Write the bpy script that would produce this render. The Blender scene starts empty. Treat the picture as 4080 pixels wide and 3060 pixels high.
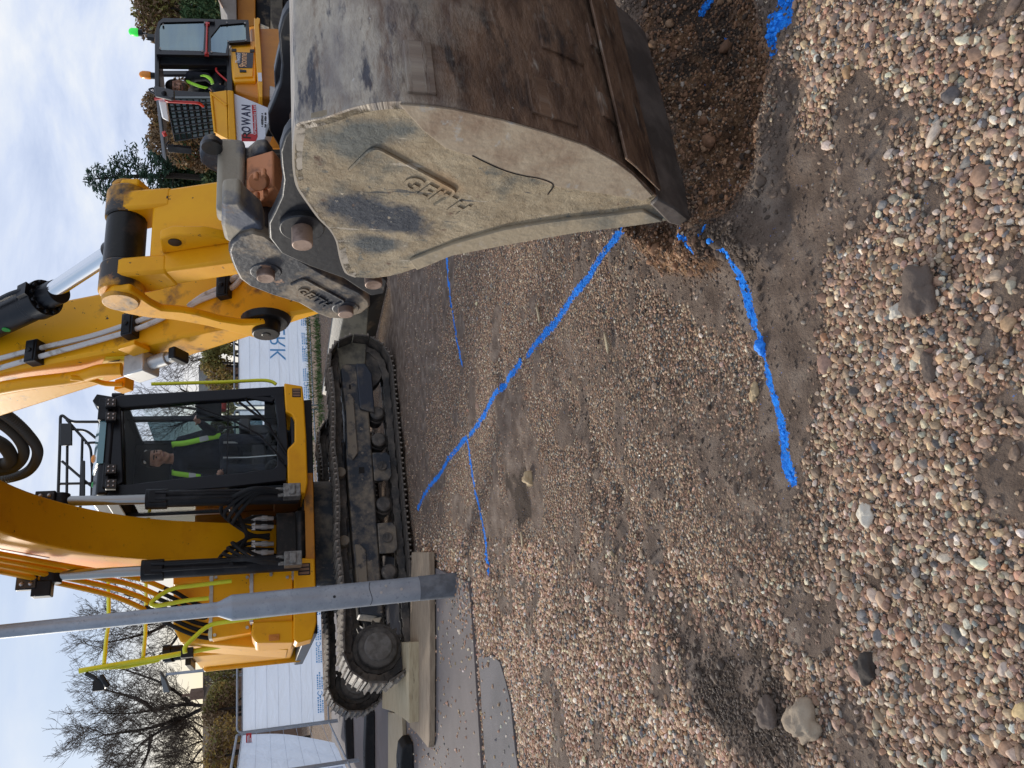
import bpy, bmesh, math, random
import numpy as np
from mathutils import Vector, Matrix, noise as mnoise
random.seed(7); RNG = np.random.default_rng(11)
S = bpy.context.scene
rad = math.radians
# ------------------------------------------------------------------ camera
FPX, CAMH, PITCH = 3066.0, 1.5, rad(17.9)      # the photo was taken with the phone on its side: the camera is rolled 90 degrees
FWD = Vector((0, math.cos(PITCH), -math.sin(PITCH))); CUP = Vector((0, math.sin(PITCH), math.cos(PITCH))); RGT = Vector((1, 0, 0))
CPOS = Vector((0, 0, CAMH))
cam = bpy.data.cameras.new('camera'); camo = bpy.data.objects.new('camera', cam); S.collection.objects.link(camo)
cam.sensor_width = 36.0; cam.lens = FPX / 4080 * 36; cam.clip_start = 0.05; cam.clip_end = 2000
m = Matrix.Identity(4)
for i, ax in enumerate((-CUP, RGT, -FWD)):
    m[0][i], m[1][i], m[2][i] = ax
m.translation = CPOS
camo.matrix_world = m; S.camera = camo
# ------------------------------------------------------------------ world and sun
SUN_EL, SUN_AZ = rad(23), rad(-46)              # low sun behind cloud, beyond the machine to the left
w = bpy.data.worlds.new('World'); S.world = w; w.use_nodes = True
nt = w.node_tree; N = nt.nodes; L = nt.links; N.clear()
def nd(tree, kind, **kw):
    n = tree.nodes.new(kind)
    for k, v in kw.items():
        if k.startswith('i_'):
            n.inputs[int(k[2:]) if k[2:].isdigit() else k[2:].replace('_', ' ')].default_value = v
        else: setattr(n, k, v)
    return n
def ramp(tree, stops, interp='LINEAR'):
    n = tree.nodes.new('ShaderNodeValToRGB'); cr = n.color_ramp; cr.interpolation = interp
    while len(cr.elements) < len(stops): cr.elements.new(0.5)
    for e, (p, c) in zip(cr.elements, stops):
        e.position = p; e.color = (c[0], c[1], c[2], 1) if len(c) == 3 else c
    return n
sky = nd(nt, 'ShaderNodeTexSky', sky_type='NISHITA', sun_disc=False, sun_elevation=SUN_EL, sun_rotation=SUN_AZ, air_density=1.0, dust_density=1.5)
tc = nd(nt, 'ShaderNodeTexCoord')
sep = nd(nt, 'ShaderNodeSeparateXYZ'); L.new(tc.outputs['Generated'], sep.inputs[0])
zc = nd(nt, 'ShaderNodeMath', operation='ADD', i_1=0.16); L.new(sep.outputs[2], zc.inputs[0])
zm = nd(nt, 'ShaderNodeMath', operation='MAXIMUM', i_1=0.05); L.new(zc.outputs[0], zm.inputs[0])
dx = nd(nt, 'ShaderNodeMath', operation='DIVIDE'); dy = nd(nt, 'ShaderNodeMath', operation='DIVIDE')
L.new(sep.outputs[0], dx.inputs[0]); L.new(zm.outputs[0], dx.inputs[1]); L.new(sep.outputs[1], dy.inputs[0]); L.new(zm.outputs[0], dy.inputs[1])
cmb = nd(nt, 'ShaderNodeCombineXYZ'); L.new(dx.outputs[0], cmb.inputs[0]); L.new(dy.outputs[0], cmb.inputs[1])
n1 = nd(nt, 'ShaderNodeTexNoise', i_Scale=1.55, i_Detail=10.0, i_Roughness=0.6, i_Distortion=0.35); L.new(cmb.outputs[0], n1.inputs['Vector'])
n2 = nd(nt, 'ShaderNodeTexNoise', i_Scale=0.55, i_Detail=3.0); L.new(cmb.outputs[0], n2.inputs['Vector'])
cover = ramp(nt, [(0.30, (0, 0, 0)), (0.52, (1, 1, 1))])
# clear strip to the left of the machine, thicker cloud to the right: driven by direction only
dirm = nd(nt, 'ShaderNodeMath', operation='MULTIPLY_ADD', i_1=0.55, i_2=0.06); L.new(sep.outputs[0], dirm.inputs[0])
sm = nd(nt, 'ShaderNodeMath', operation='ADD'); L.new(n2.outputs['Fac'], sm.inputs[0]); L.new(dirm.outputs[0], sm.inputs[1])
L.new(sm.outputs[0], cover.inputs[0])
ccol = ramp(nt, [(0.34, (6.3, 7.4, 9.9)), (0.47, (7.8, 8.8, 11.0)), (0.58, (9.2, 9.9, 11.2)), (0.72, (11.3, 11.4, 11.5))])
L.new(n1.outputs['Fac'], ccol.inputs[0])
clr = nd(nt, 'ShaderNodeMix', data_type='RGBA', blend_type='MIX'); clr.inputs[0].default_value = 0.72
L.new(sky.outputs[0], clr.inputs[6]); clr.inputs[7].default_value = (6.6, 8.4, 11.2, 1)
mx = nd(nt, 'ShaderNodeMix', data_type='RGBA'); L.new(cover.outputs[0], mx.inputs[0]); L.new(clr.outputs[2], mx.inputs[6]); L.new(ccol.outputs[0], mx.inputs[7])
# warm glow low down where the sun sits behind the cloud
GL_AZ = rad(-24); sv = Vector((math.sin(GL_AZ) * math.cos(rad(6)), math.cos(GL_AZ) * math.cos(rad(6)), math.sin(rad(6))))
dot = nd(nt, 'ShaderNodeVectorMath', operation='DOT_PRODUCT'); L.new(tc.outputs['Generated'], dot.inputs[0]); dot.inputs[1].default_value = sv
gl = ramp(nt, [(0.78, (0, 0, 0)), (0.92, (0.45, 0.45, 0.45)), (1.0, (0.9, 0.9, 0.9))]); L.new(dot.outputs['Value'], gl.inputs[0])
lowm = nd(nt, 'ShaderNodeMapRange'); lowm.inputs[1].default_value = 0.05; lowm.inputs[2].default_value = 0.17; lowm.inputs[3].default_value = 1; lowm.inputs[4].default_value = 0; L.new(sep.outputs[2], lowm.inputs[0])
gm = nd(nt, 'ShaderNodeMath', operation='MULTIPLY'); L.new(gl.outputs[0], gm.inputs[0]); L.new(lowm.outputs[0], gm.inputs[1])
mx2 = nd(nt, 'ShaderNodeMix', data_type='RGBA'); L.new(gm.outputs[0], mx2.inputs[0]); L.new(mx.outputs[2], mx2.inputs[6]); mx2.inputs[7].default_value = (14.0, 11.6, 7.4, 1)
bg = nd(nt, 'ShaderNodeBackground'); bg.inputs['Strength'].default_value = 0.065; L.new(mx2.outputs[2], bg.inputs['Color'])
wo = nd(nt, 'ShaderNodeOutputWorld'); L.new(bg.outputs[0], wo.inputs[0])
sun = bpy.data.lights.new('sun', 'SUN'); sun.energy = 2.6; sun.angle = rad(9); sun.color = (1.0, 0.93, 0.82)
suno = bpy.data.objects.new('sun', sun); S.collection.objects.link(suno)
sdir = Vector((math.sin(SUN_AZ) * math.cos(SUN_EL), math.cos(SUN_AZ) * math.cos(SUN_EL), math.sin(SUN_EL)))
suno.rotation_euler = sdir.to_track_quat('Z', 'Y').to_euler(); suno.location = (0, 0, 30)
S.view_settings.view_transform = 'Standard'; S.view_settings.look = 'None'; S.view_settings.gamma = 1; S.view_settings.exposure = 0.40
S.view_settings.use_curve_mapping = False
S.cycles.max_bounces = 8; S.cycles.transparent_max_bounces = 24; S.cycles.caustics_reflective = False; S.cycles.caustics_refractive = False
# ------------------------------------------------------------------ pixel -> plane helpers (x, y in the photo's own 4080 x 3060 pixels)
def ray(x, y): return FWD + RGT * ((3060 - y - 1530) / FPX) + CUP * ((2040 - x) / FPX)
def onplane(x, y, p0, n):
    r = ray(x, y); return CPOS + r * ((p0 - CPOS).dot(n) / r.dot(n))
def GP(x, y, z=0.0): return onplane(x, y, Vector((0, 0, z)), Vector((0, 0, 1)))
def PY(x, y, Y): return onplane(x, y, Vector((0, Y, 0)), Vector((0, 1, 0)))
A = rad(24); F = Vector((math.sin(A), -math.cos(A), 0)); W = Vector((math.cos(A), math.sin(A), 0)); Z = Vector((0, 0, 1))
B0 = GP(2769, 881)                              # the bucket's near cutting corner
def EX(f, l, z): return B0 + F * f + W * l + Z * z
def PW(x, y, l): return onplane(x, y, B0 + W * l, W)
def PF(x, y, f): return onplane(x, y, B0 + F * f, F)
def fz(p): d = p - B0; return d.dot(F), d.z
# ------------------------------------------------------------------ mesh builder
class MB:
    def __init__(s): s.v = []; s.f = []; s.m = []; s.mi = 0
    def add(s, vs, fs):
        b = len(s.v); s.v += [Vector(p) for p in vs]
        for q in fs: s.f.append([b + i for i in q]); s.m.append(s.mi)
        return s
    def box(s, c, ax, ay, az):                   # centre and three half-axes
        c = Vector(c); vs = [c + Vector(ax) * i + Vector(ay) * j + Vector(az) * k for k in (-1, 1) for j in (-1, 1) for i in (-1, 1)]
        return s.add(vs, [(0, 2, 3, 1), (4, 5, 7, 6), (0, 1, 5, 4), (1, 3, 7, 5), (3, 2, 6, 7), (2, 0, 4, 6)])
    def prism(s, pts, vec):
        n = len(pts); vec = Vector(vec); vs = [Vector(p) for p in pts] + [Vector(p) + vec for p in pts]
        return s.add(vs, [list(range(n)), list(range(2 * n - 1, n - 1, -1))] + [(i, i + n, (i + 1) % n + n, (i + 1) % n) for i in range(n)])
    def tube(s, path, r, n=8, closed=False, rs=None):
        path = [Vector(p) for p in path]; k = len(path); vs = []; u = None
        for i, p in enumerate(path):
            t = (path[(i + 1) % k] - path[i - 1]) if closed else (path[min(i + 1, k - 1)] - path[max(i - 1, 0)])
            t = t.normalized() if t.length > 1e-9 else Z.copy()
            if u is None:
                u = t.orthogonal().normalized()
            u = (u - t * u.dot(t)); u = u.normalized() if u.length > 1e-6 else t.orthogonal().normalized()
            v = t.cross(u); rr = rs[i] if rs else r
            vs += [p + (u * math.cos(2 * math.pi * j / n) + v * math.sin(2 * math.pi * j / n)) * rr for j in range(n)]
        fs = []
        for i in range(k if closed else k - 1):
            a = i * n; b = ((i + 1) % k) * n
            fs += [(a + j, a + (j + 1) % n, b + (j + 1) % n, b + j) for j in range(n)]
        if not closed: fs += [list(range(n - 1, -1, -1)), [(k - 1) * n + j for j in range(n)]]
        return s.add(vs, fs)
    def cyl(s, a, b, r0, r1=None, n=20):
        return s.tube([a, b], r0, n, rs=[r0, r0 if r1 is None else r1])
    def lathe(s, a, axis, prof, n=24):           # prof: (distance along axis, radius)
        a = Vector(a); axis = Vector(axis).normalized()
        return s.tube([a + axis * d for d, r in prof], 0, n, rs=[max(r, 1e-4) for d, r in prof]) if all(prof[i + 1][0] > prof[i][0] + 1e-6 for i in range(len(prof) - 1)) else s._lat(a, axis, prof, n)
    def _lat(s, a, axis, prof, n):
        u = axis.orthogonal().normalized(); v = axis.cross(u); vs = []; fs = []
        for d, r in prof: vs += [a + axis * d + (u * math.cos(2 * math.pi * j / n) + v * math.sin(2 * math.pi * j / n)) * max(r, 1e-4) for j in range(n)]
        for i in range(len(prof) - 1): fs += [(i * n + j, i * n + (j + 1) % n, (i + 1) * n + (j + 1) % n, (i + 1) * n + j) for j in range(n)]
        fs += [list(range(n - 1, -1, -1)), [(len(prof) - 1) * n + j for j in range(n)]]
        return s.add(vs, fs)
    def ball(s, c, r, sc=(1, 1, 1), nu=14, nv=9, rot=None):
        c = Vector(c); vs = []; fs = []
        for i in range(nv + 1):
            th = math.pi * i / nv
            for j in range(nu):
                p = Vector((math.sin(th) * math.cos(2 * math.pi * j / nu) * sc[0], math.sin(th) * math.sin(2 * math.pi * j / nu) * sc[1], math.cos(th) * sc[2])) * r
                vs.append(c + (rot @ p if rot else p))
        for i in range(nv): fs += [(i * nu + j, (i + 1) * nu + j, (i + 1) * nu + (j + 1) % nu, i * nu + (j + 1) % nu) for j in range(nu)]
        return s.add(vs, fs)
    def capsule(s, a, b, ra, rb=None):
        rb = ra if rb is None else rb; s.ball(a, ra); s.ball(b, rb); return s.cyl(a, b, ra, rb, 14)
def arc(p0, p1, p2, n=8):                        # quadratic curve
    p0, p1, p2 = Vector(p0), Vector(p1), Vector(p2)
    return [p0 * (1 - t) ** 2 + p1 * 2 * t * (1 - t) + p2 * t * t for t in [i / n for i in range(n + 1)]]
def smooth_path(pts, n=6):                       # Catmull-Rom through points
    pts = [Vector(p) for p in pts]; out = []
    for i in range(len(pts) - 1):
        a, b, c, d = pts[max(i - 1, 0)], pts[i], pts[i + 1], pts[min(i + 2, len(pts) - 1)]
        for k in range(n):
            t = k / n
            out.append(0.5 * ((2 * b) + (c - a) * t + (2 * a - 5 * b + 4 * c - d) * t * t + (3 * b - a - 3 * c + d) * t ** 3))
    return out + [pts[-1]]
def fillet(pts, r=0.05, n=4):                    # polyline with rounded corners, for bent tube
    pts = [Vector(p) for p in pts]; out = [pts[0]]
    for i in range(1, len(pts) - 1):
        a, b, c = pts[i - 1], pts[i], pts[i + 1]
        ra = min(r, (a - b).length * .45); rc = min(r, (c - b).length * .45)
        out += arc(b + (a - b).normalized() * ra, b, b + (c - b).normalized() * rc, n)
    return out + [pts[-1]]
def ofs(o):
    p = Vector((0, 0, 0))
    while o is not None: p = p + o.location; o = o.parent
    return p
def obj(name, mb, mats, parent=None, bev=0.0, ang=38, seg=2, loc=None, remesh=0.0, smooth=True):
    if not isinstance(mats, (list, tuple)): mats = [mats]
    base = ofs(parent) if parent else (Vector(loc) if loc is not None else Vector((0, 0, 0)))
    me = bpy.data.meshes.new(name); me.from_pydata([tuple(p - base) for p in mb.v], [], mb.f)
    for mt in mats: me.materials.append(mt)
    me.polygons.foreach_set('material_index', mb.m); me.polygons.foreach_set('use_smooth', [smooth] * len(mb.f)); me.update()
    bm = bmesh.new(); bm.from_mesh(me); bmesh.ops.remove_doubles(bm, verts=bm.verts, dist=1e-5); bmesh.ops.recalc_face_normals(bm, faces=bm.faces); bm.to_mesh(me); bm.free()
    if smooth and not remesh: me.set_sharp_from_angle(angle=rad(ang))
    o = bpy.data.objects.new(name, me); S.collection.objects.link(o)
    if parent: o.parent = parent
    elif loc is not None: o.location = loc
    if bev:
        b = o.modifiers.new('bevel', 'BEVEL'); b.width = bev; b.segments = seg; b.limit_method = 'ANGLE'; b.angle_limit = rad(35); b.harden_normals = False
    if remesh:
        r = o.modifiers.new('remesh', 'REMESH'); r.mode = 'VOXEL'; r.voxel_size = remesh; r.use_smooth_shade = True
        s_ = o.modifiers.new('smooth', 'SMOOTH'); s_.factor = 0.5; s_.iterations = 3
    return o
def tag(o, label, cat, group=None):
    o['label'] = label; o['category'] = cat
    if group: o['group'] = group
    return o
def thing(name, label, cat, loc, group=None):
    o = bpy.data.objects.new(name, None); S.collection.objects.link(o); o.location = loc; o.empty_display_size = 0.2
    return tag(o, label, cat, group)
def structure(o): o['kind'] = 'structure'; return o
def stuff(o): o['kind'] = 'stuff'; return o
def text_mb(body, origin, xd, yd, size, depth=0.004, mb=None, align='LEFT', shear=0.0, spacing=1.0, offset=0.0, fit=None):
    cu = bpy.data.curves.new('lettering', 'FONT'); cu.body = body; cu.size = size; cu.align_x = align; cu.resolution_u = 3; cu.extrude = depth; cu.shear = shear; cu.space_character = spacing; cu.offset = offset
    o = bpy.data.objects.new('lettering', cu); S.collection.objects.link(o)
    me = bpy.data.meshes.new_from_object(o.evaluated_get(bpy.context.evaluated_depsgraph_get()))
    xd = Vector(xd).normalized(); yd = Vector(yd).normalized(); zd = xd.cross(yd); mb = mb or MB(); origin = Vector(origin)
    if fit:
        wx = max(v.co.x for v in me.vertices); xd = xd * (fit / wx)
    mb.add([origin + xd * v.co.x + yd * v.co.y + zd * v.co.z for v in me.vertices], [list(p.vertices) for p in me.polygons])
    bpy.data.objects.remove(o); bpy.data.curves.remove(cu); bpy.data.meshes.remove(me)
    return mb
# ------------------------------------------------------------------ materials
MATS = {}
def mat(name, col, rough=0.5, metal=0.0, col2=None, nscale=6.0, lo=0.45, hi=0.6, detail=6.0, bump=0.0, bscale=40.0, col3=None, n3=14.0, lo3=0.6, hi3=0.66, col4=None, n4=40.0, lo4=0.62, hi4=0.66, coat=0.0, stretch=None, emit=None, spec=None):
    """base colour, broken up by one noise patch layer (col2) and a second, finer one (col3: chips, rust, splashes)"""
    if name in MATS: return MATS[name]
    mt = bpy.data.materials.new(name); mt.use_nodes = True; t = mt.node_tree; b = t.nodes['Principled BSDF']; k = t.links
    b.inputs['Roughness'].default_value = rough; b.inputs['Metallic'].default_value = metal
    if spec is not None: b.inputs['Specular IOR Level'].default_value = spec
    if coat: b.inputs['Coat Weight'].default_value = coat; b.inputs['Coat Roughness'].default_value = 0.15
    c = nd(t, 'ShaderNodeTexCoord'); src = c.outputs['Object']
    if stretch:
        mp = nd(t, 'ShaderNodeMapping'); mp.inputs['Scale'].default_value = stretch; k.new(src, mp.inputs[0]); src = mp.outputs[0]
    last = nd(t, 'ShaderNodeRGB'); last.outputs[0].default_value = (*col, 1); out = last.outputs[0]
    def layer(out, col, sc, lo, hi, seed):
        n = nd(t, 'ShaderNodeTexNoise', i_Scale=sc, i_Detail=detail, i_Roughness=0.62, noise_dimensions='4D'); n.inputs['W'].default_value = seed; k.new(src, n.inputs['Vector'])
        r = nd(t, 'ShaderNodeMapRange'); r.inputs[1].default_value = lo; r.inputs[2].default_value = hi; k.new(n.outputs['Fac'], r.inputs[0])
        mxn = nd(t, 'ShaderNodeMix', data_type='RGBA'); k.new(r.outputs[0], mxn.inputs[0]); k.new(out, mxn.inputs[6]); mxn.inputs[7].default_value = (*col, 1)
        return mxn.outputs[2]
    if col2: out = layer(out, col2, nscale, lo, hi, 1.3)
    if col3: out = layer(out, col3, n3, lo3, hi3, 7.7)
    if col4: out = layer(out, col4, n4, lo4, hi4, 3.1)
    k.new(out, b.inputs['Base Color'])
    if bump:
        n = nd(t, 'ShaderNodeTexNoise', i_Scale=bscale, i_Detail=5.0); k.new(src, n.inputs['Vector'])
        bp = nd(t, 'ShaderNodeBump', i_Strength=bump, i_Distance=0.01); k.new(n.outputs['Fac'], bp.inputs['Height']); k.new(bp.outputs[0], b.inputs['Normal'])
    if emit: b.inputs['Emission Color'].default_value = (*emit[0], 1); b.inputs['Emission Strength'].default_value = emit[1]
    MATS[name] = mt; return mt
YEL = mat('yellow_paint', (0.86, 0.385, 0.004), 0.38, 0, (0.72, 0.285, 0.006), 3.0, 0.5, 0.75, col3=(0.42, 0.185, 0.02), n3=9, lo3=0.62, hi3=0.74, col4=(0.10, 0.05, 0.02), n4=38, lo4=0.675, hi4=0.69, bump=0.03, bscale=25)
YELW = mat('worn_yellow_paint', (0.87, 0.41, 0.004), 0.44, 0, (0.72, 0.29, 0.006), 2.2, 0.5, 0.75, col3=(0.26, 0.11, 0.02), n3=6, lo3=0.565, hi3=0.68, col4=(0.045, 0.025, 0.018), n4=26, lo4=0.655, hi4=0.675, bump=0.06, bscale=30)
YELG = mat('greasy_yellow_paint', (0.66, 0.30, 0.012), 0.45, 0, (0.022, 0.016, 0.013), 7.0, 0.42, 0.56, col3=(0.22, 0.09, 0.03), n3=18, lo3=0.58, hi3=0.66, bump=0.1)
GREASE = mat('black_grease', (0.010, 0.009, 0.008), 0.35, 0, (0.06, 0.04, 0.03), 9, 0.5, 0.7, bump=0.1)
BLK = mat('black_paint', (0.007, 0.0075, 0.010), 0.38, 0, (0.03, 0.032, 0.036), 5, 0.5, 0.75, bump=0.03)
BLKM = mat('muddy_black_paint', (0.016, 0.018, 0.022), 0.45, 0.1, (0.20, 0.155, 0.105), 4.5, 0.50, 0.64, col3=(0.30, 0.24, 0.17), n3=30, lo3=0.66, hi3=0.72, bump=0.25, bscale=45)
RUBBER = mat('black_rubber', (0.014, 0.014, 0.015), 0.7, 0, (0.035, 0.033, 0.03), 8, 0.5, 0.7, bump=0.15)
CHROME = mat('chrome_rod', (0.78, 0.79, 0.80), 0.12, 1.0)
RODG = mat('dull_rod', (0.36, 0.36, 0.35), 0.28, 0.9)
STEELG = mat('galvanised_steel', (0.30, 0.33, 0.37), 0.48, 0.55, (0.38, 0.41, 0.45), 5, 0.45, 0.65, col3=(0.22, 0.245, 0.28), n3=40, lo3=0.56, hi3=0.7, bump=0.05)
PINM = mat('worn_pin_steel', (0.30, 0.21, 0.165), 0.5, 0.35, (0.14, 0.085, 0.06), 12, 0.5, 0.65, bump=0.1)
RUST = mat('rusty_primer', (0.55, 0.21, 0.085), 0.6, 0, (0.14, 0.06, 0.03), 14, 0.5, 0.7, bump=0.15)
TRKM = mat('muddy_track_steel', (0.036, 0.033, 0.031), 0.6, 0.2, (0.155, 0.125, 0.098), 5, 0.42, 0.64, col3=(0.20, 0.165, 0.125), n3=26, lo3=0.60, hi3=0.70, bump=0.35, bscale=50)
TRKF = mat('muddy_track_frame', (0.026, 0.031, 0.040), 0.5, 0.2, (0.21, 0.165, 0.115), 4.2, 0.44, 0.60, col3=(0.23, 0.18, 0.13), n3=17, lo3=0.60, hi3=0.68, bump=0.3, bscale=40)
TRKC = mat('dry_mud_grouser', (0.27, 0.225, 0.18), 0.9, 0, (0.13, 0.10, 0.08), 9, 0.48, 0.6, bump=0.4, bscale=60)
HIVIS = mat('hi_vis_yellow_rail', (0.76, 0.76, 0.020), 0.4, 0, (0.66, 0.66, 0.03), 6, 0.5, 0.7)
VEST = mat('hi_vis_cloth', (0.40, 0.85, 0.06), 0.8)
VEST2 = mat('reflective_band', (0.55, 0.56, 0.55), 0.5)
NAVY = mat('dark_navy_cloth', (0.012, 0.014, 0.022), 0.85, 0, (0.02, 0.022, 0.032), 12, 0.45, 0.6, bump=0.3)
SKIN = mat('skin', (0.56, 0.32, 0.235), 0.55, 0, (0.40, 0.20, 0.14), 18, 0.45, 0.65)
HAIR = mat('dark_hair', (0.018, 0.013, 0.010), 0.7)
WHITE = mat('white_plastic', (0.78, 0.78, 0.78), 0.45)
WHITEP = mat('white_sign_paint', (0.72, 0.74, 0.80), 0.35)
REDP = mat('red_paint', (0.55, 0.035, 0.03), 0.4)
REDT = mat('red_lettering', (0.50, 0.03, 0.035), 0.45)
INK = mat('black_lettering', (0.015, 0.016, 0.02), 0.5)
BLUEI = mat('blue_print', (0.10, 0.34, 0.66), 0.6)
AMBER = mat('amber_lens', (0.85, 0.28, 0.02), 0.25)
GREENL = mat('lit_green_lens', (0.05, 0.7, 0.08), 0.3, emit=((0.05, 0.9, 0.10), 0.35))
GREEND = mat('green_lens', (0.02, 0.35, 0.06), 0.3)
SEATM = mat('grey_seat_cloth', (0.05, 0.052, 0.06), 0.85)
LENS = mat('work_lamp_face', (0.05, 0.045, 0.042), 0.25, 0.3)
LENS2 = mat('work_lamp_bulb', (0.42, 0.36, 0.33), 0.15, 0.8)
ALU = mat('aluminium_valve', (0.50, 0.49, 0.47), 0.4, 0.6, (0.34, 0.33, 0.31), 14, 0.5, 0.7)
PIPEW = mat('scuffed_white_pipe', (0.62, 0.60, 0.57), 0.5, 0, (0.32, 0.27, 0.21), 16, 0.54, 0.66)
CONC = mat('grey_concrete', (0.34, 0.30, 0.27), 0.9, 0, (0.27, 0.24, 0.22), 5, 0.45, 0.65, bump=0.2)
for n_ in ('yellow_paint', 'worn_yellow_paint', 'black_paint', 'black_grease', 'muddy_black_paint', 'black_rubber', 'dark_navy_cloth'): MATS[n_].node_tree.nodes['Principled BSDF'].inputs['Specular IOR Level'].default_value = .28
def glass(name, tint, refl=1.0, ior=1.18):
    mt = bpy.data.materials.new(name); mt.use_nodes = True; t = mt.node_tree; t.nodes.remove(t.nodes['Principled BSDF']); o = t.nodes['Material Output']
    tr = nd(t, 'ShaderNodeBsdfTransparent'); tr.inputs[0].default_value = (*tint, 1); g = nd(t, 'ShaderNodeBsdfGlossy'); g.inputs['Roughness'].default_value = 0.02; g.inputs[0].default_value = (refl, refl, refl, 1)
    fr = nd(t, 'ShaderNodeFresnel'); ge = nd(t, 'ShaderNodeNewGeometry'); io = nd(t, 'ShaderNodeMapRange'); io.inputs[3].default_value = ior; io.inputs[4].default_value = 1 / ior; t.links.new(ge.outputs['Backfacing'], io.inputs[0]); t.links.new(io.outputs[0], fr.inputs[0]); mx_ = nd(t, 'ShaderNodeMixShader'); t.links.new(fr.outputs[0], mx_.inputs[0]); t.links.new(tr.outputs[0], mx_.inputs[1]); t.links.new(g.outputs[0], mx_.inputs[2]); t.links.new(mx_.outputs[0], o.inputs[0])
    return mt
GLASS = glass('cab_glass', (0.96, 0.985, 0.985)); GLASSD = glass('tinted_glass', (0.34, 0.42, 0.44))
def glossy_dark_glass():
    return mat('reflecting_door_glass', (0.05, 0.09, 0.11), 0.04, 0.0, spec=1.0, coat=1.0)
# ------------------------------------------------------------------ ground: height field, mud, trench, paint
TAB = RNG.random((256, 256))
def vnoise(x, y):
    xi = np.floor(x).astype(int); yi = np.floor(y).astype(int); fx = x - xi; fy = y - yi
    fx = fx * fx * (3 - 2 * fx); fy = fy * fy * (3 - 2 * fy)
    g = lambda i, j: TAB[(xi + i) & 255, (yi + j) & 255]
    return (g(0, 0) * (1 - fx) + g(1, 0) * fx) * (1 - fy) + (g(0, 1) * (1 - fx) + g(1, 1) * fx) * fy
def fbm(x, y, o=4):
    s = 0; a = 0.5
    for i in range(o): s = s + a * vnoise(x * 2 ** i + 17.3 * i, y * 2 ** i + 5.1 * i); a *= 0.5
    return s / (1 - 0.5 ** o)
def gpx(pts): return np.array([(GP(x, y).x, GP(x, y).y) for x, y in pts])
def polydist(X, Y, P, closed=False):
    d = np.full(X.shape, 1e9); n = len(P)
    for i in range(n if closed else n - 1):
        a = P[i]; b = P[(i + 1) % n]; ab = b - a; t = np.clip(((X - a[0]) * ab[0] + (Y - a[1]) * ab[1]) / (ab @ ab), 0, 1)
        d = np.minimum(d, np.hypot(X - a[0] - t * ab[0], Y - a[1] - t * ab[1]))
    return d
def sdist(X, Y, P):                              # positive inside
    ins = np.zeros(X.shape, bool); n = len(P)
    for i in range(n):
        a = P[i]; b = P[(i + 1) % n]
        c = ((a[1] > Y) != (b[1] > Y)) & (X < (b[0] - a[0]) * (Y - a[1]) / (b[1] - a[1] + 1e-12) + a[0]); ins ^= c
    d = polydist(X, Y, P, True); return np.where(ins, d, -d)
def sstep(a, b, v): t = np.clip((v - a) / (b - a), 0, 1); return t * t * (3 - 2 * t)
HOLE = gpx([(2500, -160), (2560, 250), (2720, 700), (2800, 905), (2900, 880), (3000, 700), (3060, 420), (3075, 170), (3010, 0), (2980, -250), (2800, -400)])
MOUND = gpx([(2520, 900), (2720, 915), (2840, 960), (2890, 1050), (2800, 1110), (2650, 1080), (2570, 1010)])
SPOIL = gpx([(2800, 900), (3000, 840), (3080, 960), (3060, 1060), (2930, 1100), (2830, 1000)])
MUDZ = [(gpx([(3060, 60), (3190, 0), (3150, 250), (3215, 620), (3235, 1000), (3190, 1150), (3205, 1500), (3190, 1900), (3120, 2000), (3030, 1700), (2960, 1350), (2900, 1080), (2900, 900), (3060, 500)]), 0.95, 0.05),
        (gpx([(2900, 1500), (3190, 1650), (3200, 2230), (2990, 2250), (2700, 1980), (2500, 1700), (2600, 1500)]), 0.6, 0.25),
        (gpx([(1560, 1100), (1760, 1050), (1760, 1500), (1700, 1720), (1700, 2050), (1640, 2150), (1600, 1700), (1500, 1300)]), 0.62, 0.3),
        (gpx([(1960, 1560), (2060, 1480), (2150, 1800), (2180, 2120), (2020, 2110), (1990, 1800)]), 0.7, 0.12),
        (gpx([(2180, 1250), (2560, 1180), (2620, 1500), (2330, 1700), (2120, 1600)]), 0.5, 0.25),
        (gpx([(2120, -80), (2640, -80), (2640, 240), (2560, 190), (2300, 190)]), 0.95, 0.1),
        (gpx([(2640, 2460), (3020, 2520), (3250, 2860), (3180, 3060), (2950, 3060), (2700, 2700)]), 0.92, 0.15),
        (gpx([(2600, 900), (2880, 930), (2960, 1120), (2840, 1260), (2560, 1180)]), 0.8, 0.12)]
DARKZ = [gpx([(2560, -60), (2760, -80), (2790, 200), (2700, 330), (2600, 250)]), gpx([(2840, 830), (3010, 800), (3060, 950), (2980, 1060), (2830, 1010)]),  # first zone paints the deep shadow behind the bucket lip into the soil
         gpx([(2660, 2480), (2860, 2500), (3000, 2640), (3130, 2800), (3150, 2930), (3020, 2990), (2860, 2930), (2720, 2720)]), gpx([(2010, 1900), (2090, 1880), (2110, 2080), (2030, 2090)])]
RUTS = [(gpx([(2010, 1560), (2050, 1760), (2075, 1900), (2110, 2110)]), 0.12, 0.014), (gpx([(2230, 1080), (2200, 1400), (2330, 1700), (2440, 2000)]), 0.16, 0.02),
        (gpx([(3150, 250), (3160, 640), (3140, 900)]), 0.10, 0.03), (gpx([(2420, 1950), (2560, 2200), (2700, 2400)]), 0.2, 0.03), (gpx([(1990, 1120), (1985, 1300), (2005, 1560)]), 0.08, 0.02)]
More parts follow.
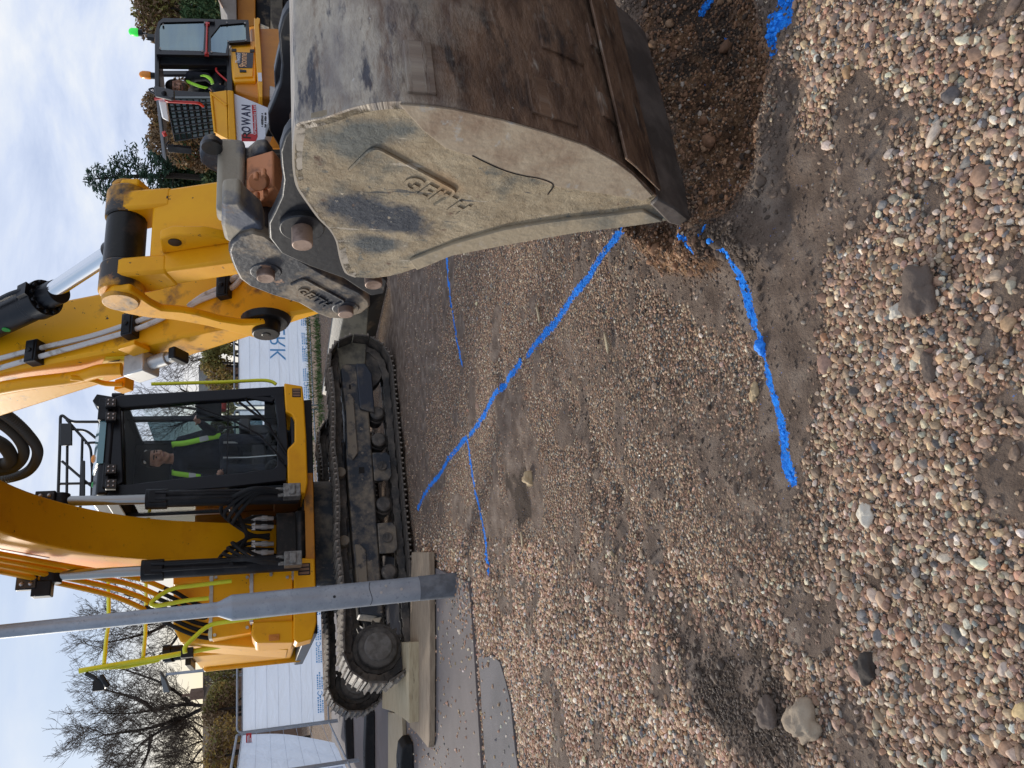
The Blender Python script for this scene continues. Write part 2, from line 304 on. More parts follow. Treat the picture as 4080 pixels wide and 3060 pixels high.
BLUE = [(gpx([(2925, 1000), (2945, 1085), (2970, 1200), (2995, 1290)]), 0.021), (gpx([(3001, 1320), (3012, 1345), (3035, 1470)]), 0.010), (gpx([(3037, 1482), (3070, 1600), (3103, 1735)]), 0.015), (gpx([(3105, 1750), (3122, 1850), (3146, 1905)]), 0.023),
        (gpx([(2500, 900), (2350, 1100), (2230, 1240), (2092, 1415)]), 0.024), (gpx([(2070, 1447), (2000, 1540), (1930, 1655), (1870, 1735)]), 0.023), (gpx([(1855, 1750), (1800, 1822), (1735, 1905), (1660, 2030)]), 0.026),
        (gpx([(1860, 1742), (1880, 1850), (1890, 1930)]), 0.020), (gpx([(1893, 1960), (1912, 2060), (1935, 2180), (1946, 2282)]), 0.021),
        (gpx([(1770, 960), (1790, 1080), (1812, 1260), (1836, 1450)]), 0.022), (gpx([(2385, -40), (2345, 100)]), 0.030), (gpx([(2660, -20), (2640, 20)]), 0.02),
        (gpx([(3170, -60), (3130, 70), (3070, 180)]), 0.040), (gpx([(2752, 912), (2790, 950), (2830, 1010)]), 0.010), (gpx([(2870, 905), (2862, 945)]), 0.007), (gpx([(2905, 965), (2920, 975)]), 0.007), (gpx([(2722, 138), (2726, 150)]), 0.012)]
PATHP = np.array([(GP(1872, 2320).x, GP(1872, 2320).y), (GP(1882, 2420).x, GP(1882, 2420).y), (GP(1901, 2700).x, GP(1901, 2700).y), (GP(1924, 3080).x, GP(1924, 3080).y), (-14.0, 4.75), (-14.0, 17.6), (-3.2, 18.4), (-2.6, 12.0), (-1.75, 7.4)])
PATCHP = gpx([(1908, 2625), (1960, 2605), (1992, 2640), (2036, 2800), (2070, 3080), (2076, 3500), (1958, 3500), (1935, 3080)])
FINEZ = gpx([(3160, -300), (3165, 0), (3150, 250), (3215, 620), (3235, 1000), (3195, 1150), (3205, 1500), (3200, 2000), (3190, 2200), (2900, 2320), (2620, 2280), (2400, 2120), (2150, 2150), (1800, 2150), (1600, 2150), (1480, 1300), (1480, 800), (2000, -600), (2600, -600)])
def fineness(X, Y): return sstep(-0.10, 0.10, sdist(X, Y, FINEZ) + (fbm(X * 6, Y * 6, 3) - 0.5) * 0.3)
def path_sd(X, Y): return np.maximum(sdist(X, Y, PATHP), sdist(X, Y, PATCHP))
def ground_z(X, Y):
    X = np.asarray(X, float); Y = np.asarray(Y, float)
    near = 1 - sstep(9, 14, Y)
    z = (fbm(X * 1.6, Y * 1.6, 3) - 0.5) * 0.06 + (fbm(X * 9, Y * 9, 4) - 0.5) * 0.022
    z = z * (0.25 + 0.75 * near)
    pm = sstep(-0.25, 0.05, path_sd(X, Y)); z = z * (1 - pm) - 0.012 * pm
    for P, wd, dp in RUTS: z = z - dp * np.exp(-(polydist(X, Y, P) / wd) ** 2) * (0.6 + 0.8 * vnoise(X * 14, Y * 14))
    h = sdist(X, Y, HOLE) + (fbm(X * 7, Y * 7, 3) - 0.5) * 0.10
    z = z - 0.19 * sstep(-0.02, 0.24, h) + sstep(-0.06, 0.12, h) * (fbm(X * 30, Y * 30, 3) - 0.5) * 0.035
    z = z + 0.03 * np.exp(-((h + 0.05) / 0.05) ** 2)
    for P, hh in ((MOUND, 0.085), (SPOIL, 0.055)):
        mo = sdist(X, Y, P) + (fbm(X * 9, Y * 9, 3) - 0.5) * 0.08
        z = z + hh * sstep(-0.05, 0.12, mo) * (0.75 + 0.5 * fbm(X * 22, Y * 22, 3))
    # the blade and tracks stand on levelled ground; the site rises a little to the right and at the back
    z = z + 0.22 * sstep(1.2, 3.2, X) * sstep(7.0, 10.0, Y)
    z = z + 0.22 * sstep(14.5, 18.5, Y + 0.25 * X) * sstep(-4, 0, X)
    z = z - 0.02 * sstep(-0.4, 0.1, sdist(X, Y, TRK_PAD))
    return z
T_ANG = rad(29); TD = Vector((math.cos(T_ANG), math.sin(T_ANG), 0)); TN = Vector((math.sin(T_ANG), -math.cos(T_ANG), 0)); TP0 = GP(1620, 1950)
def TS(s, q, z): return TP0 + TD * s + TN * q + Z * z
TRK_PAD = np.array([(TS(s, q, 0).x, TS(s, q, 0).y) for s, q in ((-2.2, 0.1), (2.3, 0.1), (2.3, -2.9), (-2.2, -2.9))])
def gz1(x, y): return float(ground_z(np.array([x]), np.array([y]))[0])
def mudness(X, Y):
    m_ = np.zeros(X.shape)
    for P, a, s in MUDZ: m_ = np.maximum(m_, a * sstep(-s, s, sdist(X, Y, P) + (fbm(X * 5, Y * 5, 3) - 0.5) * 0.35))
    st = fbm(X * 0.9 + 3, Y * 3.2 + 9, 4)          # wheel-streaked mud across the middle of the site
    m_ = np.maximum(m_, 0.75 * sstep(0.50, 0.64, st) * sstep(2.2, 3.2, Y) * (1 - 0.95 * sstep(-0.2, -1.1, X + 0.12 * Y)))
    m_ = np.maximum(m_, 0.8 * sstep(0.60, 0.70, fbm(X * 4.2, Y * 4.2, 4)))
    return m_
def soilness(X, Y):
    return np.maximum(sstep(-0.05, 0.08, sdist(X, Y, HOLE) + (fbm(X * 9, Y * 9, 3) - 0.5) * 0.08), sstep(-0.06, 0.05, sdist(X, Y, MOUND) + (fbm(X * 9, Y * 9, 3) - 0.5) * 0.1))
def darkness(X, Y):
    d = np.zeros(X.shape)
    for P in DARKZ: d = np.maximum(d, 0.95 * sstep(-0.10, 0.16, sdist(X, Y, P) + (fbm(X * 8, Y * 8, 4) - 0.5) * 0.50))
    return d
def blueness(X, Y, soft=0.35):
    b = np.zeros(X.shape)
    for P, wd in BLUE: b = np.maximum(b, 1 - sstep(wd * (1 - soft), wd * (1 + soft), polydist(X, Y, P) + (fbm(X * 28, Y * 28, 3) - 0.5) * wd * 0.7))
    return b
def axis(segs):
    out = []
    for a, b, st in segs: out += list(np.arange(a, b - 1e-9, st))
    return np.array(out + [segs[-1][1]])
gxs = axis([(-700, -100, 100), (-100, -20, 10), (-20, -6, 0.5), (-6, -2.4, 0.06), (-2.4, 2.2, 0.015), (2.2, 6, 0.07), (6, 20, 0.5), (20, 100, 10), (100, 700, 100)])
gys = axis([(-60, -4, 8), (-4, 0.6, 0.4), (0.6, 3.6, 0.013), (3.6, 7, 0.03), (7, 12, 0.08), (12, 22, 0.35), (22, 100, 6), (100, 1000, 100)])
GX, GY = np.meshgrid(gxs, gys); GZ = ground_z(GX, GY)
nx, ny = len(gxs), len(gys)
idx = np.arange(nx * ny).reshape(ny, nx)
fcs = np.stack([idx[:-1, :-1], idx[:-1, 1:], idx[1:, 1:], idx[1:, :-1]], -1).reshape(-1, 4)
me = bpy.data.meshes.new('ground'); me.vertices.add(nx * ny); me.vertices.foreach_set('co', np.stack([GX, GY, GZ], -1).ravel())
me.loops.add(fcs.size); me.loops.foreach_set('vertex_index', fcs.ravel()); me.polygons.add(len(fcs)); me.polygons.foreach_set('loop_start', np.arange(0, fcs.size, 4)); me.polygons.foreach_set('use_smooth', np.ones(len(fcs), bool))
me.update(calc_edges=True)
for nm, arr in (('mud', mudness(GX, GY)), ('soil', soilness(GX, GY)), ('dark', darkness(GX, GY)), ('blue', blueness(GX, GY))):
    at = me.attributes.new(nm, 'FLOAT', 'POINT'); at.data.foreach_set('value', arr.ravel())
ground = bpy.data.objects.new('ground', me); S.collection.objects.link(ground); structure(ground)
gm_ = bpy.data.materials.new('gravel_and_mud'); gm_.use_nodes = True; t = gm_.node_tree; b = t.nodes['Principled BSDF']; k = t.links
b.inputs['Roughness'].default_value = 0.92; b.inputs['Specular IOR Level'].default_value = 0.25
c = nd(t, 'ShaderNodeTexCoord')
dn = nd(t, 'ShaderNodeTexNoise', i_Scale=30, i_Detail=2.0); k.new(c.outputs['Object'], dn.inputs['Vector'])
dv = nd(t, 'ShaderNodeMix', data_type='VECTOR'); dv.inputs[0].default_value = 0.012; k.new(c.outputs['Object'], dv.inputs[4]); k.new(dn.outputs['Color'], dv.inputs[5])
v1 = nd(t, 'ShaderNodeTexVoronoi', i_Scale=85.0); k.new(dv.outputs[1], v1.inputs['Vector'])
PEB = [(0.00, (0.26, 0.165, 0.12)), (0.14, (0.37, 0.255, 0.185)), (0.28, (0.31, 0.205, 0.145)), (0.42, (0.50, 0.385, 0.27)), (0.54, (0.19, 0.20, 0.205)), (0.63, (0.34, 0.20, 0.14)), (0.75, (0.45, 0.325, 0.25)), (0.86, (0.66, 0.60, 0.50)), (0.94, (0.075, 0.08, 0.088))]
pr = ramp(t, [(p_, (c_[0] * 1.25, c_[1] * 1.17, c_[2] * 1.06)) for p_, c_ in PEB], 'CONSTANT'); hs = nd(t, 'ShaderNodeSeparateColor'); k.new(v1.outputs['Color'], hs.inputs[0]); k.new(hs.outputs[0], pr.inputs[0])
edge = nd(t, 'ShaderNodeMapRange'); edge.inputs[1].default_value = 0.28; edge.inputs[2].default_value = 0.62; edge.inputs[3].default_value = 0; edge.inputs[4].default_value = 0.75; k.new(v1.outputs['Distance'], edge.inputs[0])
m1 = nd(t, 'ShaderNodeMix', data_type='RGBA'); k.new(edge.outputs[0], m1.inputs[0]); k.new(pr.outputs[0], m1.inputs[6]); m1.inputs[7].default_value = (0.055, 0.038, 0.028, 1)
mn = nd(t, 'ShaderNodeTexNoise', i_Scale=9, i_Detail=7.0); k.new(c.outputs['Object'], mn.inputs['Vector'])
mudc = ramp(t, [(0.3, (0.105, 0.072, 0.053)), (0.52, (0.185, 0.134, 0.101)), (0.72, (0.29, 0.225, 0.175))]); k.new(mn.outputs['Fac'], mudc.inputs[0])
sn = nd(t, 'ShaderNodeTexNoise', i_Scale=14, i_Detail=7.0, i_Roughness=0.7); k.new(c.outputs['Object'], sn.inputs['Vector'])
soilc = ramp(t, [(0.36, (0.050, 0.030, 0.018)), (0.5, (0.17, 0.088, 0.044)), (0.60, (0.29, 0.165, 0.085)), (0.68, (0.50, 0.40, 0.31))]); k.new(sn.outputs['Fac'], soilc.inputs[0])
hb_ = nd(t, 'ShaderNodeTexNoise', i_Scale=60, i_Detail=4.0); k.new(c.outputs['Object'], hb_.inputs['Vector'])
def attr_mask(nm, amp=0.5):
    a = nd(t, 'ShaderNodeAttribute', attribute_name=nm); n_ = nd(t, 'ShaderNodeMath', operation='MULTIPLY_ADD', i_1=amp, i_2=-amp / 2); k.new(sn.outputs['Fac'], n_.inputs[0])
    s_ = nd(t, 'ShaderNodeMath', operation='ADD'); k.new(a.outputs['Fac'], s_.inputs[0]); k.new(n_.outputs[0], s_.inputs[1])
    r_ = nd(t, 'ShaderNodeMapRange'); r_.inputs[1].default_value = 0.35; r_.inputs[2].default_value = 0.65; k.new(s_.outputs[0], r_.inputs[0]); return r_.outputs[0]
def over(fac, a, bcol):
    q = nd(t, 'ShaderNodeMix', data_type='RGBA'); k.new(fac, q.inputs[0]); k.new(a, q.inputs[6])
    if isinstance(bcol, tuple): q.inputs[7].default_value = bcol
    else: k.new(bcol, q.inputs[7])
    return q.outputs[2]
def paint_mask():
    a = nd(t, 'ShaderNodeAttribute', attribute_name='blue'); g = nd(t, 'ShaderNodeTexNoise', i_Scale=150, i_Detail=3.0); k.new(c.outputs['Object'], g.inputs['Vector']); g2 = nd(t, 'ShaderNodeTexNoise', i_Scale=26, i_Detail=3.0); k.new(c.outputs['Object'], g2.inputs['Vector'])
    s1 = nd(t, 'ShaderNodeMath', operation='MULTIPLY_ADD', i_1=1.9, i_2=-1.02); k.new(g.outputs['Fac'], s1.inputs[0]); s3 = nd(t, 'ShaderNodeMath', operation='MULTIPLY_ADD', i_1=1.1, i_2=-.55); k.new(g2.outputs['Fac'], s3.inputs[0])
    s2 = nd(t, 'ShaderNodeMath', operation='ADD'); k.new(a.outputs['Fac'], s2.inputs[0]); k.new(s1.outputs[0], s2.inputs[1]); s4 = nd(t, 'ShaderNodeMath', operation='ADD'); k.new(s2.outputs[0], s4.inputs[0]); k.new(s3.outputs[0], s4.inputs[1])
    r_ = nd(t, 'ShaderNodeMapRange'); r_.inputs[1].default_value = 0.42; r_.inputs[2].default_value = 0.60; k.new(s4.outputs[0], r_.inputs[0]); return r_.outputs[0]
paintc = ramp(t, [(0.35, (0.012, 0.18, 0.74)), (0.6, (0.020, 0.29, 0.98))]); k.new(hb_.outputs['Fac'], paintc.inputs[0])
mudm = attr_mask('mud', 0.9)
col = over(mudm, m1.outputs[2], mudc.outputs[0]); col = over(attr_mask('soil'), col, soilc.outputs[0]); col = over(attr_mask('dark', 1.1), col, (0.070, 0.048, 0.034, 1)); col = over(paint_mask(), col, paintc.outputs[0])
k.new(col, b.inputs['Base Color'])
inv = nd(t, 'ShaderNodeMath', operation='SUBTRACT', i_0=1.0); k.new(mudm, inv.inputs[1])
ed = nd(t, 'ShaderNodeMath', operation='MULTIPLY', i_1=-1.0); k.new(v1.outputs['Distance'], ed.inputs[0])
em = nd(t, 'ShaderNodeMath', operation='MULTIPLY'); k.new(ed.outputs[0], em.inputs[0]); k.new(inv.outputs[0], em.inputs[1])
hb = nd(t, 'ShaderNodeTexNoise', i_Scale=70, i_Detail=6.0, i_Roughness=0.65); k.new(c.outputs['Object'], hb.inputs['Vector'])
hsum = nd(t, 'ShaderNodeMath', operation='ADD'); k.new(em.outputs[0], hsum.inputs[0]); k.new(hb.outputs['Fac'], hsum.inputs[1])
bp = nd(t, 'ShaderNodeBump', i_Strength=1.0, i_Distance=0.02); k.new(hsum.outputs[0], bp.inputs['Height']); k.new(bp.outputs[0], b.inputs['Normal'])
me.materials.append(gm_)
# tarmac path, a second strip of tarmac along its edge
def sheet(name, P, z, m_, n_sub=60, wob=0.03):
    P = [Vector((a[0], a[1], 0)) for a in P]; pts = []
    for i in range(len(P)):
        a, b_ = P[i], P[(i + 1) % len(P)]; ns = max(1, int(min((a - b_).length, 14) / 0.12))
        for j in range(ns):
            p = a.lerp(b_, j / ns); d = (b_ - a).normalized(); nn = Vector((d.y, -d.x, 0)); pts.append(p + nn * (float(fbm(np.array([p.x * 3.1]), np.array([p.y * 3.1]), 4)[0]) - 0.5) * wob + Z * z)
    mb = MB(); mb.add(pts + [p - Z * 0.12 for p in pts], [list(range(len(pts)))] + [(i, i + len(pts), (i + 1) % len(pts) + len(pts), (i + 1) % len(pts)) for i in range(len(pts))])
    return structure(obj(name, mb, m_, smooth=False))
TAR = mat('weathered_tarmac', (0.175, 0.148, 0.140), 0.9, 0, (0.14, 0.118, 0.112), 1.2, 0.42, 0.62, col3=(0.10, 0.085, 0.075), n3=26, lo3=0.66, hi3=0.72, bump=0.25, bscale=160)
TAR2 = mat('dark_tarmac', (0.15, 0.135, 0.135), 0.9, 0, (0.11, 0.10, 0.10), 2.2, 0.42, 0.62, bump=0.3, bscale=150)
sheet('path', PATHP, 0.012, TAR, wob=0.03)
sheet('path_patch', PATCHP, 0.004, TAR2, wob=0.10)
# ------------------------------------------------------------------ loose gravel: one object, instanced pebbles
def scatter(step, y0, y1, kx, off, smin, smax):
    pts = []
    for y in np.arange(y0, y1, step):
        hw = kx * y + off; xs = np.arange(-hw, hw, step)
        pts.append(np.stack([xs + RNG.uniform(-.5, .5, len(xs)) * step, y + RNG.uniform(-.5, .5, len(xs)) * step], -1))
    p = np.concatenate(pts); s = RNG.uniform(smin, smax, len(p)) * np.where(RNG.random(len(p)) < 0.06, 1.5, 1.0); return p, s
bands = [scatter(0.0138, 0.95, 2.8, 0.60, 0.25, 0.0052, 0.0108), scatter(0.0110, 0.95, 2.5, 0.60, 0.2, 0.0028, 0.0052), scatter(0.0150, 2.8, 4.8, 0.58, 0.2, 0.0058, 0.0098), scatter(0.024, 4.8, 8.6, 0.56, 0.2, 0.0075, 0.0120)]
PP = np.concatenate([b_[0] for b_ in bands]); PS = np.concatenate([b_[1] for b_ in bands])
big = RNG.random(len(PP)); PS = np.where((big < 0.010) & (PP[:, 1] < 3.5), PS * 1.7, PS); PS = np.where((big > 0.9988) & (PP[:, 1] < 4), PS * 2.4, PS)
fi = fineness(PP[:, 0], PP[:, 1]); PS = PS * (1 - 0.42 * fi * (RNG.random(len(PP)) < 0.97))
mu = mudness(PP[:, 0], PP[:, 1]); so = soilness(PP[:, 0], PP[:, 1]); da = darkness(PP[:, 0], PP[:, 1]); psd = path_sd(PP[:, 0], PP[:, 1])
left = sstep(-0.3, -1.3, PP[:, 0] + 0.2 * PP[:, 1] - 0.2)
dens = (0.03 + 0.80 * (1 - mu) ** 1.6) * (1 - 0.72 * so) * (1 - 0.70 * da) * (1 - 0.30 * fi)
dens = np.where(psd > 0, 0.035 + 0.55 * np.exp(-((PP[:, 0] - GP(1880, 2330).x) / 0.35) ** 2 - ((PP[:, 1] - GP(1880, 2330).y) / 0.5) ** 2), dens)
dens = np.where(sdist(PP[:, 0], PP[:, 1], TRK_PAD) > 0, 0.0, dens)
keep = RNG.random(len(PP)) < dens
PP, PS, mu, so, psd, da, fi = PP[keep], PS[keep], mu[keep], so[keep], psd[keep], da[keep], fi[keep]
PZ = np.where(sdist(PP[:, 0], PP[:, 1], PATHP) > 0, 0.012, np.where(psd > 0, 0.004, ground_z(PP[:, 0], PP[:, 1])))
CP, CS = scatter(0.0095, 1.5, 3.6, 0.62, 0.2, 0.0024, 0.0068)
c_so = soilness(CP[:, 0], CP[:, 1]); c_da = darkness(CP[:, 0], CP[:, 1]); c_mu = mudness(CP[:, 0], CP[:, 1])
hd = np.exp(-(sdist(CP[:, 0], CP[:, 1], HOLE) / 0.10) ** 2)
ck = RNG.random(len(CP)) < np.clip(np.maximum(0.62 * c_so, 0.6 * c_da) + 0.5 * hd + 0.06 * c_mu + 0.5 * sstep(-.05, .1, sdist(CP[:, 0], CP[:, 1], SPOIL)), 0, .8)
ck &= path_sd(CP[:, 0], CP[:, 1]) < 0
CP, CS, c_so, c_da = CP[ck], CS[ck] * RNG.choice([1.0, 1.9, 3.0], ck.sum(), p=[.935, .055, .01]), c_so[ck], c_da[ck]
n0 = len(PP); PP = np.concatenate([PP, CP]); PS = np.concatenate([PS, CS]); PZ = np.concatenate([PZ, ground_z(CP[:, 0], CP[:, 1])])
mu2_ = np.zeros(len(CP)); mu = np.r_[mu, mu2_]; so = np.r_[so, mu2_]; da = np.r_[da, mu2_]; fi = np.r_[fi, mu2_]
n = len(PP); ar = np.stack([RNG.uniform(0.85, 1.35, n), RNG.uniform(0.7, 1.0, n), RNG.uniform(0.5, 0.85, n)], -1)
pal = np.array([c_ for _, c_ in PEB]); wts = np.array([.12, .17, .15, .18, .075, .08, .12, .105, .035]); wts /= wts.sum()
ci = RNG.choice(len(pal), n, p=wts); pc = pal[ci] * RNG.uniform(0.72, 1.35, (n, 1)) * np.stack([RNG.normal(1, .06, n), np.ones(n), RNG.normal(1, .08, n)], -1)
mu2 = np.maximum(mu, 0.45 * fi)
pc = pc * (1 - 0.6 * mu2[:, None]) + np.array([0.185, 0.138, 0.108]) * 0.6 * mu2[:, None]
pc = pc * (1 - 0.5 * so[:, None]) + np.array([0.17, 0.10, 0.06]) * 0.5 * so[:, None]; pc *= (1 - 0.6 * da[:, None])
spal = np.array([(0.24, 0.122, 0.064), (0.34, 0.175, 0.090), (0.15, 0.086, 0.050), (0.42, 0.245, 0.135), (0.06, 0.040, 0.028), (0.42, 0.34, 0.27)])
sc_ = spal[RNG.choice(6, n - n0, p=[.27, .22, .22, .12, .13, .04])] * RNG.uniform(.75, 1.25, (n - n0, 1)); nr_ = sstep(2.5, 1.8, PP[:n0, 1])[:, None]; pc[:n0] *= np.array([1.27, 1.17, 1.04]) * (1 - .10 * nr_); dd_ = RNG.random((n0, 1)) * .5 * nr_; pc[:n0] = pc[:n0] * (1 - dd_) + np.array([.17, .125, .095]) * dd_; gw = np.clip(1 - c_so, 0, 1)[:, None]
pc[n0:] = (sc_ * (1 - gw) + np.array([0.12, 0.085, 0.062]) * RNG.uniform(.6, 1.4, (n - n0, 1)) * gw) * (1 - .38 * c_da[:, None])
bl = (blueness(PP[:, 0], PP[:, 1], 0.6) > 0.5) & (RNG.random(n) < 0.86) & (PS < 0.0125); pc[bl] = np.array([0.020, 0.29, 0.96]) * RNG.uniform(0.55, 1.15, (bl.sum(), 1))
me = bpy.data.meshes.new('loose_gravel'); me.vertices.add(n); me.vertices.foreach_set('co', np.stack([PP[:, 0], PP[:, 1], PZ + PS * 0.12], -1).ravel())
at = me.attributes.new('scl', 'FLOAT_VECTOR', 'POINT'); at.data.foreach_set('vector', (ar * PS[:, None]).ravel())
at = me.attributes.new('rot', 'FLOAT_VECTOR', 'POINT'); at.data.foreach_set('vector', np.stack([RNG.normal(0, 0.35, n), RNG.normal(0, 0.35, n), RNG.uniform(0, 6.28, n)], -1).ravel())
at = me.attributes.new('pcol', 'FLOAT_COLOR', 'POINT'); at.data.foreach_set('color', np.concatenate([pc, np.ones((n, 1))], -1).ravel())
at = me.attributes.new('pick', 'INT', 'POINT'); at.data.foreach_set('value', RNG.integers(0, 7, n).astype(np.int32))
gravel = bpy.data.objects.new('loose_gravel', me); S.collection.objects.link(gravel); stuff(gravel)
pm = bpy.data.materials.new('pebble'); pm.use_nodes = True; t = pm.node_tree; b = t.nodes['Principled BSDF']; b.inputs['Roughness'].default_value = 0.75; b.inputs['Specular IOR Level'].default_value = 0.35
a = nd(t, 'ShaderNodeAttribute', attribute_name='pcol', attribute_type='INSTANCER')
c = nd(t, 'ShaderNodeTexCoord'); nn = nd(t, 'ShaderNodeTexNoise', i_Scale=2.2, i_Detail=5.0); t.links.new(c.outputs['Object'], nn.inputs['Vector'])
rr = nd(t, 'ShaderNodeMapRange'); rr.inputs[1].default_value = 0.3; rr.inputs[2].default_value = 0.7; rr.inputs[3].default_value = 0.72; rr.inputs[4].default_value = 1.22; t.links.new(nn.outputs['Fac'], rr.inputs[0])
hv = nd(t, 'ShaderNodeVectorMath', operation='SCALE'); t.links.new(a.outputs['Color'], hv.inputs[0]); t.links.new(rr.outputs[0], hv.inputs['Scale']); t.links.new(hv.outputs[0], b.inputs['Base Color'])
me.materials.append(pm)
ng = bpy.data.node_groups.new('pebble_scatter', 'GeometryNodeTree')
ng.interface.new_socket('Geometry', in_out='INPUT', socket_type='NodeSocketGeometry'); ng.interface.new_socket('Geometry', in_out='OUTPUT', socket_type='NodeSocketGeometry')
gi = ng.nodes.new('NodeGroupInput'); go = ng.nodes.new('NodeGroupOutput'); jn = ng.nodes.new('GeometryNodeGeometryToInstance')
for v in range(7):
    ic = ng.nodes.new('GeometryNodeMeshIcoSphere'); ic.inputs['Radius'].default_value = 1.0; ic.inputs['Subdivisions'].default_value = 3
    sp = ng.nodes.new('GeometryNodeSetPosition'); pos = ng.nodes.new('GeometryNodeInputPosition'); nz = ng.nodes.new('ShaderNodeTexNoise'); nz.noise_dimensions = '4D'; nz.inputs['W'].default_value = v * 3.7; nz.inputs['Scale'].default_value = 0.75 + 0.12 * (v % 3); nz.inputs['Detail'].default_value = 1.5
    ng.links.new(pos.outputs[0], nz.inputs['Vector'])
    mr = ng.nodes.new('ShaderNodeMapRange'); mr.inputs[1].default_value = 0.25; mr.inputs[2].default_value = 0.75; mr.inputs[3].default_value = 0.62; mr.inputs[4].default_value = 1.38; ng.links.new(nz.outputs['Fac'], mr.inputs[0])
    sc = ng.nodes.new('ShaderNodeVectorMath'); sc.operation = 'SCALE'; ng.links.new(pos.outputs[0], sc.inputs[0]); ng.links.new(mr.outputs[0], sc.inputs['Scale']); ng.links.new(sc.outputs[0], sp.inputs['Position']); ng.links.new(ic.outputs['Mesh'], sp.inputs['Geometry'])
    sh = ng.nodes.new('GeometryNodeSetShadeSmooth'); ng.links.new(sp.outputs[0], sh.inputs[0])
    ms = ng.nodes.new('GeometryNodeSetMaterial'); ms.inputs['Material'].default_value = pm; ng.links.new(sh.outputs[0], ms.inputs[0]); ng.links.new(ms.outputs[0], jn.inputs[0])
ip = ng.nodes.new('GeometryNodeInstanceOnPoints'); ng.links.new(gi.outputs[0], ip.inputs['Points']); ng.links.new(jn.outputs[0], ip.inputs['Instance']); ip.inputs['Pick Instance'].default_value = True
def named(nm, dt):
    q = ng.nodes.new('GeometryNodeInputNamedAttribute'); q.data_type = dt; q.inputs['Name'].default_value = nm; return [o for o in q.outputs if o.enabled][0]
ng.links.new(named('pick', 'INT'), ip.inputs['Instance Index']); ng.links.new(named('scl', 'FLOAT_VECTOR'), ip.inputs['Scale']); ng.links.new(named('rot', 'FLOAT_VECTOR'), ip.inputs['Rotation'])
ng.links.new(ip.outputs[0], go.inputs[0])
mo = gravel.modifiers.new('scatter', 'NODES'); mo.node_group = ng
# ------------------------------------------------------------------ excavator: bucket, quick hitch, stick, boom
EXC = thing('tracked_excavator', 'yellow tracked excavator digging with its muddy bucket, black cab with operator inside', 'excavator', (-1.85, 9.65, 0))
def pw(pts, l): return [PW(x, y, l) for x, y in pts]
BUCK = bpy.data.materials.new('muddy_bucket_steel'); BUCK.use_nodes = True; t = BUCK.node_tree; b = t.nodes['Principled BSDF']; k = t.links
c = nd(t, 'ShaderNodeTexCoord')
def nz(sc, seed, det=7.0, ro=0.65, mp=None):
    n_ = nd(t, 'ShaderNodeTexNoise', i_Scale=sc, i_Detail=det, i_Roughness=ro, noise_dimensions='4D'); n_.inputs['W'].default_value = seed
    if mp:
        q = nd(t, 'ShaderNodeMapping'); q.inputs['Scale'].default_value = mp; k.new(c.outputs['Object'], q.inputs[0]); k.new(q.outputs[0], n_.inputs['Vector'])
    else: k.new(c.outputs['Object'], n_.inputs['Vector'])
    return n_.outputs['Fac']
def thr(s, lo, hi):
    r_ = nd(t, 'ShaderNodeMapRange'); r_.inputs[1].default_value = lo; r_.inputs[2].default_value = hi; k.new(s, r_.inputs[0]); return r_.outputs[0]
def mixc(f_, a_, b_):
    q = nd(t, 'ShaderNodeMix', data_type='RGBA'); k.new(f_, q.inputs[0])
    for i_, v_ in ((6, a_), (7, b_)):
        if isinstance(v_, tuple): q.inputs[i_].default_value = (*v_, 1)
        else: k.new(v_, q.inputs[i_])
    return q.outputs[2]
tan = mixc(thr(nz(9, 2.0), 0.4, 0.65), (0.31, 0.235, 0.145), (0.43, 0.345, 0.225))
side = mixc(thr(nz(3.6, 5.0), 0.52, 0.64), tan, (0.125, 0.125, 0.105))
def spot(pa, pb, r_, inner=0.3, amp=.55):
    '''a stain lying along the line pa-pb on the plate'''
    pa = pa - EXC.location; pb = pb - EXC.location; ax = (pb - pa); ln = ax.length; ax = ax / ln; ce = (pa + pb) / 2
    s1 = nd(t, 'ShaderNodeVectorMath', operation='SUBTRACT'); k.new(c.outputs['Object'], s1.inputs[0]); s1.inputs[1].default_value = ce
    d1 = nd(t, 'ShaderNodeVectorMath', operation='DOT_PRODUCT'); k.new(s1.outputs[0], d1.inputs[0]); d1.inputs[1].default_value = ax * (2 / ln)
    cr_ = nd(t, 'ShaderNodeVectorMath', operation='CROSS_PRODUCT'); k.new(s1.outputs[0], cr_.inputs[0]); cr_.inputs[1].default_value = ax / r_
    l1 = nd(t, 'ShaderNodeVectorMath', operation='LENGTH'); k.new(cr_.outputs[0], l1.inputs[0])
    cm = nd(t, 'ShaderNodeCombineXYZ'); k.new(d1.outputs['Value'], cm.inputs[0]); k.new(l1.outputs['Value'], cm.inputs[1]); l2 = nd(t, 'ShaderNodeVectorMath', operation='LENGTH'); k.new(cm.outputs[0], l2.inputs[0])
    na = nd(t, 'ShaderNodeMath', operation='MULTIPLY_ADD', i_1=amp * 3, i_2=-amp * 1.5); k.new(nz(9, 21.0), na.inputs[0]); sm_ = nd(t, 'ShaderNodeMath', operation='ADD'); k.new(l2.outputs['Value'], sm_.inputs[0]); k.new(na.outputs[0], sm_.inputs[1])
    r2 = nd(t, 'ShaderNodeMapRange'); r2.inputs[1].default_value = 1.0; r2.inputs[2].default_value = inner; k.new(sm_.outputs[0], r2.inputs[0]); return r2.outputs[0]
side = mixc(spot(PW(1240, 800, 0), PW(1760, 915, 0), .105, .62, .5), side, (0.030, 0.038, 0.056))
side = mixc(thr(nz(14, 31.0, 8.0, .75), 0.585, 0.63), side, (0.155, 0.15, 0.125))
side = mixc(thr(nz(55, 33.0), 0.64, 0.68), side, (0.52, 0.44, 0.33))
side = mixc(spot(PW(1620, 985, 0), PW(1360, 960, 0), .07, .5), side, (0.075, 0.085, 0.09))
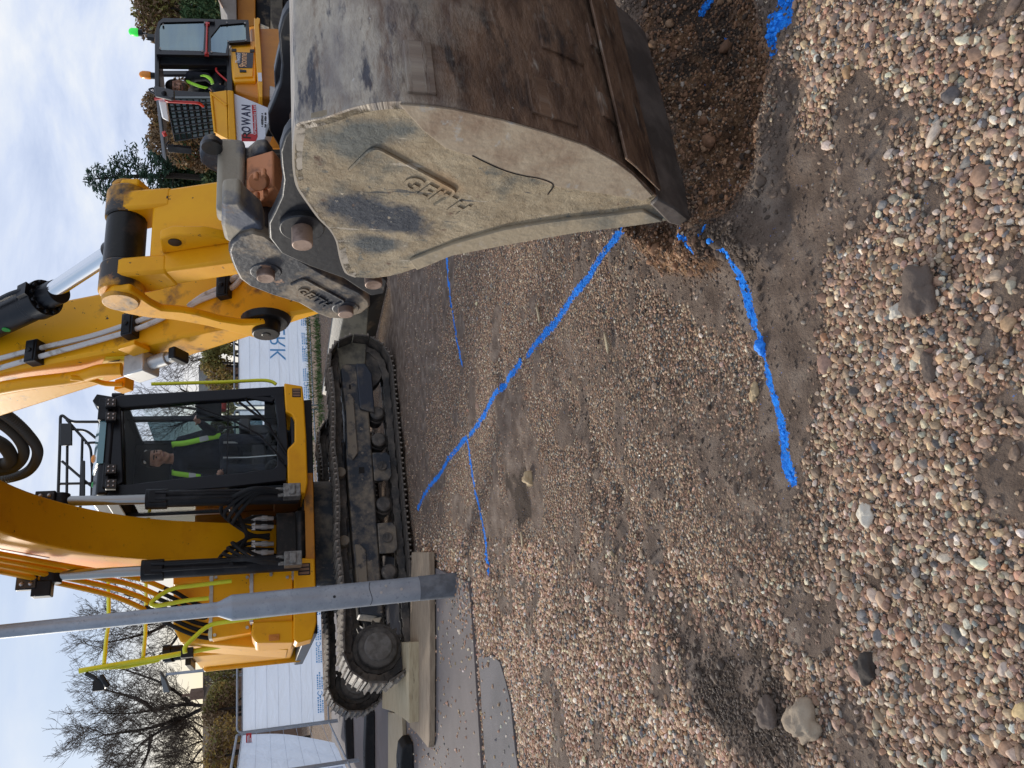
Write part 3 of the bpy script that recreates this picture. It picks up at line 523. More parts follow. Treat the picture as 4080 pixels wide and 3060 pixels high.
side = mixc(spot(PW(1220, 570, 0), PW(1700, 510, 0), .075, .5), side, (0.135, 0.14, 0.125))
side = mixc(spot(PW(1480, 1075, 0), PW(2000, 935, 0), .045), side, (0.16, 0.155, 0.125))
side = mixc(spot(PW(1700, 660, 0), PW(1830, 790, 0), .05), side, (0.34, 0.215, 0.11))
side = mixc(thr(nz(26, 9.0), 0.62, 0.70), side, (0.40, 0.33, 0.24))
side = mixc(thr(nz(16, 4.2), 0.635, 0.70), side, (0.14, 0.075, 0.045))
side = mixc(thr(nz(34, 51.0, 4.0, .6, (1, 1, .10)), 0.635, 0.67), side, (0.50, 0.43, 0.33))
side = mixc(thr(nz(30, 57.0, 4.0, .6, (1.2, 1.2, .14)), 0.65, 0.69), side, (0.10, 0.095, 0.085))
k.new(side, b.inputs['Base Color']); b.inputs['Roughness'].default_value = 0.72; b.inputs['Metallic'].default_value = 0.0
bpa = nd(t, 'ShaderNodeMath', operation='MULTIPLY_ADD', i_1=3.0); k.new(nz(5.5, 41.0, 4.0, .5), bpa.inputs[0]); k.new(nz(26, 3.0, 8.0, 0.75), bpa.inputs[2]); bp = nd(t, 'ShaderNodeBump', i_Strength=0.75, i_Distance=0.016); k.new(bpa.outputs[0], bp.inputs['Height']); k.new(bp.outputs[0], b.inputs['Normal'])
# the shell: scraped along the digging direction, bare brown rusty steel low down, grey and pale clay higher up
SHELL = bpy.data.materials.new('scraped_bucket_shell'); SHELL.use_nodes = True; t = SHELL.node_tree; b = t.nodes['Principled BSDF']; k = t.links
c = nd(t, 'ShaderNodeTexCoord')
at_ = nd(t, 'ShaderNodeAttribute', attribute_name='along')
at2 = nd(t, 'ShaderNodeAttribute', attribute_name='across')
cv = nd(t, 'ShaderNodeCombineXYZ'); k.new(at_.outputs['Fac'], cv.inputs[0]); k.new(at2.outputs['Fac'], cv.inputs[1])
def nzs(sc, seed, st): 
    q = nd(t, 'ShaderNodeMapping'); q.inputs['Scale'].default_value = st; k.new(cv.outputs[0], q.inputs[0])
    n_ = nd(t, 'ShaderNodeTexNoise', i_Scale=sc, i_Detail=7.0, i_Roughness=0.65, noise_dimensions='4D'); n_.inputs['W'].default_value = seed; k.new(q.outputs[0], n_.inputs['Vector']); return n_.outputs['Fac']
up = mixc(thr(nzs(5, 1.0, (2.0, .8, 1)), 0.40, 0.62), (0.52, 0.455, 0.36), (0.25, 0.215, 0.19))
up = mixc(thr(nzs(7, 2.0, (2.6, .6, 1)), 0.54, 0.62), up, (0.075, 0.075, 0.09))
up = mixc(thr(nzs(6, 2.9, (2.4, .5, 1)), 0.55, 0.66), up, (0.20, 0.125, 0.08))
lowc = mixc(thr(nzs(6, 3.0, (2.2, .7, 1)), 0.40, 0.60), (0.085, 0.046, 0.027), (0.215, 0.130, 0.080))
lowc = mixc(thr(nzs(9, 6.0, (2.2, .6, 1)), 0.58, 0.68), lowc, (0.30, 0.25, 0.20))
lowc = mixc(thr(nzs(5, 16.0, (2.0, .7, 1)), 0.54, 0.64), lowc, (0.030, 0.020, 0.016))
bl_ = nd(t, 'ShaderNodeMath', operation='ADD'); k.new(at_.outputs['Fac'], bl_.inputs[0]); nn_ = nd(t, 'ShaderNodeMath', operation='MULTIPLY_ADD', i_1=0.9, i_2=-0.45); k.new(nzs(3.5, 8.0, (0.8, 1.6, 1)), nn_.inputs[0]); k.new(nn_.outputs[0], bl_.inputs[1])
shc = mixc(thr(bl_.outputs[0], 0.20, 0.56), up, lowc)
shc = mixc(thr(nzs(34, 4.0, (1, 1, 1)), 0.66, 0.69), shc, (0.55, 0.52, 0.47))
shc = mixc(thr(nzs(12, 24.0, (2.5, .6, 1)), 0.64, 0.70), shc, (0.40, 0.36, 0.31))
k.new(shc, b.inputs['Base Color']); rr_ = nd(t, 'ShaderNodeMapRange'); rr_.inputs[3].default_value = 0.42; rr_.inputs[4].default_value = 0.75; k.new(nzs(6, 12.0, (1, 2, 1)), rr_.inputs[0]); k.new(rr_.outputs[0], b.inputs['Roughness']); b.inputs['Metallic'].default_value = 0.15
bp = nd(t, 'ShaderNodeBump', i_Strength=0.85, i_Distance=0.02); k.new(nzs(12, 13.0, (1.8, .9, 1)), bp.inputs['Height']); k.new(bp.outputs[0], b.inputs['Normal'])
BW = 0.92
back = [(1182, 494), (1240, 478), (1303, 464), (1423, 424), (1574, 404), (1785, 422), (2000, 470), (2180, 520), (2335, 571), (2450, 632), (2523, 687), (2617, 781)]
top_ = [(1415, 1106), (1379, 1091), (1364, 1065), (1351, 1024), (1338, 962), (1312, 916), (1271, 875), (1236, 829), (1184, 752), (1169, 696), (1164, 640), (1166, 590), (1172, 540)]
front = [(2769, 881), (2661, 881), (2523, 893), (2306, 918), (2089, 955), (1800, 1012), (1660, 1070), (1600, 1091), (1548, 1103), (1487, 1111)]
shell_path = smooth_path(pw(top_ + back, 0), 4)
def bucket_shell():
    mb = MB(); nl = 14; th = 0.028
    P = shell_path; n_ = len(P); cen = B0 + F * 0.0 + Z * 0.75
    def nrm(i):
        t_ = (P[min(i + 1, n_ - 1)] - P[max(i - 1, 0)]).normalized(); q = W.cross(t_).normalized(); return q if q.dot(P[i] - cen) > 0 else -q
    vs = []
    for off in (0.0, -th):
        for i in range(n_):
            for j in range(nl + 1): vs.append(P[i] + nrm(i) * off + W * (BW * j / nl))
    s_ = n_ * (nl + 1); fs = []
    for i in range(n_ - 1):
        for j in range(nl):
            a_ = i * (nl + 1) + j; fs += [(a_, a_ + 1, a_ + nl + 2, a_ + nl + 1), (s_ + a_, s_ + a_ + nl + 1, s_ + a_ + nl + 2, s_ + a_ + 1)]
        for j in (0, nl):
            a_ = i * (nl + 1) + j; fs.append((a_, a_ + nl + 1, s_ + a_ + nl + 1, s_ + a_))
    mb.add(vs, fs)
    return mb, vs
mb, vs = bucket_shell()
BK = obj('bucket', mb, SHELL, EXC, ang=60)
# arc length along the shell, for the scraping direction
al = np.zeros(len(shell_path))
for i in range(1, len(shell_path)): al[i] = al[i - 1] + (shell_path[i] - shell_path[i - 1]).length
kd = [ (fz(p)[0], fz(p)[1]) for p in shell_path ]
base_ = ofs(BK); A1 = BK.data.attributes.new('along', 'FLOAT', 'POINT'); A2 = BK.data.attributes.new('across', 'FLOAT', 'POINT')
KD = np.array(kd)
def along_across(o):
    for nm in ('along', 'across'):
        if nm not in o.data.attributes: o.data.attributes.new(nm, 'FLOAT', 'POINT')
    aa, bb = [], []
    for v in o.data.vertices:
        p = v.co + base_; q = np.array(fz(p)); i = int(np.argmin(((KD - q) ** 2).sum(1))); aa.append(max(0, al[i] - al[len(top_) * 4 - 2])); bb.append((p - B0).dot(W))
    o.data.attributes['along'].data.foreach_set('value', aa); o.data.attributes['across'].data.foreach_set('value', bb)
along_across(BK)
outline = pw(front + top_ + back, 0)
tipcap = pw([(2769, 881)], 0)
mb = MB(); mb.prism(pw(front[1:] + top_ + back, 0), W * 0.030); obj('side_plate', mb, BUCK, BK, bev=0.006)
mb = MB(); mb.prism([p + W * (BW - 0.03) for p in pw(front[1:] + top_ + back, 0)], W * 0.030); obj('side_plate', mb, BUCK, BK, bev=0.006)
# raised rim along the mouth and the scuffed lower border plate, welded on the outside of the near side plate
mb = MB()
rim = [(2640, 873), (2523, 890), (2306, 916), (2089, 953), (1800, 1009), (1660, 1067), (1630, 1030), (1800, 962), (2000, 905), (2200, 872), (2400, 850), (2560, 830)]
mb.prism([p - W * 0.012 for p in pw(rim, 0)], W * 0.0145)
RIMM = mat('clay_covered_plate', (0.36, 0.29, 0.195), 0.8, 0, (0.20, 0.18, 0.14), 5, 0.48, 0.62, col3=(0.40, 0.34, 0.26), n3=24, lo3=0.6, hi3=0.7, bump=0.4, bscale=40)
obj('mouth_rim', mb, RIMM, BK, bev=0.004)
mb = MB()
lowb = [(1592, 412), (1700, 418), (1800, 430), (2000, 474), (2180, 525), (2335, 577), (2450, 640), (2523, 694), (2600, 778), (2560, 796), (2420, 770), (2290, 752), (2215, 740), (2147, 712), (2017, 683), (1881, 621), (1773, 585), (1680, 510)]
mb.prism([p - W * 0.005 for p in pw(lowb, 0)], W * 0.0075)
obj('wear_plate', mb, mat('scuffed_grey_plate', (0.37, 0.295, 0.21), 0.7, 0.0, (0.24, 0.165, 0.11), 5, 0.45, 0.62, col3=(0.36, 0.35, 0.33), n3=12, lo3=0.58, hi3=0.66, bump=0.35), BK, bev=0.002)
mb = MB(); mb.tube(smooth_path(pw([(1881, 619), (1940, 648), (2017, 681), (2090, 700), (2147, 710), (2195, 727), (2203, 745), (2183, 774)], -0.004), 4), 0.0028, 6); obj('weld_crack', mb, GREASE, BK)
# cutting edge
mb = MB(); prof = pw([(2588, 806), (2617, 779), (2690, 818), (2769, 881), (2747, 902), (2661, 880)], 0)
mb.prism([p - W * 0.012 for p in prof], W * (BW + 0.03)); obj('cutting_edge', mb, mat('ground_edge_steel', (0.085, 0.07, 0.06), 0.55, 0.2, (0.17, 0.14, 0.12), 6, 0.45, 0.62, bump=0.3, stretch=None), BK, bev=0.008)
mb = MB(); prof = pw([(2480, 650), (2520, 682), (2618, 776), (2626, 770), (2528, 672), (2490, 640)], 0)
mb.prism([p + (F * 0.018) for p in prof], W * BW); o = obj('base_edge', mb, SHELL, BK, bev=0.004); along_across(o)
# wear pads across the back of the shell
def shell_at(s, off):
    i = int(np.searchsorted(al, s)); i = min(max(i, 1), len(al) - 1); f_ = (s - al[i - 1]) / max(al[i] - al[i - 1], 1e-6); p = shell_path[i - 1].lerp(shell_path[i], f_)
    t_ = (shell_path[i] - shell_path[i - 1]).normalized(); q = W.cross(t_).normalized(); q = q if q.dot(p - (B0 + Z * 0.75)) > 0 else -q
    return p + q * off
s0 = al[len(top_) * 4]
for (sa, sb, la, lb) in ((0.30, 0.42, 0.46, 0.66), (0.46, 0.60, 0.50, 0.66), (0.32, 0.40, 0.03, 0.22), (0.70, 0.86, 0.05, 0.20), (0.78, 0.95, 0.34, 0.46), (0.66, 0.80, 0.62, 0.74), (1.0, 1.14, 0.16, 0.26), (1.02, 1.15, 0.48, 0.58)):
    mb = MB(); ns = 5
    gr = [[shell_at(s0 + sa + (sb - sa) * i / ns, of_) + W * l_ for i in range(ns + 1)] for of_ in (0.010, -0.004) for l_ in (la, lb)]
    vs_ = sum(gr, []); m_ = ns + 1
    fs_ = []
    for i in range(ns): fs_ += [(i, i + 1, m_ + i + 1, m_ + i), (i, 2 * m_ + i, 2 * m_ + i + 1, i + 1), (m_ + i, m_ + i + 1, 3 * m_ + i + 1, 3 * m_ + i)]
    fs_ += [(0, m_, 3 * m_, 2 * m_), (ns, 2 * m_ + ns, 3 * m_ + ns, m_ + ns)]
    mb.add(vs_, fs_); o = obj('wear_pad', mb, SHELL, BK, bev=0.003); along_across(o)
# cast lettering and its frame on the side plate
xd = (PW(1815, 757, 0) - PW(1508, 589, 0)).normalized(); yd = (-W).cross(xd).normalized()
org = PW(1590, 735, -0.002)
mb = text_mb('GEITH', org - W * 0.001, xd, yd, 0.085, 0.0013, spacing=1.15, offset=0.0025); obj('raised_lettering', mb, BUCK, BK)
a_, b_ = PW(1500, 588, -0.002), PW(1815, 757, -0.002); mb = MB(); mb.tube(fillet([a_ - yd * 0.13, a_ - xd * 0.01, b_ + xd * 0.01, b_ - yd * 0.10], 0.03), 0.006, 6); obj('lettering_frame', mb, BUCK, BK)
# ears
ear_out = [(1200, 520), (1177, 501), (1150, 520), (1133, 545), (1115, 604), (1120, 665), (1128, 716), (1120, 783), (1092, 845), (1069, 890), (1073, 950), (1120, 1010), (1230, 1060), (1370, 1110), (1430, 1150), (1480, 1180), (1530, 1170), (1545, 1120), (1500, 1080), (1380, 980), (1300, 860), (1230, 740)]
EARM = mat('dark_ear_plate', (0.010, 0.011, 0.015), 0.42, 0.1, (0.026, 0.027, 0.030), 5, 0.5, 0.7, col3=(0.27, 0.22, 0.16), n3=7, lo3=0.62, hi3=0.70, bump=0.12)
for l_ in (0.125, 0.62):
    mb = MB(); mb.prism(pw([(x, y) for x, y in ear_out], 0.125) if l_ < 0.3 else [p + W * (l_ - 0.125) for p in pw(ear_out, 0.125)], W * 0.045); obj('ear', mb, EARM, BK, bev=0.007)
for (x, y), l0_, r_ in (((1205, 978), 0.035, 0.0365), ((1489, 1137), 0.05, 0.0345)):
    p = PW(x, y, l0_); mb = MB(); mb.cyl(p, p + W * 0.68, r_, n=28); obj('pin', mb, PINM, BK, bev=0.004)
    q = p + W * (0.125 - l0_ - 0.022)
    if r_ > 0.036: mb = MB(); mb._lat(q, W, [(0, 0.062), (0, 0.078), (0.03, 0.08), (0.03, 0.05)], 28); obj('pin_boss', mb, EARM, BK, bev=0.004)
# the arched far ear seen over the top of the shell
far = [(1056, 545), (1078, 490), (1098, 425), (1092, 290), (1104, 230), (1134, 108), (1165, 40), (1215, -30), (1330, -30), (1330, 300), (1300, 560)]
mb = MB(); mb.prism(pw(far, 0.66), W * 0.04); obj('ear_gusset', mb, EARM, BK, bev=0.005)
# ---- quick hitch
hz = lambda X, Y: (800 + .5125 * X, 450 + .5125 * Y)
plate = [hz(*q) for q in ((215, 1080), (235, 1150), (262, 1215), (300, 1290), (380, 1350), (560, 1420), (760, 1480), (900, 1560), (1000, 1598), (1110, 1605), (1250, 1560), (1318, 1505), (1312, 1465), (1240, 1395), (1000, 1280), (840, 1185), (700, 1095), (580, 1010), (500, 955), (400, 928), (300, 960), (235, 1020))]
HL = 0.19
HITCHM = mat('muddy_hitch_steel', (0.030, 0.033, 0.042), 0.5, 0.1, (0.24, 0.19, 0.135), 6, 0.49, 0.60, col3=(0.33, 0.19, 0.12), n3=13, lo3=0.62, hi3=0.68, bump=0.3, bscale=45)
TANM = mat('clay_coated_casting', (0.33, 0.285, 0.215), 0.7, 0, (0.10, 0.11, 0.14), 6, 0.5, 0.62, col3=(0.15, 0.10, 0.07), n3=15, lo3=0.6, hi3=0.68, bump=0.3)
mb = MB(); mb.prism(pw(plate, HL), W * 0.05); HI = obj('quick_hitch', mb, HITCHM, EXC, bev=0.010)
mb = MB(); mb.prism([p + W * 0.36 for p in pw(plate, HL)], W * 0.05); obj('hitch_plate', mb, HITCHM, HI, bev=0.010)
# lower black cheek next to the near plate, and the cross web between the plates
web = [hz(*q) for q in ((420, 940), (520, 930), (700, 1040), (900, 1150), (1120, 1260), (1260, 1360), (1300, 1450), (1180, 1420), (960, 1300), (700, 1130), (480, 980))]
mb = MB(); mb.prism(pw(web, HL + 0.052), W * 0.305); obj('cross_web', mb, EARM, HI, bev=0.006)
# clay covered upper frame: cheek, rear tube, far cheek with the lifting eye
cheek = [hz(*q) for q in ((165, 700), (160, 880), (185, 990), (240, 1020), (300, 960), (400, 925), (500, 955), (470, 860), (400, 800), (330, 740), (300, 690))]
mb = MB(); mb.prism(pw(cheek, HL + 0.02), W * 0.11); obj('cheek', mb, TANM, HI, bev=0.014, seg=3)
pa, pb = PW(*hz(232, 900), HL + 0.12), PW(*hz(232, 330), HL + 0.12)
tubep = [PW(*hz(235, 760), HL + 0.11), PW(*hz(225, 540), HL + 0.26), PW(*hz(205, 370), HL + 0.40)]
q0 = PW(*hz(232, 790), HL + 0.10); mb = MB()
mb.box(q0 + W * 0.16 + F * 0.0, W * 0.17, F * 0.045, (Z * 0.05)); obj('rear_tube', mb, TANM, HI, bev=0.02, seg=3)
lug = [hz(*q) for q in ((300, 420), (160, 380), (60, 330), (5, 280), (-5, 215), (25, 165), (80, 148), (135, 172), (190, 215), (280, 235), (360, 260), (430, 200), (510, 190), (560, 260), (590, 340), (560, 480), (420, 430))]
mb = MB(); mb.prism(pw(lug, HL + 0.42), W * -0.07); obj('lifting_lug', mb, HITCHM, HI, bev=0.012, seg=3)
pe = PW(*hz(88, 275), HL + 0.338); mb = MB(); mb._lat(pe, W, [(0, 0.024), (0, 0.038), (0.012, 0.038), (0.012, 0.024)], 20); mb.cyl(pe + W * 0.004, pe + W * 0.009, 0.026, n=20); obj('eye', mb, GREASE, HI)
# rusty primer ram mount inside the frame
ctr = PW(*hz(520, 525), HL + 0.26); mb = MB(); mb.box(ctr, W * 0.085, F * 0.05 + Z * 0.03, Z * 0.05 - F * 0.03); obj('ram_mount', mb, RUST, HI, bev=0.008)
fwn = (F * 0.75 + Z * 0.66).normalized()
mb = MB(); mb.cyl(PW(*hz(468, 520), HL + 0.20), PW(*hz(468, 520), HL + 0.20) + (-W + F * .9 + Z * .35).normalized() * 0.05, 0.034, n=20)
for q in ((430, 465), (490, 440), (440, 620), (505, 600)): mb.cyl(PW(*hz(*q), HL + 0.17), PW(*hz(*q), HL + 0.17) - W * 0.03, 0.010, n=10)
obj('ram_bolts', mb, RUST, HI, bev=0.003)
for (X, Y), r_ in (((505, 1290), 0.036), ((1128, 1570), 0.034)):
    x, y = hz(X, Y); p = PW(x, y, HL - 0.035); mb = MB(); mb.cyl(p, p + W * 0.46, r_, n=26); obj('hitch_pin', mb, PINM, HI, bev=0.004)
    q = PW(x, y, HL - 0.035) + W * 0.030; mb = MB(); mb._lat(q, W, [(0, r_ + .006), (0, r_ + .024), (0.012, r_ + .030), (0.012, r_ + .006)], 26); obj('pin_collar', mb, HITCHM, HI, bev=0.003)
zz = lambda X, Y: (1100 + .1808 * X, 1000 + .1808 * Y)
xd = (PW(*zz(1480, 1120), HL) - PW(*zz(620, 620), HL)).normalized(); yd = (-W).cross(xd).normalized()
mb = text_mb('GEITH', PW(*zz(430, 860), HL) - W * 0.001, xd, yd, 0.060, 0.006, spacing=1.15, offset=0.0015); obj('raised_lettering', mb, HITCHM, HI)
mb = MB(); a_ = PW(*zz(620, 600), HL) - W * 0.002; b_ = PW(*zz(1520, 1090), HL) - W * 0.002; mb.tube(fillet([a_ - yd * 0.07, a_, b_, b_ - yd * 0.05], 0.02), 0.007, 6); obj('lettering_frame', mb, HITCHM, HI)
# ---- stick (dipper)
SL, SWD = 0.27, 0.34
b0, b1 = PW(0, 1662, SL), PW(934, 1364, SL); c0, c1 = PW(0, 1481, SL), PW(540, 1380, SL)
pinS = PW(*hz(1128, 1570), SL); tipb = PW(1277, 1252, SL)
bt = b0 + (b0 - b1) * 0.42; ct = c0 + (c0 - c1) * 1.25
bd = (b0 - b1).normalized()
stick_prof = [bt, b0, b1, tipb, pinS - Z * 0.075, pinS + F * 0.085 - Z * 0.03, pinS + F * 0.09 + Z * 0.05, c1 + (c1 - c0) * 0.75 + F * 0.02, c1, c0, ct, ct + bd * 0.35 - F * 0.10, bt + bd * 0.22]
mb = MB(); mb.prism(stick_prof, W * SWD); ST = obj('stick', mb, YELW, EXC, bev=0.016)
stick_dir = (b0 - b1).normalized(); stick_n = stick_dir.cross(W); stick_n = stick_n if stick_n.dot(F) > 0 else -stick_n
# linkage pin axis at the end of the bucket ram
K1 = PW(480, 1210, 0.19); k1f, k1z = fz(K1)
def K(l_): return EX(k1f, l_, k1z)
K2 = PW(*hz(505, 1290), 0.2); k2f, k2z = fz(K2)
def K2p(l_): return EX(k2f, l_, k2z)
K3 = PW(1060, 1322, 0.2); k3f, k3z = fz(K3)
# H link: forked at the top, one box below, running to the hitch pin
LK = MB(); dv_ = (K2p(0) - K(0)).normalized(); nv_ = dv_.cross(W); nv_ = nv_ if nv_.dot(F) > 0 else -nv_
Lh = (K2p(0) - K(0)).length
for la, lb in ((0.27, 0.36), (0.60, 0.70)):
    p = K(la); LK.prism([p + (nv_ * math.cos(a) - dv_ * math.sin(a)) * .086 for a in np.linspace(-.1, math.pi + .1, 12)] + [p - nv_ * 0.075 + dv_ * 0.12, p - nv_ * 0.058 + dv_ * 0.22, p + nv_ * 0.058 + dv_ * 0.22, p + nv_ * 0.072 + dv_ * .12], W * (lb - la))
p = K(0.275); LK.prism([p + nv_ * 0.058 + dv_ * 0.14, p + nv_ * 0.05 + dv_ * (Lh + 0.03), p - nv_ * 0.055 + dv_ * (Lh + 0.05), p - nv_ * 0.058 + dv_ * 0.14], W * 0.42)
LINK = obj('bucket_link', LK, YELW, EXC, bev=0.014)
for la, lb in ((0.235, 0.365), (0.60, 0.74)): mb = MB(); mb.cyl(K(la), K(lb), 0.088, n=30); obj('link_boss', mb, YELG, LINK, bev=0.008)
mb = MB(); mb.cyl(K(0.365), K(0.60), 0.080, n=30); obj('ram_eye', mb, GREASE, LINK, bev=0.006)
for l_ in (0.745,):
    mb = MB(); mb.cyl(K(l_), K(l_ + 0.035), 0.035, n=12); mb.box(K(l_ + 0.015) + Z * 0.05, W * 0.012, F * 0.03, Z * 0.02); obj('grease_cap', mb, GREASE, LINK, bev=0.004)
# lifting eye on the link face
e0 = PW(650, 1022, 0.36); pl_ = K(0.36) + nv_ * 0.058
tri = [p + nv_ * 0 for p in (pl_ + dv_ * 0.20, pl_ + dv_ * 0.24 + nv_ * 0.10, pl_ + dv_ * 0.30 + nv_ * 0.115, pl_ + dv_ * 0.42 + nv_ * 0.08, pl_ + dv_ * 0.52)]
mb = MB(); mb.prism([p - W * 0.0 for p in tri], W * 0.045); obj('lifting_eye', mb, YELW, LINK, bev=0.006)
mb = MB(); q = pl_ + dv_ * 0.285 + nv_ * 0.065; mb.cyl(q - W * 0.003, q + W * 0.001, 0.026, n=18); obj('eye_hole', mb, GREASE, LINK)
# side links
z2 = lambda X, Y: (.6027 * X, 800 + .6027 * Y)
lk = [z2(*q) for q in ((690, 640), (740, 600), (860, 592), (930, 640), (1000, 690), (1070, 725), (1200, 735), (1300, 752), (1450, 795), (1600, 820), (1750, 815), (1830, 840), (1838, 880), (1800, 905), (1700, 912), (1560, 875), (1350, 825), (1150, 790), (980, 775), (850, 752), (720, 712), (670, 680))]
for l_ in (0.205, 0.735):
    mb = MB(); mb.prism([p + W * (l_ - 0.205) for p in pw(lk, 0.205)], W * 0.035); SLK = obj('side_link', mb, YELW, EXC, bev=0.008)
    pk = EX(k1f, l_ - 0.012 if l_ < .4 else l_ + 0.02, k1z); mb = MB(); mb._lat(pk, W, [(0, 0.038), (0, 0.070), (0.02, 0.074), (0.02, 0.038)], 28); mb.cyl(pk + W * 0.004, pk + W * 0.012, 0.04, n=24); obj('link_boss', mb, YELG, SLK, bev=0.004)
    pk = EX(k3f, l_ - 0.02, k3z); mb = MB(); mb._lat(pk, W, [(0, 0.02), (0, 0.062), (0.09, 0.070), (0.09, 0.02)], 26); mb.cyl(pk - W * 0.003, pk + W * 0.02, 0.022, n=14); obj('pivot_boss', mb, GREASE, SLK, bev=0.005)
for l_ in (0.24,):                                 # greasy smear boss around the pivot on the stick face
    mb = MB(); mb.cyl(EX(k3f, 0.24, k3z), EX(k3f, 0.268, k3z), 0.10, 0.115, n=24); obj('pivot_plate', mb, GREASE, ST, bev=0.004)
# bucket ram
r0, r1 = PW(392, 1085, 0.48), PW(200, 1176, 0.48); rdv = (r1 - r0).normalized(); g0 = PW(172, 1190, 0.48); r0 = K(0.48) + rdv * 0.05
mb = MB(); mb.cyl(g0, g0 + rdv * 1.15, 0.078, n=30); RAM = obj('bucket_ram', mb, BLK, EXC, bev=0.008)
mb = MB(); mb.cyl(r0, g0 + rdv * 0.05, 0.0385, n=26); obj('ram_rod', mb, CHROME, RAM)
mb = MB(); mb._lat(g0 - rdv * 0.11, rdv, [(0, 0.045), (0, 0.058), (0.09, 0.060), (0.09, 0.088), (0.16, 0.088), (0.16, 0.08), (0.19, 0.08)], 30)
for j in range(12):
    a_ = 2 * math.pi * j / 12; u_ = rdv.orthogonal().normalized(); v_ = rdv.cross(u_); q = g0 + (u_ * math.cos(a_) + v_ * math.sin(a_)) * 0.073; mb.cyl(q - rdv * 0.035, q - rdv * 0.018, 0.010, n=6)
obj('gland', mb, BLK, RAM, bev=0.003)
mb = MB(); mb.cyl(r0 - rdv * 0.06, r0 + rdv * 0.05, 0.06, 0.045, n=20); obj('rod_eye', mb, GREASE, RAM, bev=0.006)
mb = MB(); q = g0 + rdv * 0.25 - W * 0.075 + F * 0.0; mb.cyl(q, q - W * 0.006, 0.018, n=14); obj('green_cap', mb, GREEND, RAM)
mb = MB(); pp_ = [g0 + rdv * 0.03 + nv_ * 0.10, g0 + rdv * 0.10 + nv_ * 0.115, g0 + rdv * 1.0 + nv_ * 0.115]; mb.tube(fillet(pp_, .03), 0.014, 8); mb.box(g0 + rdv * 0.04 + nv_ * 0.095, W * 0.03, rdv * 0.03, nv_ * 0.02); obj('ram_pipe', mb, BLK, RAM)
# pipes and clamps up the stick face
def face_pt(x, y): return onplane(x, y, c0 + stick_n * 0.03, ((c1 - c0).normalized().cross(W)))
for pts in ([(-60, 1445), (0, 1428), (148, 1390), (360, 1340), (505, 1294), (600, 1262), (650, 1250)], [(-60, 1482), (0, 1466), (160, 1420), (370, 1362), (540, 1312), (630, 1275), (655, 1262)], [(750, 1222), (800, 1195), (880, 1165), (930, 1142), (960, 1110)], [(755, 1217), (810, 1178), (870, 1150), (915, 1120), (960, 1090)]):
    mb = MB(); mb.tube(smooth_path([face_pt(x, y) for x, y in pts], 4), 0.013, 8); obj('hydraulic_pipe', mb, PIPEW, ST)
fdir = (c1 - c0).normalized(); fn = fdir.cross(W); fn = fn if fn.dot(F) > 0 else -fn
for x, y in ((138, 1405), (520, 1300), (896, 1147)):
    p = face_pt(x, y); mb = MB(); mb.box(p - fn * 0.003, W * 0.058, fdir * 0.030, fn * 0.033); mb.box(p + fn * 0.03, W * 0.052, fdir * 0.02, fn * 0.006); mb.cyl(p + fn * 0.03, p + fn * 0.044, 0.012, n=6); obj('pipe_clamp', mb, BLK, ST, bev=0.004)
# auxiliary hammer pipe, valve block and warning plates on the near side of the stick
def side_pt(x, y, o_=0.05): return PW(x, y, SL - o_)
mb = MB(); mb.tube(smooth_path([side_pt(-60, 1560), side_pt(100, 1530), side_pt(300, 1505), side_pt(400, 1478), side_pt(485, 1472)], 5), 0.034, 12); obj('auxiliary_pipe', mb, YEL, ST)
mb = MB(); mb.tube(smooth_path([side_pt(280, 1505, .07), side_pt(360, 1512, .07), side_pt(420, 1528, .07), side_pt(490, 1530, .07)], 5), 0.014, 8); mb.box(side_pt(495, 1535), W * 0.03, stick_dir * 0.035, stick_n * 0.03); obj('auxiliary_pipe', mb, YEL, ST, bev=0.004)
vb = side_pt(565, 1460, 0.06); mb = MB(); mb.box(vb, W * 0.055, stick_dir * 0.062, stick_n * 0.055); mb.cyl(vb - stick_n * .055, vb - stick_n * 0.075 , 0.03, n=16); VB = obj('valve_block', mb, ALU, ST, bev=0.008)
mb = MB(); q = side_pt(640, 1475, .06); mb.cyl(vb - stick_dir * 0.06, vb - stick_dir * 0.16, 0.034, n=16); mb.cyl(vb - stick_dir * 0.16, vb - stick_dir * 0.20, 0.028, n=6); obj('coupling', mb, ALU, VB, bev=0.004)
mb = MB(); mb.box(vb - stick_dir * 0.215 - stick_n * 0.01, W * 0.03, stick_dir * 0.02, stick_n * 0.05); obj('dust_cap', mb, BLK, VB, bev=0.008)
mb = MB(); q = side_pt(535, 1388, .015); mb.box(q, W * 0.012, stick_dir * 0.05, stick_n * 0.05); obj('bracket', mb, YEL, VB, bev=0.004)
for ctrp, ang_ in (((455, 1435), 0.0), ((375, 1500), 0.0)):
    q = PW(*ctrp, SL - 0.002); mb = MB(); mb.prism([q + stick_dir * 0.08, q + stick_n * 0.05 + stick_dir * 0.0, q - stick_dir * 0.08, q - stick_n * 0.05], -W * 0.003); o = obj('warning_plate', mb, mat('warning_yellow', (0.80, 0.62, 0.03), 0.4), ST)
    mb = MB(); mb.prism([q - W * 0.005 + stick_dir * 0.03 + stick_n * .010, q - W * 0.005 - stick_dir * 0.035 - stick_n * 0.004, q - W * 0.005 - stick_dir * 0.02 - stick_n * 0.012], -W * 0.002); obj('warning_symbol', mb, INK, o)
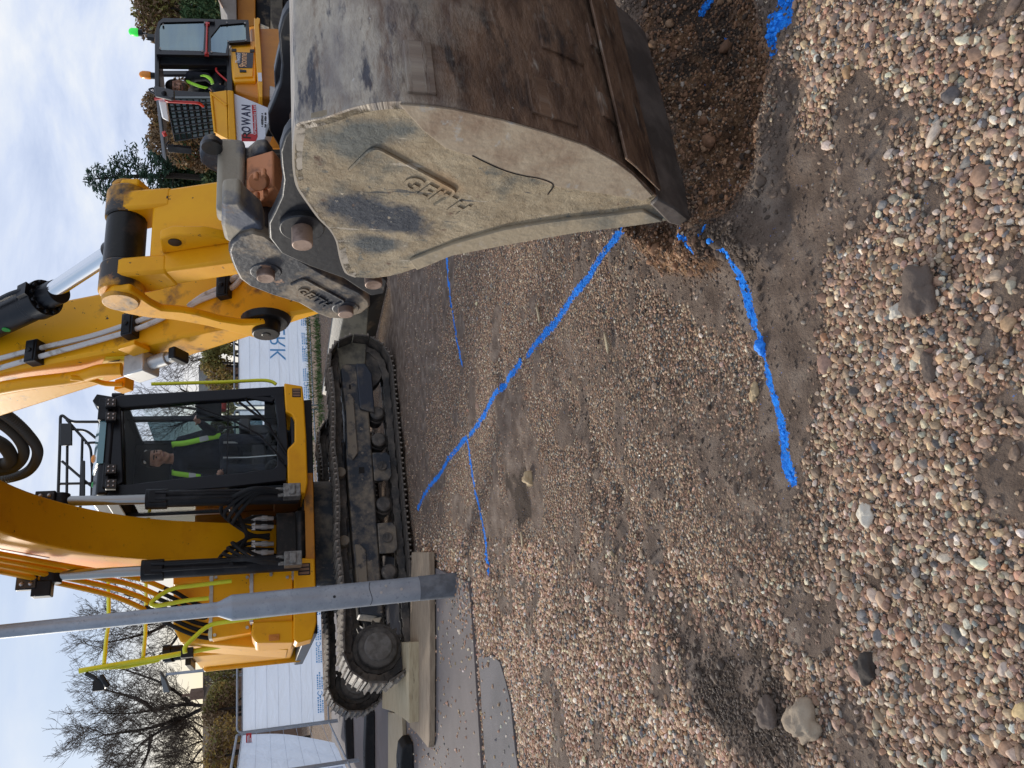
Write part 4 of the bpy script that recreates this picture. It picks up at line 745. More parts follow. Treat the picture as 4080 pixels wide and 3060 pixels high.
# ---- boom
under = [EX(f_, 0, z_) for f_, z_ in ((-6.88, 1.02), (-6.72, 1.45), (-6.56, 1.88), (-6.25, 2.55), (-5.68, 3.12), (-4.84, 3.50), (-3.7, 3.60), (-2.75, 3.42))]
over_ = [EX(f_, 0, z_) for f_, z_ in ((-2.55, 3.60), (-2.7, 3.80), (-3.7, 4.10), (-4.9, 4.25), (-5.75, 4.05), (-6.45, 3.52), (-6.92, 2.70), (-7.12, 1.9), (-7.18, 1.35), (-7.1, 1.02))]
mb = MB(); u_ = smooth_path(under, 6); o_ = smooth_path(over_, 6); P = u_ + o_; mb.prism([p + W * 0.245 for p in P], W * 0.41); BM = obj('boom', mb, YEL, EXC, bev=0.014, ang=30)
for l_, ends in ((0.10, ((1150, 2230), (590, 2270), (235, 2290))), (0.80, ((1150, 2012), (590, 2030), (235, 2036)))):
    p0, p1, p2 = [PW(x, y, l_) for x, y in ends]; p0 = EX(-6.15, l_, 1.25); p2 = EX(-6.0, l_, 3.33); d_ = (p2 - p0).normalized(); p1 = p0 + d_ * 1.36
    mb = MB(); mb.cyl(p0 - d_ * 0.1, p1 - d_ * .02, 0.085, n=24); CY = obj('boom_ram', mb, BLK, EXC, bev=0.006)
    mb = MB(); mb.cyl(p1 - d_ * 0.2, p1, 0.102, n=24); mb.box(p1 - d_ * .12 + F * .09, W * .06, d_ * .08, F * .03); obj('gland', mb, BLK, CY, bev=0.006)
    mb = MB(); mb.cyl(p1, p2, 0.048, n=20); obj('ram_rod', mb, RODG, CY)
    mb = MB(); mb.cyl(p2 - W * 0.07, p2 + W * 0.07, 0.075, n=20); obj('rod_eye', mb, BLK, CY, bev=0.006)
    mb = MB()
    for s_ in (-1, 1):
        pr_ = [p1 - d_ * 0.95 + F * 0.12 + W * 0.03 * s_, p1 - d_ * 0.6 + F * 0.14 + W * 0.03 * s_, p1 - d_ * 0.1 + F * 0.12 + W * .03 * s_]; mb.tube(pr_, 0.014, 7)
    obj('ram_pipe', mb, BLK, CY)
    mb = MB(); vb = EX(-6.0, l_, 1.22); mb.box(vb, W * 0.07, F * 0.08, Z * 0.085); mb.cyl(vb + Z * .08 + W * .03, vb + Z * .16 + W * .03, 0.022, n=8); mb.cyl(vb + Z * .08 - W * .03, vb + Z * .14 - W * .03, 0.022, n=8); mb.box(vb + F * .08, W * .05, F * .02, Z * .03); obj('check_valve', mb, mat('grey_valve', (0.23, 0.22, 0.20), 0.45, 0.4, (0.12, 0.11, 0.10), 20, .45, .6), CY, bev=0.006)
# hoses and fittings at the boom foot
mb = MB()
for sgn, l_ in ((-1, 0.27), (1, 0.63)):
    for k_ in range(4):
        a_ = EX(-6.05 + .05 * k_, 0.1 if sgn < 0 else .8, 1.30 + .03 * k_); mid = EX(-6.2, l_ - sgn * (.08 - .05 * k_), 1.80 + .04 * k_); e_ = EX(-6.45, l_ + sgn * (0.02 - .06 * k_), 1.38 + .02 * k_)
        mb.tube(smooth_path([a_, a_ + Z * 0.25 + F * .05, mid, e_ + Z * .2 + F * 0.1, e_], 6), 0.019, 8)
    mb.tube(smooth_path([EX(-6.02, .1 if sgn < 0 else .8, 1.8), EX(-6.1, .2 if sgn < 0 else .7, 1.78), EX(-6.3, .35 if sgn < 0 else .55, 1.70), EX(-6.35, 0.45, 1.66)], 6), 0.022, 8)
obj('hydraulic_hoses', mb, RUBBER, BM)
mb = MB()
for l_ in (0.27, 0.36, 0.54, 0.63):
    mb.cyl(EX(-6.4, l_, 1.40), EX(-6.35, l_, 1.62), 0.024, n=10); mb.cyl(EX(-6.38, l_, 1.46), EX(-6.37, l_, 1.52), 0.032, n=6)
mb.box(EX(-6.36, .315, 1.60), W * .08, F * .02, Z * .02); mb.box(EX(-6.36, .585, 1.60), W * .08, F * .02, Z * .02)
obj('hose_fittings', mb, ALU, BM, bev=0.003)
mb = MB(); mb.box(EX(-6.5, 0.45, 1.20), W * 0.24, F * 0.1, Z * 0.17); mb.cyl(EX(-6.42, .2, 1.12), EX(-6.42, .7, 1.12), .06, n=14); obj('foot_bracket', mb, GREASE, BM, bev=0.01)
# lamps on the boom
def work_lamp(c, fd, r, parent, up=Z):
    fd = fd.normalized(); sd = up.cross(fd).normalized(); ud = fd.cross(sd)
    mb = MB(); mb.box(c, fd * 0.035, sd * r, ud * r); mb.box(c - fd * .05, fd * .03, sd * r * .5, ud * r * .5); la = obj('work_lamp', mb, BLK, parent, bev=0.01)
    mb = MB(); mb.box(c + fd * 0.037, fd * 0.002, sd * r * .86, ud * r * .86); obj('lamp_lens', mb, LENS, la)
    for i in (-1, 1):
        for j in (-1, 1): mb = MB(); mb.ball(c + fd * 0.037 + sd * r * .42 * i + ud * r * .42 * j, r * 0.25, nu=10, nv=6); obj('lamp_bulb', mb, LENS2, la)
    return la
work_lamp(EX(-5.95, 0.06, 3.52), F, 0.085, BM); work_lamp(EX(-5.95, 0.80, 3.45), F, 0.085, BM); work_lamp(EX(-5.55, -0.02, 3.75), F, 0.085, BM)
mb = MB(); mb.box(EX(-5.98, .06, 3.38), W * .10, F * .05, Z * .04); mb.box(EX(-5.98, -.02, 3.4), W * .07, F * .06, Z * .08); obj('lamp_guard', mb, BLK, BM, bev=.01)
# decal panel and pipes along the left side of the boom
mb = MB(); mb.prism([p + W * 0.243 for p in [EX(-5.9, 0, 3.35), EX(-5.2, 0, 3.78), EX(-4.6, 0, 3.95), EX(-4.6, 0, 4.12), EX(-5.3, 0, 4.05), EX(-6.0, 0, 3.62)]], -W * 0.003); obj('boom_decal', mb, WHITEP, BM)
mb = MB()
for k_, dz in enumerate((0.0, 0.08, 0.16, 0.24)):
    mb.tube(smooth_path([EX(-5.0, .19 - .02 * k_, 3.85 + dz), EX(-5.9, .17 - .03 * k_, 3.25 + dz), EX(-6.45, .12 - .05 * k_, 2.72 + dz * .9), EX(-6.72, .05 - .07 * k_, 2.48 + .05 * k_)], 6), 0.026, 8)
obj('boom_pipe', mb, YEL, BM)
mb = MB()
for k_ in range(6):
    s_ = EX(-6.72, .05 - .045 * k_, 2.48 + .04 * k_); mb.tube(smooth_path([s_, s_ - Z * 0.12 - W * .06, EX(-6.9, -.12 - .07 * k_, 2.15 - .02 * k_), EX(-7.05, -.20 - .03 * k_, 1.80 - .04 * k_), EX(-7.2, -.1, 1.55)], 7), 0.022, 8)
obj('boom_hose', mb, RUBBER, BM)
# the big ribbed hoses hanging from the boom end
ribm = mat('ribbed_grey_hose', (0.055, 0.058, 0.055), 0.55)
for pts, r_ in (([(-140, 1560), (20, 1650), (110, 1730), (150, 1800), (120, 1870), (40, 1905), (-140, 1930)], 0.040), ([(-140, 1600), (10, 1690), (75, 1750), (95, 1810), (60, 1860), (-10, 1880), (-140, 1890)], 0.040), ([(-140, 1720), (-10, 1760), (35, 1800), (40, 1835), (-5, 1850), (-140, 1840)], 0.05)):
    P = smooth_path([PW(x, y, 0.95) for x, y in pts], 26); mb = MB(); mb.tube(P, r_, 12, rs=[r_ * (1 + 0.10 * (i % 2 * 2 - 1)) for i in range(len(P))]); obj('ribbed_hose', mb, ribm, BM)
# ------------------------------------------------------------------ excavator: undercarriage
def place(o, parent, wloc, rot=None):
    o.parent = parent; o.location = Vector(wloc) - ofs(parent)
    if rot is not None: o.rotation_mode = 'QUATERNION'; o.rotation_quaternion = rot
    return o
R0, ZC, SI, SS = 0.335, 0.41, 1.66, -1.62
def loop_pts(n):
    prof = []
    for i in range(40): prof.append((SS + (SI - SS) * i / 40, ZC - R0 - 0.028))
    for i in range(24): a = -math.pi / 2 + math.pi * i / 24; prof.append((SI + R0 * math.cos(a), ZC + R0 * math.sin(a) - 0.0))
    for i in range(40): u = i / 40; s_ = SI + (SS - SI) * u; prof.append((s_, ZC + R0 - 0.028 * abs(math.sin(math.pi * 3 * u)) ))
    for i in range(24): a = math.pi / 2 + math.pi * i / 24; prof.append((SS + R0 * math.cos(a), ZC + R0 * math.sin(a)))
    P = np.array(prof + [prof[0]]); d = np.r_[0, np.cumsum(np.hypot(*np.diff(P, axis=0).T))]; tt = np.linspace(0, d[-1], n, endpoint=False)
    return [(np.interp(t_, d, P[:, 0]), np.interp(t_, d, P[:, 1])) for t_ in tt], d[-1]
NSH = 46
def make_shoe():
    mb = MB(); hl = 0.092
    mb.mi = 0; mb.box((0, 0, 0.010), (hl, 0, 0), (0, 0.275, 0), (0, 0, 0.010))
    mb.mi = 1
    for x_, h_ in ((-0.075, 0.030), (-0.01, 0.024), (0.055, 0.024)):
        mb.prism([Vector((x_ - .012, -.272, .019)), Vector((x_ + .012, -.272, .019)), Vector((x_ + .006, -.272, .02 + h_)), Vector((x_ - .006, -.272, .02 + h_))], (0, 0.544, 0))
    return mb
shoe0 = None
for q0_ in (0.0, -2.12):
    ctr = TS(0, q0_ - 0.275, 0)
    TR = None
    # chain links inside the shoes
    pts, tot = loop_pts(NSH * 2); mb = MB()
    for i, (s_, z_) in enumerate(pts):
        s2, z2_ = pts[(i + 1) % len(pts)]; tx = Vector((s2 - s_, z2_ - z_)); tx.normalize(); nx_ = Vector((-tx.y, tx.x))     # inward normal
        for qq in (-0.20, -0.36):
            c_ = TS((s_ + s2) / 2 + nx_.x * 0.045, q0_ + qq, (z_ + z2_) / 2 + nx_.y * 0.045)
            mb.box(c_, (TD * tx.x + Z * tx.y) * 0.051, TN * 0.018, (TD * nx_.x + Z * nx_.y) * (0.045 if i % 2 else 0.036))
    TR = obj('crawler_track', mb, TRKM, EXC, bev=0.006)
    pts, tot = loop_pts(NSH)
    for i, (s_, z_) in enumerate(pts):
        sa, za = pts[i - 1]; sb, zb = pts[(i + 1) % NSH]; tx = Vector((sb - sa, zb - za)); tx.normalize()
        X_ = TD * tx.x + Z * tx.y; Y_ = TN * 1; Zo = X_.cross(Y_)           # outward
        rot = Matrix((X_, Y_, Zo)).transposed().to_quaternion()
        if shoe0 is None:
            shoe0 = obj('track_shoe', make_shoe(), [TRKM, TRKC], TR, bev=0.003, loc=None); o = shoe0
            for v in o.data.vertices: v.co = v.co + ofs(TR)
        else:
            o = shoe0.copy(); S.collection.objects.link(o)
        place(o, TR, TS(s_, q0_ - 0.275, z_), rot)
    # frame
    fr = [(SS + 0.30, 0.33), (SI - 0.62, 0.33), (SI - 0.62, 0.29), (SI - 0.10, 0.29), (SI + 0.02, 0.36), (SI + 0.02, 0.58), (SI - 0.06, 0.63), (SI - 0.62, 0.60), (0.45, 0.62), (-0.6, 0.60), (SS + 0.35, 0.57)]
    mb = MB(); mb.prism([TS(s_, q0_ - 0.13, z_) for s_, z_ in fr], TN * -0.30); FRM = obj('track_frame', mb, TRKF, EXC, bev=0.018, seg=3)
    mb = MB(); mb.prism([TS(s_, q0_ - 0.09, z_) for s_, z_ in ((SI - 0.66, 0.27), (SI - 0.14, 0.27), (SI + 0.0, 0.34), (SI + 0.0, 0.45), (SI - 0.60, 0.44))], TN * -0.05)
    obj('idler_cover', mb, mat('blue_black_plate', (0.022, 0.028, 0.042), 0.45, 0.1, (0.12, 0.095, 0.07), 4, .52, .66, bump=.15), FRM, bev=0.012)
    MUDP = mat('mud_caked_bar', (0.20, 0.16, 0.115), 0.85, 0, (0.045, 0.045, 0.05), 9, 0.5, 0.62, bump=.4)
    mb = MB(); mb.prism([TS(s_, q0_ - 0.105, z_) for s_, z_ in ((0.42, 0.55), (0.50, 0.49), (SI - 0.46, 0.50), (SI - 0.40, 0.54), (SI - 0.42, 0.59), (0.5, 0.60))], TN * -0.04); obj('guard_bar', mb, MUDP, FRM, bev=0.008)
    mb = MB(); mb.prism([TS(s_, q0_ - 0.105, z_) for s_, z_ in ((-1.15, 0.47), (-0.62, 0.47), (-0.55, 0.53), (-0.55, 0.58), (-1.18, 0.56))], TN * -0.04); obj('guard_bar', mb, MUDP, FRM, bev=0.008)
    mb = MB(); mb.box(TS(0.30, q0_ - 0.128, 0.46), TD * .035, TN * .004, Z * .03); obj('frame_opening', mb, GREASE, FRM)
    mb = MB(); mb.box(TS(SI - 0.30, q0_ - 0.128, 0.535), TD * .03, TN * .004, Z * .012); obj('frame_opening', mb, GREASE, FRM)
    for s_ in (-0.86, -0.50, -0.10, 0.33, 0.68, 1.02):
        mb = MB(); mb._lat(TS(s_, q0_ - 0.12, 0.235), -TN, [(0, 0.04), (0, 0.062), (0.02, 0.085), (0.10, 0.085), (0.10, 0.10), (0.14, 0.10), (0.14, 0.08), (0.28, 0.08)], 20); obj('track_roller', mb, TRKM, FRM, bev=0.004)
    for s_ in (0.28, -0.50):
        mb = MB(); mb._lat(TS(s_, q0_ - 0.10, 0.69), -TN, [(0, 0.03), (0, 0.056), (0.12, 0.060), (0.28, 0.055)], 18); obj('carrier_roller', mb, MUDP, FRM, bev=0.004)
    for s_ in (0.33, -0.50):
        mb = MB(); mb.prism([TS(s_ + a_, q0_ - 0.10, z_) for a_, z_ in ((-.17, .33), (.17, .33), (.17, .17), (.12, .13), (-.12, .13), (-.17, .17))], TN * -0.02); obj('roller_guard', mb, TRKF, FRM, bev=0.012)
        mb = MB(); mb.cyl(TS(s_, q0_ - 0.10, .235), TS(s_, q0_ - 0.085, .235), .055, n=18); mb.box(TS(s_, q0_ - .083, .235), TD * .025, TN * .006, Z * .012); obj('roller_cap', mb, TRKM, FRM, bev=0.004)
    # idler
    mb = MB(); mb._lat(TS(SI - 0.02, q0_ - 0.20, ZC), -TN, [(0, 0.05), (0, 0.12), (0.01, 0.24), (0.01, 0.285), (0.15, 0.285), (0.15, 0.05)], 36); obj('idler_wheel', mb, TRKM, FRM, bev=0.006)
    # sprocket with teeth and hub
    mb = MB(); nt_ = 21; ring = []
    for i in range(nt_ * 4):
        a = 2 * math.pi * i / (nt_ * 4); r_ = (0.285, 0.30, 0.245, 0.245)[i % 4]; ring.append(TS(SS + r_ * math.cos(a), q0_ - 0.24, ZC + r_ * math.sin(a)))
    mb.prism(ring, TN * -0.05); SPK = obj('sprocket', mb, TRKM, FRM, bev=0.003)
    mb = MB(); mb._lat(TS(SS, q0_ - 0.07, ZC), -TN, [(0, 0.17), (0.015, 0.195), (0.10, 0.205), (0.10, 0.245), (0.18, 0.25), (0.30, 0.22)], 40); obj('drive_hub', mb, mat('earth_caked_hub', (0.10, 0.088, 0.076), 0.9, 0, (0.055, 0.047, 0.04), 10, .45, .6, col3=(.16, .14, .12), n3=40, lo3=.6, hi3=.7, bump=.5), SPK, bev=0.01)
    mb = MB(); mb._lat(TS(SS, q0_ - 0.055, ZC), -TN, [(0, 0.13), (0.02, 0.145)], 36); obj('hub_cover', mb, mat('dusty_hub_cover', (0.155, 0.14, 0.125), 0.9, 0, (0.10, 0.088, 0.075), 12, .45, .6, bump=.3), SPK, bev=0.006)
mb = MB(); c_ = TS(0, -1.33, 0); mb.box(c_ + Z * .52, TD * .75, TN * 1.0, Z * .16); mb.cyl(c_ + Z * .66, c_ + Z * .98, .62, n=40); obj('car_body', mb, TRKF, EXC, bev=0.02)
# blade at the front end of the tracks
mb = MB(); bs = []
for a_ in range(7):
    z_ = 0.02 + 0.62 * a_ / 6; bs.append((2.70 - 0.10 * math.sin(math.pi * a_ / 6), z_))
prof = bs + [(s_ + 0.05, z_) for s_, z_ in reversed(bs)]
mb.prism([TS(s_, 0.05, z_) for s_, z_ in prof], TN * -2.85); BLD = obj('dozer_blade', mb, mat('dark_blade_steel', (0.018, 0.022, 0.028), 0.5, 0.2, (0.14, 0.11, 0.08), 4, .55, .68, bump=.2), EXC, bev=0.01)
for qq in (-0.18, -2.4):
    mb = MB(); mb.prism([TS(s_, qq, z_) for s_, z_ in ((1.2, .38), (2.66, .22), (2.66, .50), (1.9, .66), (1.2, .58))], TN * -0.20); obj('blade_arm', mb, mat('clay_coated_arm', (0.21, 0.185, 0.13), 0.75, 0, (0.10, .09, .07), 6, .48, .64, bump=.25), BLD, bev=0.015)
# ------------------------------------------------------------------ upper structure
FF = -6.3
mb = MB(); mb.box(EX(-8.2, .72, 1.03), F * 1.75, W * 1.30, Z * 0.06); UP_ = obj('deck', mb, BLK, EXC, bev=0.01)
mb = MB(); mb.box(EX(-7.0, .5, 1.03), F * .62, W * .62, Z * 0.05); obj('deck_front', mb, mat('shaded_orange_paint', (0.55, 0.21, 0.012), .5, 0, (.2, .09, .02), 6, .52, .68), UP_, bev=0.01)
# counterweight and engine hood
mb = MB(); prof = []
for i in range(13): a = -math.pi / 2 + math.pi * i / 12; prof.append(EX(-9.35 - 0.85 * math.cos(a), .72 + 1.32 * math.sin(a), 1.0))
mb.prism(prof, Z * 1.25); obj('counterweight', mb, YEL, EXC, bev=0.04, seg=3)
mb = MB(); mb.box(EX(-8.65, .72, 1.72), F * .75, W * 1.26, Z * .58); HD = obj('engine_hood', mb, YEL, EXC, bev=0.03, seg=3)
mb = MB(); mb.box(EX(-8.3, -.42, 2.32), F * .35, W * .2, Z * .03); mb.cyl(EX(-8.45, -.45, 2.3), EX(-8.45, -.45, 2.52), .055, n=16); mb.cyl(EX(-8.45, -.45, 2.52), EX(-8.5, -.45, 2.62), .07, n=16); obj('exhaust_stack', mb, BLK, HD, bev=0.005)
# right-hand front: bumper, steps, tool box, tank
def lowpoly(pts, f_, depth): return [PF(x, y, f_) for x, y in pts], F * -depth
mb = MB(); pts, v_ = lowpoly([(1172, 2222), (1168, 2545), (1185, 2562), (1245, 2545), (1262, 2480), (1254, 2225)], FF + .02, .42); mb.prism(pts, v_); BP = obj('front_bumper', mb, YEL, EXC, bev=0.014, seg=3)
def bumper_lamp(cx, cy, f_, hw, hh, parent):
    p = PF(cx, cy, f_); mb = MB(); mb.box(p - F * .004, F * .008, W * hw, Z * hh); la = obj('marker_lamp', mb, BLK, parent, bev=0.006)
    mb = MB()
    for k_ in range(3): mb.box(p + F * .005 + W * hw * (.62 * (k_ - 1)), F * .003, W * hw * .2, Z * hh * .8)
    obj('lamp_lens', mb, mat('brown_lens', (0.22, 0.12, 0.07), .3, .2), la)
bumper_lamp(1212, 2268, FF + .02, .062, .062, BP)
mb = MB(); pts, v_ = lowpoly([(1166, 2228), (1005, 2236), (1005, 2480), (1166, 2500)], FF - .05, .5); mb.prism(pts, v_); obj('step_box', mb, YEL, EXC, bev=0.008)
mb = MB(); pts, v_ = lowpoly([(1000, 2262), (842, 2275), (842, 2545), (1000, 2520)], FF - .28, .5); mb.prism(pts, v_); obj('step_box', mb, YEL, EXC, bev=0.008)
mb = MB(); pts, v_ = lowpoly([(1010, 2250), (690, 2280), (690, 2500), (720, 2560), (1150, 2590), (1150, 2250)], FF - .6, .9); mb.prism(pts, v_); TK = obj('fuel_tank', mb, YEL, EXC, bev=0.02, seg=3)
for xs_, ya, yb, f_ in ((1163, 2228, 2310, FF - .04), (997, 2260, 2480, FF - .04), (838, 2285, 2545, FF - .27)):
    a_, b_ = PF(xs_, ya, f_), PF(xs_, yb, f_); b_.z = a_.z; mb = MB(); n_ = 14; pr_ = [a_ - Z * .03, a_]
    for i in range(n_ + 1): pr_.append(a_.lerp(b_, i / n_) + Z * (0.008 * (i % 2)))
    pr_ += [b_ - Z * .03]; mb.prism(pr_, F * -.20); obj('step_tread', mb, ALU, EXC)
mb = MB(); pts, v_ = lowpoly([(1172, 2470), (1005, 2478), (1000, 2530), (1020, 2562), (1172, 2560)], FF + .0, .75); mb.prism(pts, v_); TBX = obj('tool_box', mb, YEL, EXC, bev=0.022, seg=3)
p = PF(1092, 2540, FF + .0); mb = MB(); mb.box(p, F * .012, W * .03, Z * .05); mb.box(p + F * .01, F * .008, W * .012, Z * .03); obj('latch', mb, mat('orange_latch', (.6, .2, .02), .4), TBX, bev=0.004)
for x, y, f_ in ((985, 2300, FF - .26), (985, 2500, FF - .26), (860, 2300, FF - .26), (855, 2530, FF - .26), (1145, 2300, FF - .04), (1080, 2280, FF - .04), (1080, 2290, FF - .04), (1015, 2280, FF - .04)):
    p = PF(x, y, f_); mb = MB(); mb.cyl(p - F * .01, p + F * .006, .016, n=8); obj('bolt', mb, ALU, TK)
mb = MB(); pts, v_ = lowpoly([(760, 2225), (690, 2235), (690, 2330), (1000, 2300), (1000, 2225)], FF - .5, .5); mb.prism(pts, v_); obj('valve_cover', mb, YEL, EXC, bev=0.012)
mb = MB(); mb.cyl(EX(-7.5, -.5, 2.3), EX(-7.5, -.5, 2.46), .06, n=16); mb.cyl(EX(-7.5, -.5, 2.46), EX(-7.5, -.5, 2.54), .075, n=16); obj('filler_neck', mb, BLK, TK, bev=0.004)
# handrails
z4 = lambda X, Y: (300 + .5877 * X, 2200 + .5877 * Y)
def rail(pts, f_, r_=.021, name='handrail', m_=HIVIS, parent=EXC, fr=.10):
    P = [PF(*q, f_ if not isinstance(f_, (list, tuple)) else f_[i]) for i, q in enumerate(pts)]; mb = MB(); mb.tube(fillet(P, fr, 5), r_, 10); return obj(name, mb, m_, parent)
rail([z4(1060, 195), z4(800, 228), z4(640, 245), z4(500, 345), z4(540, 368), z4(760, 325), z4(905, 312)], FF - .1)
rail([z4(1475, 408), z4(1040, 470), z4(900, 490), z4(738, 640), z4(745, 685)], FF - .05)
h_ = rail([z4(25, 805), z4(200, 775), z4(480, 730), z4(700, 690), z4(860, 660), z4(1050, 625), z4(1120, 605), z4(1140, 570), z4(1185, 560)], FF - .9, .026)
mb = MB(); mb.prism([PF(*z4(*q), FF - .93) for q in ((120, 800), (330, 760), (560, 700), (640, 690), (560, 745), (340, 790))], F * -.02); obj('gusset_plate', mb, HIVIS, h_)
mb = MB(); p = PF(*z4(760, 682), FF - .88); mb.box(p, F * .05, W * .05, Z * .06); obj('rail_clamp', mb, BLK, h_, bev=.006)
rail([z4(228, 280), z4(228, 470), z4(210, 590), z4(195, 760)], [FF - 1.6, FF - 1.4, FF - 1.1, FF - .9], .02)
rail([(580, 1990), (578, 2200), (582, 2330), z4(480, 300), z4(475, 560), z4(460, 715)], [FF - 2.2, FF - 2.2, FF - 2.0, FF - 1.7, FF - 1.2, FF - .9], .02)
rail([(430, 2010), (432, 2480)], [FF - 2.2, FF - 2.0], .02)
rail([(603, 1530), (900, 1522), (1050, 1514), (1085, 1520), (1100, 1532)], FF - .25, .02)
MR = MB(); a_ = PF(*z4(75, 825), FF - .9); b_ = PF(*z4(130, 850), FF - .85); c_ = PF(*z4(175, 905), FF - .8); MR.tube([a_, b_, c_], .022, 8); MR.box(PF(*z4(160, 905), FF - .8), F * .04, W * .05, Z * .05); M_ = obj('mirror_arm', MR, BLK, h_)
mb = MB(); q0_, q1_ = PF(*z4(165, 840), FF - .75), PF(*z4(215, 920), FF - .75); d_ = (q1_ - q0_); mb.box((q0_ + q1_) / 2, d_ * .5, F * .12 - Z * .03, d_.cross(F).normalized() * .022); obj('rear_mirror', mb, BLK, M_, bev=.012)
mb = MB(); mb.box((q0_ + q1_) / 2 + (-d_.cross(F).normalized() if d_.cross(F).z > 0 else d_.cross(F).normalized()) * .0235, d_ * .44, F * .10 - Z * .025, d_.cross(F).normalized() * .001); obj('mirror_glass', mb, mat('amber_reflecting_mirror', (.62, .42, .2), .08, .9), M_)
# ------------------------------------------------------------------ cab
CL, CR, CB, CT = 0.90, 2.08, 1.13, 3.08
def pfr(pts): return [PF(x, y, FF) for x, y in pts]
CABF = mat('black_cab_paint', (0.008, 0.009, 0.013), 0.34, 0, (0.014, 0.016, 0.021), 4, .5, .75, spec=.3)
zc3 = lambda X, Y: (.6027 * X, 1500 + .6027 * Y)
# front frame as a ring: outer outline and the opening
outer = pfr([zc3(*q) for q in ((700, 150), (800, 120), (1300, 95), (1880, 62), (1895, 230), (1905, 440), (1895, 690), (1500, 735), (1100, 765), (790, 795), (700, 780))])
CAB = None
def bar(pts, d_=.09, m_=CABF, name='pillar', parent=None, bev=.012):
    mb = MB(); mb.prism(pfr([zc3(*q) for q in pts]), F * -d_); return obj(name, mb, m_, parent, bev=bev)
mb = MB(); mb.box(EX(FF - .85, (CL + CR) / 2, CB + .03), F * .84, W * .57, Z * .05); mb.box(EX(FF - 1.62, (CL + CR) / 2, CB + .55), F * .05, W * .57, Z * .52); CAB = obj('cab', mb, CABF, EXC, bev=.015)
bar([(700, 150), (800, 120), (1300, 95), (1880, 62), (1880, 130), (1790, 128), (1560, 150), (1300, 165), (830, 205), (740, 210)], .10, parent=CAB)
bar([(700, 785), (740, 715), (850, 712), (1300, 660), (1560, 640), (1800, 610), (1900, 600), (1895, 690), (1500, 735), (1100, 765), (790, 795)], .10, parent=CAB)
bar([(1780, 125), (1880, 110), (1905, 440), (1900, 620), (1800, 612), (1830, 590), (1835, 300), (1815, 150)], .10, name='front_sill', parent=CAB)
bar([(690, 160), (760, 170), (800, 210), (815, 700), (745, 740), (690, 790)], .10, name='roof_beam', parent=CAB)
# black lower corner panel left of the wiper
bar([(1555, 130), (1640, 125), (1830, 135), (1800, 170)], .04, name='corner_trim', parent=CAB)
rr_pts = [EX(FF - .02, CL + .02, CT - .02), EX(FF - .02, CR - .06, CT + .02), EX(FF - .4, CR - .05, CT + .13), EX(FF - 1.6, CR - .06, CT + .12), EX(FF - 1.7, CR - .06, CT - .06), EX(FF - 1.7, CL + .03, CT - .06), EX(FF - 1.6, CL + .03, CT + .10), EX(FF - .4, CL + .03, CT + .10)]
mb = MB(); mb.prism([EX(FF + .02, CL + .04, z_) if k_ == 0 else EX(FF - f2, CL + .04, z_) for k_, (f2, z_) in enumerate(((-.02, CT - .10), (0, CT + .02), (.35, CT + .12), (1.55, CT + .12), (1.70, CT + .02), (1.70, CT - .08)))], W * (CR - CL - .12)); RF_ = obj('roof', mb, CABF, CAB, bev=.03, seg=3)
mb = MB(); mb.prism([EX(FF + .03, CL + .36, CT - .03), EX(FF + .03, CL + .36, CT + .03), EX(FF - .36, CL + .36, CT + .135), EX(FF - .36, CL + .36, CT + .10)], W * .46); obj('roof_hatch_glass', mb, mat('teal_roof_glass', (0.10, 0.26, 0.30), .08, 0, spec=1.0), RF_)
# rear pillars, side rails, side window frames
for l_, rw in ((CL, .05), (CR - .05, .05)):
    for f2, w2 in ((.78, .035), (1.62, .05)):
        mb = MB(); mb.box(EX(FF - f2, l_ + rw / 2, (CB + CT) / 2), F * w2, W * .028, Z * ((CT - CB) / 2 - .02)); obj('pillar', mb, CABF, CAB, bev=.01)
    mb = MB(); mb.box(EX(FF - .85, l_ + rw / 2, CB + .2 if l_ > 1.5 else CB + .38), F * .8, W * .022, Z * (.16 if l_ > 1.5 else .36)); obj('lower_panel', mb, CABF, CAB, bev=.01)
mb = MB(); mb.box(EX(FF - .85, CL + .025, CT - .10), F * .8, W * .02, Z * .06); mb.box(EX(FF - .85, CR - .025, CT - .10), F * .8, W * .02, Z * .06); obj('roof_rail', mb, CABF, CAB, bev=.01)
mb = MB(); mb.box(EX(FF - 1.60, (CL + CR) / 2, CT - .60), F * .02, W * .585, Z * .54); obj('rear_panel', mb, mat('dark_trim', (.018, .018, .02), .8), CAB)
for l_ in (CL + .02, CR - .02):
    mb = MB(); mb.box(EX(FF - .43, l_, CB + 1.02), F * .33, W * .003, Z * .64); obj('side_window', mb, GLASS, CAB); mb = MB(); mb.box(EX(FF - 1.2, l_, CB + 1.02), F * .38, W * .003, Z * .64); obj('side_window', mb, GLASSD, CAB)
    if l_ > 1.5: continue
    mb = MB(); mb.box(EX(FF - 1.32, l_ + .02, CB + 1.15), F * .31, W * .01, Z * .52); obj('door_lining', mb, mat('dark_trim', (.018, .018, .02), .8), CAB)
mb = MB(); mb.prism([p - F * .05 for p in pfr([zc3(*q) for q in ((815, 205), (1300, 160), (1560, 148), (1830, 132), (1835, 595), (1560, 640), (1300, 662), (830, 708))])], F * -.006); obj('windscreen', mb, GLASS, CAB)
mb = MB(); mb.box(PF(*zc3(1505, 400), FF - .045), F * .006, W * .56, Z * .006); obj('screen_joint', mb, BLK, CAB)
